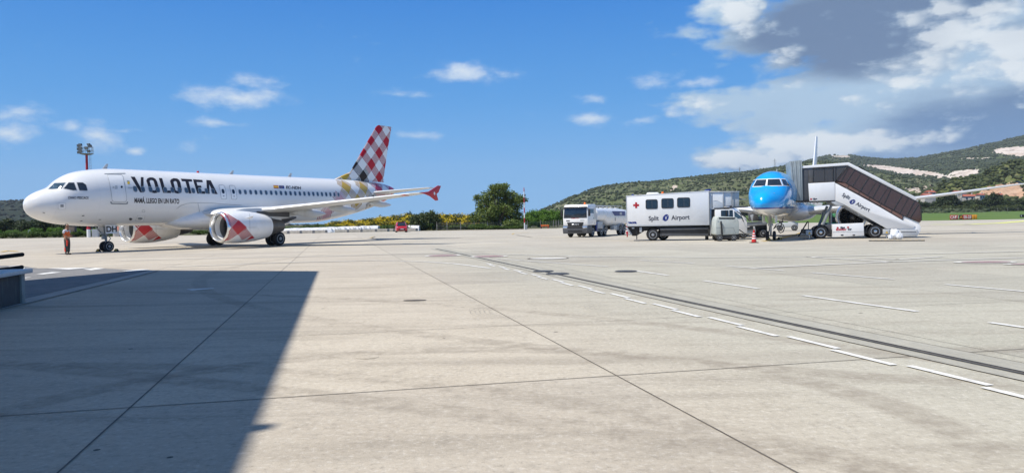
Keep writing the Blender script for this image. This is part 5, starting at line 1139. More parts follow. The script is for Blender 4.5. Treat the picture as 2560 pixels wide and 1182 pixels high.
# ================================================================ GROUND POWER UNIT in front of the lorry
GO = (14.7, 55.3); GY = R(-3); gf = splane(GO, GY)
gpu = empty('ground_power_unit', (*GO, 0), GY, 'pale grey wheeled power cart with a rounded hood parked in front of the lorry cab', 'power cart')
def gp(name, L, m, y0, y1, parent=gpu, bevel=.02): return mk_prism(gf, Z5(L), y0, y1).build(name, m, parent, bevel=bevel)
gp('housing', [(1440, 622), (1690, 635), (1718, 655), (1734, 720), (1735, 855), (1720, 878), (1420, 888), (1396, 875), (1406, 690), (1420, 640)], M['belly'], 0, 1.5, bevel=.06)
gp('top_vent', [(1444, 640), (1680, 640), (1665, 662), (1450, 660)], M['black'], -.012, .01, bevel=0); gp('seam', [(1408, 782), (1650, 782), (1650, 785), (1408, 785)], M['grey'], -.008, .0, bevel=0); gp('seam', [(1648, 780), (1653, 780), (1690, 870), (1684, 870)], M['grey'], -.008, .0, bevel=0)
gp('towbar', [(1464, 690), (1486, 690), (1502, 880), (1478, 880)], M['black'], -.12, -.04); gp('tow_eye', [(1462, 700), (1472, 690), (1482, 700), (1482, 720), (1462, 720)], M['dgrey'], -.16, -.02, bevel=.01)
gp('bumper', [(1420, 882), (1735, 872), (1738, 950), (1650, 945), (1440, 930)], M['black'], .05, 1.4)
for wx in (1462, 1660): x, z = gf(*Z5([(wx, 930)])[0]); wheel(gpu, x, .08, .25, .25, .18); wheel(gpu, x, 1.42, .25, .25, .18, side=1)
x, z = gf(*Z5([(1435, 690)])[0]); MB().lathe([(-.012, .05), (0, .05)], o=(x, 0, z), axis='y', n=14).build('lamp', M['lgrey'], gpu); x, z = gf(*Z5([(1672, 682)])[0]); MB().lathe([(-.012, .05), (0, .05)], o=(x, 0, z), axis='y', n=14).build('lamp', M['lgrey'], gpu)
# power cable from the cart to the jet
o = MB().tube([at(1848, 574, 55.4), at(1862, 584, 55.2), at(1880, 591, 55.0), at(1896, 593.8, 55.0), at(1908, 591, 55.2), at(1917, 587, 55.6), at(1926, 572, 55.9), at(1930, 556, 56.0)], .035, 8).build('power_cable', M['black']); setp(o, 'black cable sagging from the power cart to the nose of the blue jet', 'cable')

# ================================================================ BELT LOADER behind the nose wheel
BO = (16.4, 61.5); bf = splane(BO, 0.05); Z3 = lambda L: cz(L, 11.82, 1840, 520)
bl = empty('belt_loader', (*BO, 0), .05, 'grey belt loader with a level boom between the power cart and the nose gear', 'belt loader')
def bp(name, L, m, y0, y1, parent=bl, bevel=.015): return mk_prism(bf, Z3(L), y0, y1).build(name, m, parent, bevel=bevel)
bp('boom', [(150, 470), (880, 400), (930, 440), (925, 490), (860, 500), (160, 560)], M['alu'], 0, .9); bp('belt', [(160, 455), (860, 392), (860, 402), (160, 466)], M['black'], .08, .82, bevel=0)
bp('side_rail', [(160, 440), (850, 378), (850, 388), (160, 450)], M['lgrey'], -.03, 0); bp('body', [(150, 640), (560, 610), (600, 700), (500, 790), (180, 760)], M['lgrey'], .1, 1.3); bp('bumper', [(110, 600), (520, 560), (520, 640), (110, 660)], M['exh'], .05, 1.2)
bp('support', [(505, 540), (555, 540), (590, 690), (540, 690)], M['lgrey'], -.02, .1); bp('cab', [(520, 140), (690, 200), (690, 380), (520, 380)], M['exh'], .2, 1.2); bp('cab_window', [(690, 240), (820, 260), (820, 380), (690, 380)], M['bluegl'], .4, 1.1); bp('control_box', [(430, 215), (520, 190), (500, 400), (480, 400)], M['lgrey'], 0, .1)
bp('engine_box', [(580, 520), (900, 510), (900, 660), (590, 690)], M['black'], .3, 1.4)
for wx in (820, 240): x, z = bf(*Z3([(wx, 650)])[0]); wheel(bl, x, .25, .38, .38, .3); wheel(bl, x, 1.4, .38, .38, .3, side=1)
# tow tractor and green tractor behind
def tug(px, py, label, mm, seed=0, s_=1.0):
    c = G(px, py); t = empty('tow_tractor', (c[0], c[1], 0), R(-20 + seed), label, 'tractor', None)
    MB().box(-1.2 * s_, 1.2 * s_, -.7, .7, .42, .95).build('body', mm, t, bevel=.06); MB().box(.1, .9 * s_, -.6, .6, .95, 1.12).build('bonnet', mm, t, bevel=.05)
    MB().box(-.9 * s_, -.4 * s_, -.35, .35, .95, 1.5).build('seat', M['black'], t, bevel=.05); MB().tube([(-.1, -.3, .95), (-.25, -.3, 1.35)], .025, 6).build('steering_column', M['black'], t)
    for x in (-.8 * s_, .8 * s_):
        for y, sd in ((-.62, -1), (.62, 1)): wheel(t, x, y, .36, .36, .24, side=sd)
    return t
tug(1968, 577, 'small grey tow tractor seen past the nose gear of the blue nosed jet', M['lgrey']); t_ = tug(2095, 578, 'green tractor standing behind the stairs chassis under the wing', M['green'], 30)
MB().box(-.7, .5, -.6, .6, 1.5, 1.9).build('canopy', M['green'], t_, bevel=.04)
for x in (-.65, .45):
    for y in (-.5, .5): MB().tube([(x, y, .95), (x, y, 1.55)], .03, 6).build('canopy_post', M['black'], t_)
# traffic cone
c = G(1885, 607); cone = empty('traffic_cone', (c[0], c[1], 0), 0, 'red and white banded traffic cone in front of the blue nosed jet', 'cone')
MB().prism([(-.24, -.24, .003), (.24, -.24, .003), (.24, .24, .003), (-.24, .24, .003)], (0, 0, .05)).build('base', M['rubber'], cone, bevel=.012)
cr = lambda z: .165 - (z - .05) * .155; zz = [.05, .24, .31, .48, .56, .69, .75, .84]
MB().lathe([(.05, .165), (.80, cr(.80)), (.86, .03)], axis='z', n=24).build('cone_body', M['signred'], cone, smooth=60)
for a_, b_ in ((.26, .34), (.42, .50), (.60, .66)): MB().lathe([(a_, cr(a_) + .004), (b_, cr(b_) + .004)], axis='z', n=24, caps=False).build('white_band', M['signwhite'], cone, smooth=60)

# ================================================================ FUEL TANKER
TO = G(1439, 593.5); TY = R(-27)
tk = empty('fuel_tanker', (TO[0], TO[1], 0), TY, 'white fuel tanker lorry with dark grille facing the camera and a long pale tank', 'tanker')
bx = lambda n, x0, x1, y0, y1, z0, z1, m, p=tk, bv=.03: MB().box(x0, x1, y0, y1, z0, z1).build(n, m, p, bevel=bv)
cab = MB().loft([[(-1.22, .0, 1.10), (1.22, .0, 1.10), (1.22, 2.25, 1.10), (-1.22, 2.25, 1.10)], [(-1.24, -.03, 1.7), (1.24, -.03, 1.7), (1.24, 2.25, 1.7), (-1.24, 2.25, 1.7)], [(-1.21, .08, 2.74), (1.21, .08, 2.74), (1.21, 2.25, 2.74), (-1.21, 2.25, 2.74)], [(-1.15, .22, 3.02), (1.15, .22, 3.02), (1.17, 2.25, 3.08), (-1.17, 2.25, 3.08)]]).build('cab', M['white'], tk, bevel=.06)
MB().prism([(-1.15, -.02, 1.80), (1.15, -.02, 1.80), (1.12, .075, 2.70), (-1.12, .075, 2.70)], (0, -.03, 0)).build('windscreen', M['glass'], tk, bevel=.012)
MB().prism([(-1.18, .05, 2.72), (1.18, .05, 2.72), (1.16, -.10, 2.80), (-1.16, -.10, 2.80)], (0, .03, .03)).build('sun_visor', M['dgrey'], tk)
for sx in (-.6, .1, .7): MB().tube([(sx, -.05, 1.9), (sx + .45, -.01, 2.12)], .012, 6).build('wiper', M['black'], tk)
MB().prism([(-.82, -.02, 1.40), (.82, -.02, 1.40), (.70, -.02, 1.02), (-.70, -.02, 1.02)], (0, -.04, 0)).build('grille', M['black'], tk, bevel=.015)
me = text_mesh('MAN', .22, .014, 1.5); me.transform(Matrix(((1, 0, 0, 0), (0, 0, 1, -.068), (0, 1, 0, 1.14), (0, 0, 0, 1)))); link('lettering', me, M['metal'], tk)
me = text_mesh('SUPER CITY', .15, .006); me.transform(Matrix(((1, 0, 0, 0), (0, 0, 1, -.028), (0, 1, 0, 1.70), (0, 0, 0, 1)))); link('lettering', me, M['red'], tk)
MB().box(-.9, -.55, -.03, -.022, 1.5, 1.6).build('placard', M['dgrey'], tk); MB().box(.5, .9, -.03, -.022, 1.52, 1.64).build('placard', M['lgrey'], tk)
bump = MB().loft([[(-1.24, -.02, 1.12), (1.24, -.02, 1.12), (1.24, 1.0, 1.12), (-1.24, 1.0, 1.12)], [(-1.25, -.12, .8), (1.25, -.12, .8), (1.25, 1.0, .8), (-1.25, 1.0, .8)], [(-1.22, -.1, .36), (1.22, -.1, .36), (1.22, 1.0, .36), (-1.22, 1.0, .36)]]).build('bumper', M['dgrey'], tk, bevel=.04)
for s_ in (-1, 1):
    MB().prism([(s_ * .74, -.085, 1.04), (s_ * 1.2, -.075, 1.06), (s_ * 1.2, -.105, .86), (s_ * .80, -.115, .82)], (0, -.03, 0)).build('headlight', M['lip'], tk, bevel=.01)
    MB().box(s_ * 1.38 - .09, s_ * 1.38 + .09, -.05, .08, 1.95, 2.6).build('mirror', M['black'], tk, bevel=.03); MB().tube([(s_ * 1.12, .1, 2.68), (s_ * 1.38, .0, 2.64)], .03, 6).build('mirror_arm', M['black'], tk)
for z0, z1 in ((.86, 1.0), (.5, .68)): MB().box(-.7, .7, -.135, -.11, z0, z1).build('bumper_vent', M['black'], bump)
bx('side_window', 1.195, 1.225, .5, 1.55, 1.98, 2.62, M['bluegl'], bv=0); bx('door_seam', 1.222, 1.232, 1.68, 1.70, 1.2, 2.7, M['grey'], bv=0); bx('door_handle', 1.23, 1.26, 1.4, 1.6, 1.7, 1.76, M['black'], bv=.01)
for y in (.7, .95, 1.2): MB().box(1.222, 1.23, y, y + .13, 1.36, 1.48).build('placard', M['lgrey'], tk)
MB().box(1.222, 1.23, .65, 1.5, 1.56, 1.61).build('placard', M['lgrey'], tk)
MB().lathe([(3.0, .11), (3.16, .11), (3.24, .05)], o=(.65, .8, 0), axis='z', n=14).build('beacon', M['beacon'], tk)
bx('chassis', -.5, .5, .6, 11.8, .6, .95, M['black']); bx('step', .95, 1.24, .6, 1.1, .45, .9, M['dgrey'])
def tw(x, y, r_=.5, sd=1): return wheel(tk, 0, 0, 0, r_, .32, side=sd)
for y in (1.35, 3.6, 4.7, 9.2, 10.4):
    for s_ in (-1, 1):
        w_ = MB().lathe([(-.16, .31), (-.15, .44), (-.1, .49), (0, .5), (.1, .49), (.15, .44), (.16, .31)], o=(0, 0, 0), axis='x', n=28).build('wheel', M['rubber'], tk); w_.location = (s_ * 1.05, y, .5)
        r_ = MB().lathe([(s_ * .10, .32), (s_ * .165, .32), (s_ * .165, .27), (s_ * .06, .24), (s_ * .06, .12), (s_ * .17, .10), (s_ * .18, .01)], axis='x', n=24).build('rim', M['lgrey'], w_)
for y in (1.35, 3.6, 4.7, 9.2, 10.4):
    b = MB(); pr = [(y + .62 * math.cos(math.pi * k / 10), .5 + .62 * math.sin(math.pi * k / 10)) for k in range(11)]
    for k in range(10): b.quad((.85, *pr[k]), (.85, *pr[k + 1]), (1.24, *pr[k + 1]), (1.24, *pr[k]))
    b.build('mudguard', M['lgrey'] if y > 2 else M['dgrey'], tk)
sec = lambda w_, zb, zt: [(w_ * math.copysign(abs(math.cos(t)) ** .55, math.cos(t)), (zb + zt) / 2 + (zt - zb) / 2 * math.copysign(abs(math.sin(t)) ** .6, math.sin(t))) for t in [2 * math.pi * k / 28 for k in range(28)]]
tank = MB().loft([[(x, y, z) for x, z in sec(w_, zb, zt)] for y, w_, zb, zt in ((2.55, 1.0, 1.5, 2.6), (2.62, 1.2, 1.42, 2.72), (4.6, 1.23, 1.38, 2.72), (5.6, 1.23, .95, 2.72), (10.9, 1.23, .95, 2.70), (11.8, 1.2, 1.05, 2.66), (11.95, 1.0, 1.25, 2.5))]).build('tank', M['white'], tk, smooth=50)
MB().prism([(1.236, 6.6, 2.42), (1.236, 10.6, 2.42), (1.236, 10.6, 1.96), (1.236, 7.4, 1.96)], (.006, 0, 0)).build('stripe', M['navy'], tank); MB().box(1.236, 1.25, 8.9, 9.6, 2.05, 2.32).build('placard', M['lgrey'], tank); MB().box(1.236, 1.25, 7.5, 7.6, 1.45, 1.8).build('handle', M['dgrey'], tank)
bx('pump_cabinet', .7, 1.22, 2.5, 4.0, .75, 1.42, M['lgrey']); bx('cabinet', .75, 1.22, 2.25, 2.6, .5, 1.35, M['navy']); bx('side_box', .8, 1.2, 7.2, 8.2, .55, 1.0, M['lgrey'])
for y in np.linspace(4, 11.2, 6): MB().lathe([(2.68, .22), (2.80, .22), (2.83, .18)], o=(0, y, 0), axis='z', n=16).build('hatch', M['lgrey'], tk)
for s_ in (-.6, .6):
    b = MB(); b.tube([(s_, 3.2, 2.98), (s_, 11.5, 2.98)], .025, 6)
    for y in np.linspace(3.2, 11.5, 8): b.tube([(s_, y, 2.66), (s_, y, 2.98)], .02, 6)
    b.build('walkway_rail', M['lgrey'], tk)
tk.scale = (1.05, 1.05, 1.05)
for px in (1556, 1568):
    c = G(px, 584); o = empty('striped_bollard', (c[0], c[1], 0), 0, 'red and white banded post %s behind the white box lorry' % ('nearer the tanker' if px < 1560 else 'nearer the tail'), 'bollard', 'banded posts between tanker and lorry')
    MB().lathe([(.0, .14), (1.25, .14), (1.28, .1)], axis='z', n=14).build('post', M['stripe'], o)
    for z in (.25, .6, .95): MB().lathe([(z, .146), (z + .14, .146)], axis='z', n=14, caps=False).build('band', M['signwhite'], o)

# ================================================================ HILLS
def hill(name, prof, r0, Rr, back, rows, step, rough, m, seed, r_exp=1.0, base=-1.0, nscale=1.0):
    """terrain whose skyline passes the given photo pixels when its ridge stands Rr metres away"""
    A = []; S = []
    for px, py in prof:
        d = ray(px, py); A.append(math.atan2(d[0], d[1])); S.append(d[2] / math.hypot(d[0], d[1]))
    f = spline(A, S); az = np.arange(A[0], A[-1], step / FOC); t = np.linspace(0, 1, rows)
    rr = np.concatenate([r0 + (Rr - r0) * t, Rr + back * np.linspace(.06, 1, max(6, rows // 5))])
    rg = np.random.default_rng(seed); ph = rg.uniform(0, 6.28, (40, 2)); kk = []
    AZ, RR = np.meshgrid(az, rr); Hh = CAMH + f(AZ) * Rr; q = (RR - r0) / (Rr - r0)
    s_ = np.where(q <= 1, np.clip(q, 0, 1) ** r_exp * (1.0), np.maximum(1 - .8 * (q - 1) * (Rr - r0) / back, -.2))
    X = RR * np.sin(AZ); Y = RR * np.cos(AZ); Zn = np.zeros_like(X)
    for i in range(40):
        lam = rough * 12 / (1.13 ** i); th = ph[i, 0]; Zn += lam * .022 * np.sin((X * math.cos(th) + Y * math.sin(th)) * 6.28 / lam + ph[i, 1])
    Z = base + (Hh - base) * s_ + Zn * nscale * np.clip(q * 3, 0, 1) * np.where(q <= 1, np.clip((1.0 - q) * 6, .12, 1), .3)
    V = np.stack([X, Y, Z], -1).reshape(-1, 3); n = len(az)
    i, j = np.meshgrid(np.arange(len(rr) - 1), np.arange(n - 1), indexing='ij'); a = (i * n + j).ravel()
    F = np.stack([a, a + 1, a + n + 1, a + n], 1); me = fastmesh(name, V, F); finish(me, 0)
    for p in me.polygons: p.use_smooth = True
    o = link(name, me, m); o['kind'] = 'structure'; return o, V
def inpoly(x, y, P):
    c = np.zeros(len(x), bool); n = len(P)
    for i in range(n):
        x1, y1 = P[i]; x2, y2 = P[i - 1]
        k = ((y1 > y) != (y2 > y)) & (x < (x2 - x1) * (y - y1) / (y2 - y1 + 1e-9) + x1); c ^= k
    return c
def rockattr(o, V, polys):
    px, py = project(V); w_ = np.zeros(len(V), np.float32)
    for P, val in polys: w_[inpoly(px, py, P)] = val
    at_ = o.data.attributes.new('rock', 'FLOAT', 'POINT'); at_.data.foreach_set('value', w_)
def hillmat(name, cols, rock, vs):
    m = bpy.data.materials.new(name); m.use_nodes = True; t = NT(m.node_tree); m.node_tree.nodes.clear()
    co = t.n('ShaderNodeTexCoord').outputs['Object']
    a = t.noise(co, .004, 5.0, .6); b_ = t.noise(co, vs, 6.0, .7); d = t.noise(co, vs * 4, 5.0, .7)
    c = t.mix(t.ramp(b_, .35, .65), cols[0], cols[1]); c = t.mix(t.m('MULTIPLY', t.ramp(a, .45, .65), .6), c, cols[2]); c = t.mix(t.m('MULTIPLY', t.ramp(d, .5, .68), .7), c, cols[3])
    at_ = t.n('ShaderNodeAttribute', attribute_name='rock'); rk = t.m('ADD', at_.outputs['Fac'], 0)
    e = t.ramp(t.m('ADD', rk, t.m('MULTIPLY', t.m('SUBTRACT', t.noise(co, vs * 1.6, 5.0, .7), .5), .9)), .42, .58)
    rn = t.noise(t.vscale(co, (1, 1, 2.5)), vs * 2.0, 6.0, .75); rc = t.mix(t.ramp(rn, .38, .64), rock[0], rock[1]); rc = t.mix(t.m('MULTIPLY', t.ramp(t.noise(co, vs * 5, 4.0, .7), .52, .68), .75), rc, (.12, .09, .07))
    c = t.mix(e, c, rc)
    b = t.n('ShaderNodeBsdfPrincipled', {'Base Color': c, 'Roughness': .95, 'Specular IOR Level': .1}); t.n('ShaderNodeOutputMaterial', {0: b}); return m
HM = hillmat('maquis hillside', [(.075, .095, .045), (.125, .140, .072), (.115, .150, .050), (.22, .20, .15)], [(.46, .36, .27), (.60, .52, .45)], .02)
HM2 = hillmat('far hillside', [(.058, .080, .042), (.095, .115, .060), (.08, .11, .045), (.15, .14, .105)], [(.50, .41, .34), (.68, .62, .56)], .012)
HM3 = hillmat('near green hillside', [(.070, .095, .030), (.12, .145, .045), (.13, .15, .05), (.19, .16, .10)], [(.45, .27, .17), (.56, .40, .28)], .05)
hillA, VA = hill('hillside', [(1310, 556), (1340, 537), (1362, 524), (1400, 507), (1450, 487), (1480, 474.5), (1510, 466.5), (1560, 459), (1640, 452.5), (1700, 444.5), (1800, 435), (1850, 431.5), (1900, 424.5), (1960, 415.5), (1990, 409.5), (2040, 404), (2090, 407), (2160, 424), (2220, 437), (2290, 451), (2400, 464), (2500, 480), (2650, 505)], 420, 1350, 700, 90, 4, 22, HM, 3, 1.25, nscale=.5)
rockattr(hillA, VA, [([(1672, 477), (1683, 466), (1700, 460), (1690, 470), (1678, 478)], .9), ([(1380, 517), (1420, 510), (1470, 516), (1430, 522)], .55), ([(2255, 474), (2330, 462), (2300, 480)], .9), ([(1480, 521), (1540, 517), (1545, 526), (1500, 527)], .6)])
hillB, VB = hill('far_hill', [(1900, 440), (1960, 418), (2010, 405), (2045, 395.5), (2072, 389.5), (2120, 388.5), (2160, 393), (2220, 397.5), (2265, 397), (2300, 393.5), (2350, 384), (2400, 375.5), (2450, 365), (2500, 353.5), (2560, 340), (2700, 312), (2900, 285)], 900, 2900, 1500, 140, 3, 50, HM2, 5, 1.1, nscale=.28)
rockattr(hillB, VB, [([(2150, 411), (2200, 413), (2260, 420), (2330, 429), (2405, 446), (2385, 447), (2330, 442), (2250, 434), (2180, 421)], 1.0), ([(2476, 380), (2495, 371), (2560, 366), (2700, 362), (2700, 398), (2560, 394), (2520, 388)], 1.0), ([(2385, 427), (2450, 421), (2445, 437), (2400, 446), (2370, 436)], .9), ([(2395, 397), (2440, 394), (2495, 393), (2490, 397), (2440, 399)], .6), ([(2075, 389), (2120, 388), (2130, 394), (2080, 396)], .55)])
hillC, VC = hill('near_hill', [(2260, 492), (2330, 474), (2400, 462), (2450, 447), (2490, 435), (2530, 426), (2560, 420), (2650, 405), (2800, 390)], 520, 900, 500, 60, 5, 16, HM3, 9, 1.1)
rockattr(hillC, VC, [([(2438, 492), (2462, 470), (2500, 460), (2548, 457), (2575, 478), (2600, 500), (2520, 492), (2470, 490)], .9)])
hillL, VL = hill('blue_hill', [(-500, 500), (-150, 497), (0, 503), (60, 501.5), (130, 508), (300, 522), (480, 545), (640, 560), (820, 575), (950, 590)], 1000, 2300, 900, 60, 6, 45, hillmat('distant wooded hill', [(.014, .024, .018), (.034, .046, .028), (.026, .036, .022), (.055, .06, .042)], [(.3, .3, .25), (.4, .4, .35)], .016), 11, 1.0, nscale=.4)

def lumps(name, P, S, m, seed, sub=1, flat=.75):
    rg = np.random.default_rng(seed); bm = bmesh.new(); bmesh.ops.create_icosphere(bm, subdivisions=sub, radius=1.0)
    T = np.array([v.co[:] for v in bm.verts]); Fc = np.array([[v.index for v in f.verts] for f in bm.faces]); bm.free(); n = len(P)
    J = 1 + rg.uniform(-.3, .3, (n, len(T), 1)); a = rg.uniform(0, 6.28, n); c, s_ = np.cos(a)[:, None], np.sin(a)[:, None]
    Q = T[None] * J; X = Q[..., 0] * c - Q[..., 1] * s_; Y = Q[..., 0] * s_ + Q[..., 1] * c
    V = np.stack([X, Y, Q[..., 2] * flat], -1) * S[:, None, None] + P[:, None, :]
    F = (Fc[None] + (np.arange(n) * len(T))[:, None, None]).reshape(-1, 3); return link(name, fastmesh(name, V.reshape(-1, 3), F), m)
def scatter(V, n, lo, hi, seed, m, name, rowmax=None, rock=None):
    rg = np.random.default_rng(seed); i = rg.integers(0, len(V), n * 4); px, py = project(V[i]); ok = (px > -60) & (px < PW + 60) & (rg.random(len(i)) < np.clip(V[i][:, 1] / V[:, 1].max(), .1, 1))
    if rock is not None:
        w_ = np.zeros(len(V), np.float32); rock.data.attributes['rock'].data.foreach_get('value', w_); ok &= w_[i] < .5
    i = i[ok][:n]; S = rg.uniform(lo, hi, len(i)) * rg.uniform(.6, 1.2, len(i)); P = V[i].copy(); P[:, :2] += rg.uniform(-6, 6, (len(i), 2)); P[:, 2] += S * .35
    o = lumps(name, P, S, m, seed); o['kind'] = 'stuff'; setp(o, None); return o
LSCM = leafmat('distant woodland', (.012, .020, .014), (.035, .048, .028)); SCM = leafmat('scrub foliage', (.046, .064, .032), (.100, .124, .056)); SCM2 = leafmat('far scrub foliage', (.044, .062, .032), (.082, .104, .050)); SCM3 = leafmat('green scrub foliage', (.030, .045, .014), (.11, .13, .045))
for o, l in ((scatter(VA, 34000, .8, 2.0, 1, SCM, 'hill_scrub', rock=hillA), 'dark maquis scrub dotted over the middle hillside'), (scatter(VB, 30000, 1.6, 4.2, 2, SCM2, 'far_scrub', rock=hillB), 'scrub covering the far quarried hill'), (scatter(VL, 5000, 2.0, 4.5, 4, LSCM, 'blue_scrub'), 'dark woodland scrub on the blue hill behind the airliner nose'), (scatter(VC, 9000, .8, 2.2, 3, SCM3, 'near_scrub', rock=hillC), 'green scrub on the nearest hill at the right')):
    setp(o, l, 'scrub')

# ================================================================ FOLIAGE
def leafcloud(blobs, n, size, seed, flat=.6, shell=.55):
    rg = np.random.default_rng(seed); B = np.array(blobs, float); vol = (B[:, 3] * B[:, 4] * B[:, 5]) ** (2 / 3.); k = rg.choice(len(B), n, p=vol / vol.sum())
    d = rg.normal(size=(n, 3)); d /= np.linalg.norm(d, axis=1)[:, None]; r = (shell + (1 - shell) * rg.random(n)) * (1 + .12 * rg.normal(size=n))
    C = B[k, :3] + d * r[:, None] * B[k, 3:6]
    nrm = d * .8 + rg.normal(size=(n, 3)) * .7 + np.array([0, 0, flat]); nrm /= np.linalg.norm(nrm, axis=1)[:, None]
    u = np.cross(nrm, rg.normal(size=(n, 3))); u /= np.linalg.norm(u, axis=1)[:, None]; v = np.cross(nrm, u); s_ = size * rg.uniform(.5, 1.3, n)[:, None]
    q = np.stack([C - u * s_ * .5, C - v * s_ * .32 + u * s_ * .05, C + u * s_ * .6, C + v * s_ * .36 - u * s_ * .1], 1)
    return q.reshape(-1, 3), np.arange(n * 4).reshape(-1, 4)
def treeobj(name, label, cat, loc_, crown, trunk, m, group=None, rz=0.0):
    t = empty(name, loc_, rz, label, cat, group); o = link('crown', fastmesh('crown', *crown), m, t); trunk.build('trunk', M['bark'], t); return t
def clone(t, loc_, s_, rz, label, sz=None):
    c = copy_tree(t); c.location = loc_; c.scale = (s_, s_, sz or s_); c.rotation_euler = (0, 0, rz); c['label'] = label; return c
LM_big = leafmat('broad tree leaves', (.050, .085, .020), (.20, .25, .06)); LM_bright = leafmat('fresh green leaves', (.055, .12, .014), (.16, .29, .04)); LM_dark = leafmat('dark pine needles', (.016, .030, .011), (.060, .085, .028))
LM_broom = leafmat('yellow flowering broom', (.045, .065, .016), (.14, .145, .03), (.62, .46, .02), .88); LM_green = leafmat('mid green bush leaves', (.040, .075, .016), (.12, .19, .04)); LM_olive = leafmat('olive bush leaves', (.035, .055, .02), (.125, .15, .05))
# large broad tree in the middle
rg = random.Random(5); TY_ = 158.0
tb = at(1248, 572, TY_); px2m = TY_ / FOC
BL = []
for (px, py, rx, ry) in [(1248, 478, 30, 20), (1222, 492, 28, 20), (1275, 492, 30, 20), (1208, 512, 26, 20), (1245, 515, 38, 26), (1288, 510, 26, 18), (1300, 498, 18, 12), (1214, 540, 32, 24), (1255, 545, 36, 24), (1290, 540, 24, 22), (1192, 494, 14, 10), (1260, 466, 18, 9), (1238, 468, 20, 10), (1310, 500, 12, 6), (1186, 545, 16, 18), (1225, 560, 34, 14), (1280, 560, 28, 14), (1236, 532, 22, 22), (1270, 524, 22, 18), (1200, 528, 16, 14)]:
    x, y, z = at(px, py, TY_); BL.append((x - tb[0], rg.uniform(-2.2, 2.2), z, rx * px2m * .86, rx * px2m * .8, ry * px2m * .9))
tr = MB(); tr.tube([(0, 0, -.3), (.1, 0, 1.6), (0, .1, 3.4), (-.3, 0, 6.5)], [.42, .34, .26, .08], 9)
for (a_, h_, l_) in ((.4, 1.6, 3.5), (2.2, 1.9, 3.4), (3.6, 2.4, 3.6), (5.2, 1.5, 3.0), (1.2, 3.0, 3.0), (4.4, 3.2, 2.8)): tr.tube([(0, 0, h_), (l_ * .5 * math.cos(a_), l_ * .4 * math.sin(a_), h_ + 1.3), (l_ * math.cos(a_), l_ * .8 * math.sin(a_), h_ + 3.2)], [.18, .11, .03], 6)
treeobj('broadleaf_tree', 'largest dark green spreading tree beside the red and white mast', 'tree', (tb[0], TY_, 0), leafcloud(BL, 17000, .40, 21, shell=.45), tr, LM_big)
# bushes: variants
def bush(seed, w_, h_, n, size, m, name, cat, nb=7, flat=.6):
    r_ = random.Random(seed); B = [(r_.uniform(-.6, .6) * w_, r_.uniform(-.4, .4) * w_, h_ * r_.uniform(.45, .72), w_ * r_.uniform(.3, .55), w_ * r_.uniform(.3, .5), h_ * r_.uniform(.22, .32)) for _ in range(nb)] + [(0, 0, h_ * .4, w_ * .9, w_ * .7, h_ * .42)]
    tr = MB()
    for k in range(3): a_ = 2.1 * k + seed; tr.tube([(0, 0, -.2), (.3 * w_ * math.cos(a_), .3 * w_ * math.sin(a_), h_ * .55)], [.09, .03], 6)
    t = empty(name, (0, -500, 0), 0, '', cat); link('crown', fastmesh('crown', *leafcloud(B, n, size, seed, flat)), m, t); tr.build('trunk', M['bark'], t); return t
class Kind:
    def __init__(s, m, name, cat, group, w_, h_, n, size, seeds): s.v = [bush(q, w_, h_, n, size, m, name, cat) for q in seeds]; s.u = [False] * len(s.v); s.g = group; s.h = h_; s.w = w_; s.k = 0
    def put(s, px, top, Y, wpx, label, base=0.0, rz=None):
        i = s.k % len(s.v); s.k += 1; x, _, zt = at(px, top, Y); hh = max(.5, zt - base); sx = wpx * Y / FOC / 2 / (s.w * 1.05); sz = hh / (s.h * 1.0)
        t = s.v[i]
        if s.u[i]: t = copy_tree(t)
        s.u[i] = True; t.location = (x, Y, base); t.scale = (sx, sx, sz); t.rotation_euler = (0, 0, random.uniform(-.5, .5) if rz is None else rz); t['label'] = label; t['group'] = s.g; return t
    def done(s):
        for i, t in enumerate(s.v):
            if not s.u[i]:
                for c in list(t.children): bpy.data.objects.remove(c)
                bpy.data.objects.remove(t)
broom = Kind(LM_broom, 'broom_bush', 'bush', 'yellow flowering bushes beyond the apron', 2.0, 2.4, 2600, .24, (31, 32, 33, 34))
green = Kind(LM_green, 'green_bush', 'bush', 'low green bushes along the apron edge', 2.0, 2.2, 2000, .25, (41, 42, 43))
bright = Kind(LM_bright, 'young_tree', 'tree', 'fresh green trees behind the wire fence', 2.2, 3.6, 3000, .30, (51, 52, 53))
pine = Kind(LM_dark, 'pine_tree', 'tree', 'dark trees behind the hedge on the left', 3.0, 5.5, 2600, .45, (61, 62, 63))
scr = Kind(LM_olive, 'olive_bush', 'bush', 'bushes at the field edge on the right', 2.6, 3.2, 1800, .40, (71, 72, 73)); scd = Kind(LM_dark, 'dark_tree', 'tree', 'dark trees at the field edge on the right', 3.0, 5.0, 2400, .48, (81, 82, 83))
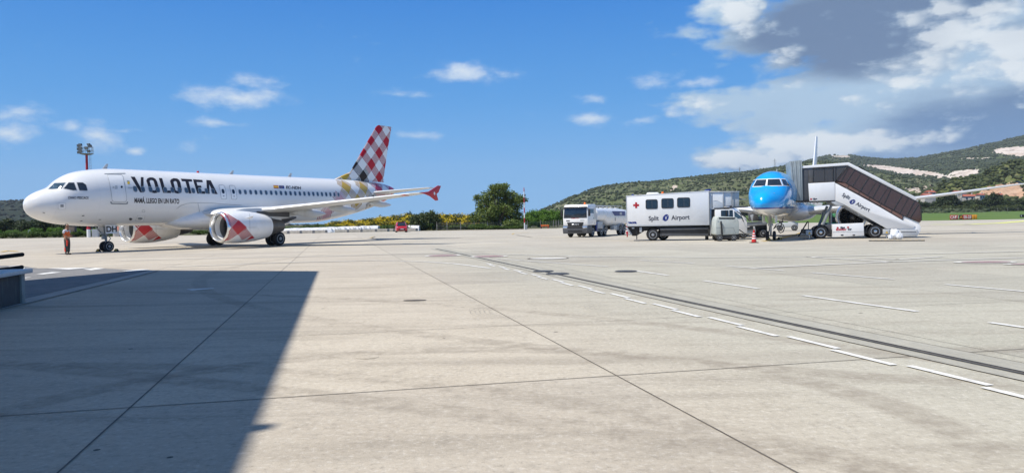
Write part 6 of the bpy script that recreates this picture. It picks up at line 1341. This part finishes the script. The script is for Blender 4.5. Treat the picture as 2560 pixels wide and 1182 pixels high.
# broom band x 820..1190
pos = lambda i: ['left end', 'second from the left', 'third from the left', 'fourth from the left', 'fifth from the left', 'sixth from the left', 'seventh from the left', 'eighth from the left', 'ninth from the left', 'tenth from the left', 'eleventh from the left', 'twelfth from the left', 'thirteenth from the left', 'fourteenth from the left', 'fifteenth from the left', 'sixteenth from the left', 'seventeenth from the left', 'eighteenth from the left', 'nineteenth from the left', 'twentieth from the left', 'far right'][min(i, 20)]
for i, (px, top, w_, Y) in enumerate([(850, 549, 50, 176), (885, 546, 56, 178), (925, 543, 60, 180), (965, 537, 62, 182), (1005, 533, 64, 182), (1045, 531, 60, 180), (1082, 534, 56, 178), (1120, 531, 60, 184), (1158, 530, 56, 182), (1185, 533, 44, 176)]):
    broom.put(px, top, Y, w_ * 1.5, 'yellow flowering broom bush in the back row behind the white sheeting, ' + pos(i))
for i, (px, top, w_, Y) in enumerate([(840, 559, 44, 165), (872, 558, 46, 166), (905, 555, 48, 167), (940, 551, 50, 168), (975, 550, 52, 168), (1012, 548, 50, 168), (1100, 546, 50, 166), (1140, 543, 50, 166), (1176, 545, 40, 164)]):
    broom.put(px, top, Y, w_ * 1.5, 'yellow flowering broom bush in the front row behind the white sheeting, ' + pos(i))
for i, (px, top, w_, Y) in enumerate([(720, 564, 50, 158), (752, 562, 56, 158), (790, 560, 60, 158), (830, 561, 60, 156), (962, 560, 60, 154), (1000, 559, 50, 150), (1058, 555, 60, 156), (1130, 560, 60, 158), (1165, 558, 60, 157), (1195, 557, 50, 155), (1225, 563, 50, 153.6), (1260, 564, 50, 153.8), (1295, 562, 46, 154.2)]):
    green.put(px, top, Y + (7 if px < 1190 else 0), w_ * 1.4, 'low green bush between the white sheeting and the big tree, ' + pos(i))
# thin grey green shrub left of the big tree, round dark tree top behind
for i, (px, top, w_, Y) in enumerate([(1062, 522, 34, 162), (1085, 524, 32, 164), (1040, 533, 30, 160)]): scr.put(px, top, Y, w_ * 1.6, 'airy olive green shrub behind the red car, ' + ['tallest', 'right hand', 'left hand'][i])
scd.put(1017, 524, 215, 26, 'small dark round tree top showing above the yellow bushes')
for i, (px, top, w_, Y) in enumerate([(1325, 527, 34, 186), (1345, 521, 40, 190), (1372, 523, 44, 192), (1395, 526, 44, 194), (1420, 524, 44, 196), (1320, 540, 40, 184), (1360, 538, 46, 186)]):
    bright.put(px, top, Y, w_ * 1.4, 'fresh green young tree behind the wire fence, ' + pos(i))
# left: hedge and pines
for i in range(13):
    px = -30 + 36 * i; green.put(px, 578 + 1.5 * math.sin(i * 2.1) - .012 * px, 147.5 + (i % 3), 62, 'low green hedge bush under the nose of the checked tail airliner, ' + pos(i))
for i in range(8): bright.put(-20 + 52 * i, 571 + 3 * math.sin(i * 1.7) - .01 * (-20 + 52 * i), 158 + 2 * (i % 2), 48, 'bright green bush behind the hedge under the airliner nose, ' + pos(i))
for i in range(15): pine.put(-40 + 34 * i, 547 + 3 * math.sin(i * 2.7) + .012 * i * 34 * .0, 205 + 6 * (i % 3), 66, 'dark tree in the row behind the left hedge, ' + pos(i))
for i in range(8): green.put(500 + 36 * i, 573 - i * .7, 152 + (i % 2), 66, 'low green bush behind the airliner wheels, ' + pos(i))
# right: field edge band x 2040..2560
rr = random.Random(3)
for i in range(27):
    px = 2010 + 23 * i; scr.put(px, 516 + rr.uniform(-4, 4) - .008 * (px - 2000), 452 + rr.uniform(-6, 6), 52, 'leafy bush in the front row at the far field edge, ' + (pos(i) if i < 20 else ['seventh', 'sixth', 'fifth', 'fourth', 'third', 'second', 'last'][i - 20] + ' from the right end'), 2.2)
for i in range(24):
    px = 2000 + 25 * i; scd.put(px, 501 + rr.uniform(-8, 7) - .006 * (px - 2000), 470 + rr.uniform(-6, 8), 64, 'taller dark tree in the back row beyond the field, ' + (pos(i) if i < 20 else ['fourth', 'third', 'second', 'last'][i - 20] + ' from the right end'), 2.4)
scd.put(2372, 478, 462, 62, 'round dark tree standing left of the red roofed houses, above the field edge', 2.4); scd.put(2487, 477, 462, 40, 'round dark tree standing right of the red roofed houses', 2.4); scd.put(1865, 510, 452, 60, 'dark tree beyond the field left of the blue nosed jet', 2.2); scd.put(1995, 505, 455, 60, 'dark tree beyond the field just right of the blue nosed jet', 2.2); scd.put(1840, 520, 450, 60, 'dark tree beyond the lorry bridge cabin', 2.2)
for k_ in (broom, green, bright, pine, scr, scd): k_.done()

# ================================================================ HOUSES
def house(px, base_py, Y, w_, d_, h_, label, rz=0.0, grp='red roofed houses below the hill'):
    x, y, z = at(px, base_py, Y); o = empty('house', (x, y, z), rz, label, 'house', grp)
    MB().box(-w_ / 2, w_ / 2, 0, d_, -3, h_).build('wall', M['render'], o)
    MB().prism([(-w_ / 2 - .4, -.4, h_), (-w_ / 2 - .4, d_ + .4, h_), (-w_ / 2 - .4, d_ / 2, h_ + d_ * .28)], (w_ + .8, 0, 0)).build('roof', M['tile'], o)
    n = max(2, int(w_ / 3.2))
    for f in range(max(1, int(h_ / 2.8))):
        for k in range(n):
            xx = -w_ / 2 + w_ * (k + .5) / n; q = MB().box(xx - .55, xx + .55, -.04, .0, .9 + 2.8 * f, 2.2 + 2.8 * f).build('window', M['glass'], o); MB().box(xx - .65, xx + .65, -.10, -.041, .78 + 2.8 * f, .9 + 2.8 * f).build('sill', M['render'], q)
    MB().box(w_ * .25, w_ * .25 + .6, d_ * .4, d_ * .4 + .6, h_ + .5, h_ + d_ * .28 + .8).build('chimney', M['render'], o)
for a in ((2322, 499, 480, 5, 5, 2.6, 'small pale house with a red roof just right of the stairs end'), (2332, 491, 500, 4.5, 5, 2.6, 'house with a red roof higher up, behind the one by the stairs end', .2), (2404, 497, 500, 7, 5, 4.0, 'wide pale house with dark windows under a red roof, left of the middle pair', .1), (2424, 502, 482, 6, 5, 2.8, 'lower red roofed house in front, right of the wide house', -.3), (2456, 499, 500, 4, 4, 3, 'narrow pale house at the right of the house group', .2), (2500, 496, 520, 4, 4, 2.4, 'isolated pale house near the orange rock face at the right', 0)): house(*a)

# ================================================================ FENCES
def fence(name, P, sp, h_, label, wires, m_post, group=None, ang=True):
    f = empty(name, (P[0][0], P[0][1], 0), 0, label, 'fence'); o0 = np.array([P[0][0], P[0][1], 0.0]); proto = None; tot = []
    for a_, b_ in zip(P[:-1], P[1:]):
        a_ = np.array(a_, float); b_ = np.array(b_, float); n = max(1, int(np.linalg.norm(b_ - a_) / sp)); tot += [a_ + (b_ - a_) * k / n for k in range(n)]
    tot.append(np.array(P[-1], float))
    for p in tot:
        if proto is None:
            b = MB().box(-.06, .06, -.06, .06, -.2, h_)
            if ang: b.prism([(-.06, -.06, h_), (.06, -.06, h_), (.06, -.34, h_ + .26), (-.06, -.34, h_ + .26)], (0, .1, .02))
            q = proto = b.build('post', m_post, f)
        else: q = proto.copy(); COL.objects.link(q)
        q.location = (p[0] - o0[0], p[1] - o0[1], p[2] if len(p) > 2 else 0)
    pts = [tuple(np.array([p[0], p[1], p[2] if len(p) > 2 else 0]) - o0) for p in tot]
    for k in wires: MB().tube([(x, y - .07, z + k) for x, y, z in pts], .011, 4).build('wire', M['alu'], f)
    return f
fence('wire_fence', [(-15, 153.6), (-13, 154), (8.6, 158.5), (13.5, 177.5), (60, 186.5)], 2.5, 1.45, 'low wire fence on pale concrete posts in front of the big tree', (.3, .6, .9, 1.2, 1.42), M['concrete'])
fence('field_fence', [(40, 442, 2.0), (330, 446, 2.0)], 6.0, 2.4, 'wire fence on thin grey posts along the far edge of the grass field', (.8, 1.6, 2.3), M['concrete'], ang=False)

# ================================================================ WHITE SHEETING, CONCRETE BLOCKS, SMALL STRUCTURES
def shed(pa, pb, ytop0, ytop1, Y0, Y1, dz, label):
    a_ = at(pa, ytop0, Y0); b_ = at(pb, ytop1, Y1); n = 26; rg = np.random.default_rng(int(pa)); rings = []
    for k in range(n + 1):
        t = k / n; x = a_[0] + (b_[0] - a_[0]) * t; y = a_[1] + (b_[1] - a_[1]) * t; z = a_[2] + (b_[2] - a_[2]) * t + rg.uniform(-.06, .06); rings.append([(x, y - 1.2 + rg.uniform(-.1, .1), -.02), (x, y - .9, z * .55), (x, y - .3 + rg.uniform(-.1, .1), z), (x, y + 1.5, z + .05), (x, y + 2.4, -.02)])
    r_ = empty('covered_mound', (a_[0], a_[1], 0), 0, label, 'mound'); loc(MB().loft(rings).build('sheeting', M['wallwhite'], r_, smooth=0), r_)
    b = MB()
    for k in (range(14) if pa == 706 else ()):
        t = .52 + .42 * k / 14 + rg.uniform(-.01, .01); x = a_[0] + (b_[0] - a_[0]) * t; y = a_[1] + (b_[1] - a_[1]) * t - .95; z = (a_[2] + (b_[2] - a_[2]) * t) * .8; b.box(x - .09, x + .09, y - .1, y + .2, z - .05, z + .04)
    if b.v: loc(b.build('weights', M['grey'], r_), r_)
shed(706, 946, 571.5, 564.5, 150, 156, 1, 'long low white sheeted mound behind the concrete blocks'); shed(560, 706, 579, 575, 152, 150, 1, 'lower white sheeted mound seen between the airliner wheels'); shed(1016, 1048, 563.5, 564.5, 158, 158, 1, 'short white sheeted mound behind the red car')
blk = None
for i, (x0, x1, yb) in enumerate([(703, 721, 584.5), (723, 752, 583.6), (754, 784, 582.9), (787, 816, 582.2), (840, 870, 581.0), (873, 904, 580.3), (907, 940, 579.6), (941, 971, 578.8), (973, 986, 578.4), (1018, 1042, 577.4)]):
    c0 = np.array(G(x0, yb)); c1 = np.array(G(x1, yb)); L = float(np.linalg.norm(c1 - c0)); r_ = empty('concrete_block', (*c0, 0), math.atan2(*(c1 - c0)[::-1]), 'grey concrete block in the row by the white sheeting, ' + pos(i), 'concrete block', 'concrete blocks along the apron edge')
    MB().prism([(0, -.3, -.02), (0, -.24, .56), (0, .24, .56), (0, .3, -.02)], (L, 0, 0)).build('body', M['concrete'], r_, bevel=.03); MB().box(L * .2, L * .2 + .1, -.1, .1, .555, .60).build('lifting_eye', M['dgrey'], r_); MB().box(L * .75, L * .75 + .1, -.1, .1, .555, .60).build('lifting_eye', M['dgrey'], r_)
# white post with red top, pale cabinet, brown pillar, red roofed hut below the nose
def gobj(name, px, py, label, cat): c = G(px, py); return empty(name, (c[0], c[1], 0), 0, label, cat)
o = gobj('marker_post', 222, 592.8, 'white round marker post with a red top under the airliner nose', 'post'); MB().lathe([(0, .33), (1.45, .33)], axis='z', n=18).build('post', M['white'], o); MB().lathe([(1.45, .33), (1.75, .34), (1.78, .2)], axis='z', n=18).build('red_top', M['red'], o)
o = gobj('cabinet', 239.5, 592.6, 'pale grey utility cabinet standing right of the white marker post', 'cabinet'); MB().box(-.55, .55, -.3, .3, 0, 1.38).build('body', M['lgrey'], o, bevel=.02); MB().box(-.5, .5, -.315, -.3, .1, 1.28).build('door', M['alu'], o); MB().box(-.6, .6, -.34, .34, 1.38, 1.43).build('roof', M['white'], o)
o = gobj('masonry_pillar', 182, 592.8, 'brown masonry pillar just right of the ground crew person', 'pillar'); MB().box(-.6, .6, -.4, .4, 0, 2.2).build('body', mat('brown stone', (.16, .125, .10), .9, var=.3, scale=2, bump=.6), o, bevel=.03); MB().box(-.66, .66, -.46, .46, 2.2, 2.3).build('cap', M['concrete'], o)
o = gobj('post', 134.5, 593, 'short dark wooden post in the hedge left of the person', 'post'); MB().tube([(0, 0, 0), (0, 0, 1.0)], .14, 10).build('stump', M['bark'], o)
o = gobj('lamp_post', 71, 594, 'small pale lamp post in the hedge at the far left', 'lamp post'); MB().tube([(0, 0, 0), (0, 0, 1.3), (.18, 0, 1.42)], .04, 8).build('pole', M['lgrey'], o); MB().box(.1, .42, -.08, .08, 1.4, 1.48).build('lamp', M['white'], o)
o = gobj('hut', 302, 591.5, 'low hut with a red roof behind the airliner nose gear', 'hut'); MB().box(-1.6, 2.2, .3, 2.5, 0, 1.2).build('wall', M['render'], o); MB().prism([(-1.8, 0, 1.2), (-1.8, 2.8, 1.2), (-1.8, 1.4, 1.9)], (4.2, 0, 0)).build('roof', M['tile'], o); MB().box(-.4, .3, .27, .3, 0, 1.0).build('door', M['dgrey'], o)
# orange equipment by the fence
o = gobj('orange_barrier', 1362, 571.0, 'small orange red barrier on the grass in front of the fence by the tanker', 'barrier'); MB().box(-.9, .9, -.2, .2, .35, .75).build('panel', M['beacon'], o, bevel=.04); MB().box(-.8, -.6, -.25, .25, 0, .35).build('leg', M['red'], o); MB().box(.6, .8, -.25, .25, 0, .35).build('leg', M['red'], o)

# ================================================================ MASTS AND PYLONS
o = gobj('striped_mast', 1311.5, 574, 'tall thin red and white banded mast beside the big tree', 'mast'); base = G(1311.5, 574); D_ = base[1]; zt = at(1308, 469, D_)[2]
seg = [0, .16, .28, .40, .52, .64, .76, .9, 1.0]
for k in range(len(seg) - 1): MB().tube([(0, 0, zt * seg[k]), (0, 0, zt * seg[k + 1])], [.11 - .05 * seg[k], .11 - .05 * seg[k + 1]], 10).build('pole_section', M['red'] if k % 2 else M['white'], o)
MB().tube([(.12, 0, zt * .3), (.12, 0, zt * .98)], .02, 5).build('cable', M['grey'], o); b = MB(); b.box(.05, .32, -.1, .1, zt * .80, zt * .84); b.box(.06, .25, -.1, .1, zt * .73, zt * .765); b.build('siren', M['dgrey'], o)
MB().box(.12, .5, -.15, .15, 0, .95).build('control_box', M['grey'], o)
FMX, FMY, FMZ = at(216.5, 388, 165); zt = at(216, 369, 165)[2]
o = empty('floodlight_mast', (FMX, FMY, 0), 0, 'tall red and white floodlight mast rising behind the airliner nose', 'mast'); zp = FMZ + .1
for k, (a_, b_) in enumerate(((0, .22), (.22, .45), (.45, .62), (.62, .80), (.80, 1.0))): MB().tube([(0, 0, zp * a_), (0, 0, zp * b_)], [.34 - .1 * a_, .34 - .1 * b_], 12).build('pole_section', M['red'] if k % 2 == 0 else M['white'], o)
b = MB(); b.tube([(.6, 0, 0), (.6, 0, zp)], .03, 5); b.tube([(.9, 0, 0), (.9, 0, zp)], .03, 5)
for k in range(int(zp / .6)): b.tube([(.6, 0, .6 * k), (.9, 0, .6 * k)], .02, 5)
b.build('ladder', M['grey'], o)
b = MB(); b.lathe([(zp - .1, .3), (zp, .9), (zp + .15, 1.35), (zp + .2, 1.35)], axis='z', n=20)
for k in range(10): a_ = 2 * math.pi * k / 10; b.tube([(1.3 * math.cos(a_), 1.3 * math.sin(a_), zp + .2), (1.3 * math.cos(a_), 1.3 * math.sin(a_), zp + 1.6)], .035, 5)
for h_ in (.9, 1.6): b.tube([(1.3 * math.cos(2 * math.pi * k / 20), 1.3 * math.sin(2 * math.pi * k / 20), zp + h_) for k in range(21)], .035, 5)
b.build('platform', M['grey'], o)
for j, (x, y, z, tl) in enumerate([(-1.5, -.2, 1.9, .5), (-.75, -1.0, 2.0, -.3), (1.0, -.9, 2.0, -.4), (-1.45, -.3, 1.2, .4), (-.6, -1.2, 1.25, 0), (.65, -1.2, 1.25, 0), (-1.3, -.5, .45, .4), (-.6, -1.2, .55, 0), (1.0, -1.0, .6, -.3), (.3, .9, 1.9, 0)]):
    l = MB().loft([[(-.42, .25, -.25), (.42, .25, -.25), (.42, .25, .3), (-.42, .25, .3)], [(-.48, -.12, -.32), (.48, -.12, -.32), (.48, -.12, .38), (-.48, -.12, .38)]]).build('floodlight', M['dgrey'], o, bevel=.03); l.location = (x, y, zp + z); l.rotation_euler = (.45, 0, tl)
    q = MB().box(-.42, .42, -.14, -.121, -.27, .33).build('lens', M['grey'], l); l.scale = (.82, .82, .82)
def pylon(px, top, base, Y, label):
    x, y, z0 = at(px, base, Y); z1 = at(px, top, Y)[2]; h_ = z1 - z0; o = empty('power_pylon', (x, y, z0), .4, label, 'pylon', 'power pylons on the hill ridge'); b = MB(); w_ = h_ * .10
    for sx, sy in ((-1, -1), (1, -1), (1, 1), (-1, 1)): b.tube([(sx * w_, sy * w_, -2), (sx * w_ * .25, sy * w_ * .25, h_ * .6), (0, 0, h_)], [.22, .18, .12], 4)
    for k in range(6):
        t0, t1 = k / 7, (k + 1) / 7; a_, c_ = w_ * (1 - .95 * t0), w_ * (1 - .95 * t1); b.tube([(-a_, -a_, h_ * t0), (c_, -c_, h_ * t1)], .1, 4); b.tube([(a_, -a_, h_ * t0), (-c_, -c_, h_ * t1)], .1, 4)
    b.build('tower', M['grey'], o); b = MB()
    for t, l in ((.62, .2), (.75, .24), (.88, .16)): b.tube([(-h_ * l, 0, h_ * t), (h_ * l, 0, h_ * t)], .16, 4)
    b.build('cross_arms', M['grey'], o)
pylon(1937, 396, 423, 1345, 'tallest lattice pylon on the ridge, above the blue nosed jet'); pylon(1849, 418, 434, 1345, 'lattice pylon on the ridge left of the blue nosed jet'); pylon(2031, 396, 409, 1350, 'lattice pylon on the ridge left of the white tail fin'); pylon(1770, 434, 441, 1345, 'smallest lattice pylon on the ridge, farthest left of the group')

# ================================================================ SIGNS
s0, s1 = np.array(G(2376, 549.8)), np.array(G(2443, 549.0)); D_ = (s0[1] + s1[1]) / 2
x0, x1 = at(2376, 549, D_)[0], at(2443, 549, D_)[0]; zb, zt = .12, at(2410, 537.2, D_)[2]
sg_ = empty('runway_sign', (x0, D_, 0), 0, 'red, black and yellow airfield sign reading CAT I A 05-23 at the grass edge', 'sign'); L = x1 - x0; h_ = zt - zb
fr_ = [(0, .30, 'signred', 'CAT I', 'signwhite'), (.345, .455, 'black', 'A', 'signyel'), (.475, .80, 'signred', '05-23', 'signwhite'), (.835, .91, 'signyel', '', ''), (.925, 1.0, 'signyel', '', '')]
for a_, b_, m_, t_, tm in fr_:
    p = MB().box(L * a_, L * b_, 0, .25, zb, zt).build('panel', M[m_], sg_, bevel=.02)
    if t_: me = text_mesh(t_, h_ * .95, .03, 1.0 if t_ == 'A' else .78); me.transform(Matrix(((1, 0, 0, L * (a_ + b_) / 2), (0, 0, 1, -.012), (0, 1, 0, zb + h_ * .2), (0, 0, 0, 1)))); link('lettering', me, M[tm], p)
MB().box(-.05, L * .82, .05, .2, zb - .06, zb - .002).build('base_rail', M['signred'], sg_)
for k in range(6): MB().box(L * k / 5.2, L * k / 5.2 + .08, .08, .16, 0, zb - .06).build('leg', M['grey'], sg_)
c = G(2556, 545); o = empty('distance_sign', (c[0], c[1], 0), 0, 'small dark sign at the right edge of the grass', 'sign'); MB().box(-.6, 1.4, 0, .2, .25, 1.0).build('panel', M['black'], o, bevel=.02); MB().box(-.4, -.2, -.01, 0, .45, .85).build('mark', M['signwhite'], o); MB().box(0, .1, .05, .15, 0, .25).build('leg', M['grey'], o); MB().box(.9, 1.0, .05, .15, 0, .25).build('leg', M['grey'], o)

# ================================================================ RED CAR
c = G(1003, 580.5); car = empty('red_car', (c[0], c[1], 0), R(102), 'small red car parked facing the camera by the broom bushes', 'car')   # local x = backwards
def carloft(secs, name, m, bevel=.03): return MB().loft([[(x, -w_, z0), (x, -w_ * 1.02, (z0 + z1) / 2), (x, -w2, z1), (x, w2, z1), (x, w_ * 1.02, (z0 + z1) / 2), (x, w_, z0)] for x, w_, w2, z0, z1 in secs]).build(name, m, car, bevel=bevel)
body = carloft([(-2.05, .80, .72, .34, .78), (-1.9, .88, .8, .26, .92), (-1.0, .92, .84, .24, 1.02), (.2, .93, .86, .24, 1.06), (1.6, .92, .84, .26, 1.08), (2.05, .86, .76, .34, 1.0)], 'body', M['carred'])
carloft([(-1.05, .80, .80, 1.0, 1.02), (-.35, .80, .62, 1.0, 1.58), (.3, .80, .64, 1.0, 1.66), (1.4, .80, .62, 1.0, 1.62), (1.95, .78, .7, 1.0, 1.06)], 'cabin', M['carred'])
MB().prism([(-1.06, -.70, 1.04), (-1.06, .70, 1.04), (-.42, .57, 1.55), (-.42, -.57, 1.55)], (-.03, 0, .02)).build('windscreen', M['glass'], car)
for s_ in (-1, 1):
    MB().prism([(-.6, s_ * .80, 1.06), (1.4, s_ * .80, 1.08), (1.2, s_ * .66, 1.54), (-.2, s_ * .66, 1.52)], (0, s_ * .02, 0)).build('side_window', M['glass'], car)
    MB().box(-2.04, -1.86, s_ * .60 - .17, s_ * .60 + .17, .66, .80).build('headlight', M['lip'], car, bevel=.02); MB().box(-.85, -.65, s_ * .98 - .09, s_ * .98 + .09, 1.02, 1.16).build('mirror', M['carred'], car, bevel=.03)
    for x in (-1.3, 1.3): wheel(car, x, s_ * .80, .33, .33, .22, side=s_)
MB().box(-2.10, -2.0, -.55, .55, .36, .56).build('grille', M['black'], car, bevel=.02); MB().box(-2.115, -2.095, -.26, .26, .48, .58).build('number_plate', M['signwhite'], car); MB().box(-.3, 1.4, -.55, .55, 1.66, 1.70).build('roof_rack', M['black'], car, bevel=.02)

car.scale = (1.1, 1.1, 1.1)
# ================================================================ GROUND CREW PERSON
c = G(168.5, 636.5); per = empty('person', (c[0], c[1], 0), R(-8), 'person in an orange vest and red panelled trousers standing under the airliner nose', 'person'); PSC = 2.02 / 1.78
def skin(name, V, E, Rr, m, sub=2):
    me = bpy.data.meshes.new(name); me.from_pydata([tuple(v) for v in V], E, []); o = bpy.data.objects.new(name, me); COL.objects.link(o)
    md = o.modifiers.new('s', 'SKIN'); o.modifiers.new('u', 'SUBSURF').levels = sub; o.modifiers[1].render_levels = sub
    for i, r_ in enumerate(Rr):
        sv = me.skin_vertices[0].data[i]; sv.radius = r_ if isinstance(r_, tuple) else (r_, r_); sv.use_root = (i == 0)
    bpy.context.view_layer.update(); dg = bpy.context.evaluated_depsgraph_get(); m2 = bpy.data.meshes.new_from_object(o.evaluated_get(dg), depsgraph=dg); bpy.data.objects.remove(o)
    m2.transform(Matrix.Scale(PSC, 4)); finish(m2, 0)
    for p in m2.polygons: p.use_smooth = True
    return link(name, m2, m, per)
# facing local +x, left side towards -y (camera)
V = [(0, 0, .94), (.0, 0, 1.12), (.0, 0, 1.32), (.0, 0, 1.44), (.02, 0, 1.52), (.03, 0, 1.60), (.04, 0, 1.69), (.035, 0, 1.755)]; E = [(i, i + 1) for i in range(7)]; Rd = [(.15, .12), (.14, .11), (.16, .11), (.09, .07), .055, (.072, .085), (.078, .098), (.05, .06)]
def chain(start, pts, rs):
    global V, E, Rd
    p = start
    for q, r_ in zip(pts, rs): V.append(q); Rd.append(r_); E.append((p, len(V) - 1)); p = len(V) - 1
    return p
chain(6, [(.145, 0, 1.665)], [.018])       # nose
chain(5, [(.115, 0, 1.595)], [.03])        # chin and mouth
for s_ in (-1, 1):
    chain(6, [(.03, s_ * .095, 1.67)], [.02])   # ear
    chain(0, [(0, s_ * .10, .86), (.02, s_ * .10, .50), (-.01, s_ * .10, .10), (.02, s_ * .10, .045), (.15, s_ * .11, .035)], [.095, .068, .045, .045, .035])
    h = chain(3, [(-.01, s_ * .19, 1.40), (-.03, s_ * .235, 1.15), (.17, s_ * .18, 1.02 if s_ < 0 else 1.06), (.235, s_ * .11, 1.03 if s_ < 0 else 1.07), (.265, s_ * .07, 1.035 if s_ < 0 else 1.075)], [.062, .047, .036, .028, .034])
    bz = V[h]
    for k in range(4): chain(h, [(bz[0] + .035 - .004 * k, bz[1] - s_ * .022, bz[2] + .028 - .018 * k), (bz[0] + .05 - .006 * k, bz[1] - s_ * .055, bz[2] + .024 - .018 * k), (bz[0] + .035 - .006 * k, bz[1] - s_ * .078, bz[2] + .018 - .018 * k)], [.010, .009, .008])
    chain(h, [(bz[0] - .005, bz[1] - s_ * .01, bz[2] + .045), (bz[0] + .02, bz[1] - s_ * .04, bz[2] + .058)], [.011, .009])
skin('body', V, E, Rd, M['skin'])
skin('trousers', [(0, 0, .98), (0, 0, .90), (0, -.10, .84), (.02, -.10, .50), (-.005, -.10, .12), (0, .10, .84), (.02, .10, .50), (-.005, .10, .12)], [(0, 1), (1, 2), (2, 3), (3, 4), (1, 5), (5, 6), (6, 7)], [(.165, .135), (.17, .14), .115, .09, .078, .115, .09, .078], M['dcloth'])
skin('trouser_stripe', [(.105, -.12, .86), (.10, -.125, .62), (.085, -.13, .50)], [(0, 1), (1, 2)], [(.05, .055), (.045, .05), .04], M['hired']); skin('trouser_panel', [(-.01, -.13, .44), (-.01, -.13, .30), (-.005, -.13, .16)], [(0, 1), (1, 2)], [(.072, .062), (.068, .058), (.062, .055)], M['hired'])
skin('shirt', [(0, 0, .92), (0, 0, 1.10), (0, 0, 1.30), (0, 0, 1.43), (-.01, -.20, 1.39), (-.025, -.235, 1.22), (-.01, .20, 1.39), (-.025, .235, 1.22)], [(0, 1), (1, 2), (2, 3), (3, 4), (4, 5), (3, 6), (6, 7)], [(.17, .135), (.16, .125), (.18, .13), (.11, .085), .075, .062, .075, .062], M['wcloth'])
skin('vest', [(0, 0, .965), (0, 0, 1.12), (0, 0, 1.30), (0, 0, 1.42)], [(0, 1), (1, 2), (2, 3)], [(.20, .16), (.185, .15), (.20, .15), (.13, .11)], M['orange'])
skin('hair', [(.0, 0, 1.73), (-.03, 0, 1.68), (-.04, 0, 1.62)], [(0, 1), (1, 2)], [(.085, .105), (.075, .10), (.05, .07)], M['hair'])
for s_ in (-1, 1): skin('boot', [(-.03, s_ * .10, .13), (-.02, s_ * .10, .055), (.10, s_ * .11, .05), (.17, s_ * .115, .04)], [(0, 1), (1, 2), (2, 3)], [.068, .06, .055, .042], M['black'])
for s_ in (-1, 1): b = MB().lathe([(-.008, .006), (.008, .012)], o=(.125, s_ * .035, 1.685), n=8); me = b.mesh('eye'); me.transform(Matrix.Scale(PSC, 4)); link('eye', me, M['ink'], per)
skin('headset', [(.01, -.112, 1.67), (.0, -.10, 1.76), (.0, 0, 1.80), (.0, .10, 1.76), (.01, .112, 1.67)], [(0, 1), (1, 2), (2, 3), (3, 4)], [.04, .014, .014, .014, .04], M['black'])

# ================================================================ HAZE
hz = MB().box(-6500, 6500, -330, 6500, -1.6, 470).build('haze', None, smooth=0); hz['kind'] = 'stuff'
hm = bpy.data.materials.new('haze air'); hm.use_nodes = True; t = NT(hm.node_tree); hm.node_tree.nodes.clear()
pv = t.n('ShaderNodeVolumePrincipled', {'Color': (.80, .88, .97, 1), 'Density': 0.000075, 'Anisotropy': 0.0}); ou = t.n('ShaderNodeOutputMaterial'); hm.node_tree.links.new(pv.outputs[0], ou.inputs['Volume'])
hz.data.materials.append(hm)
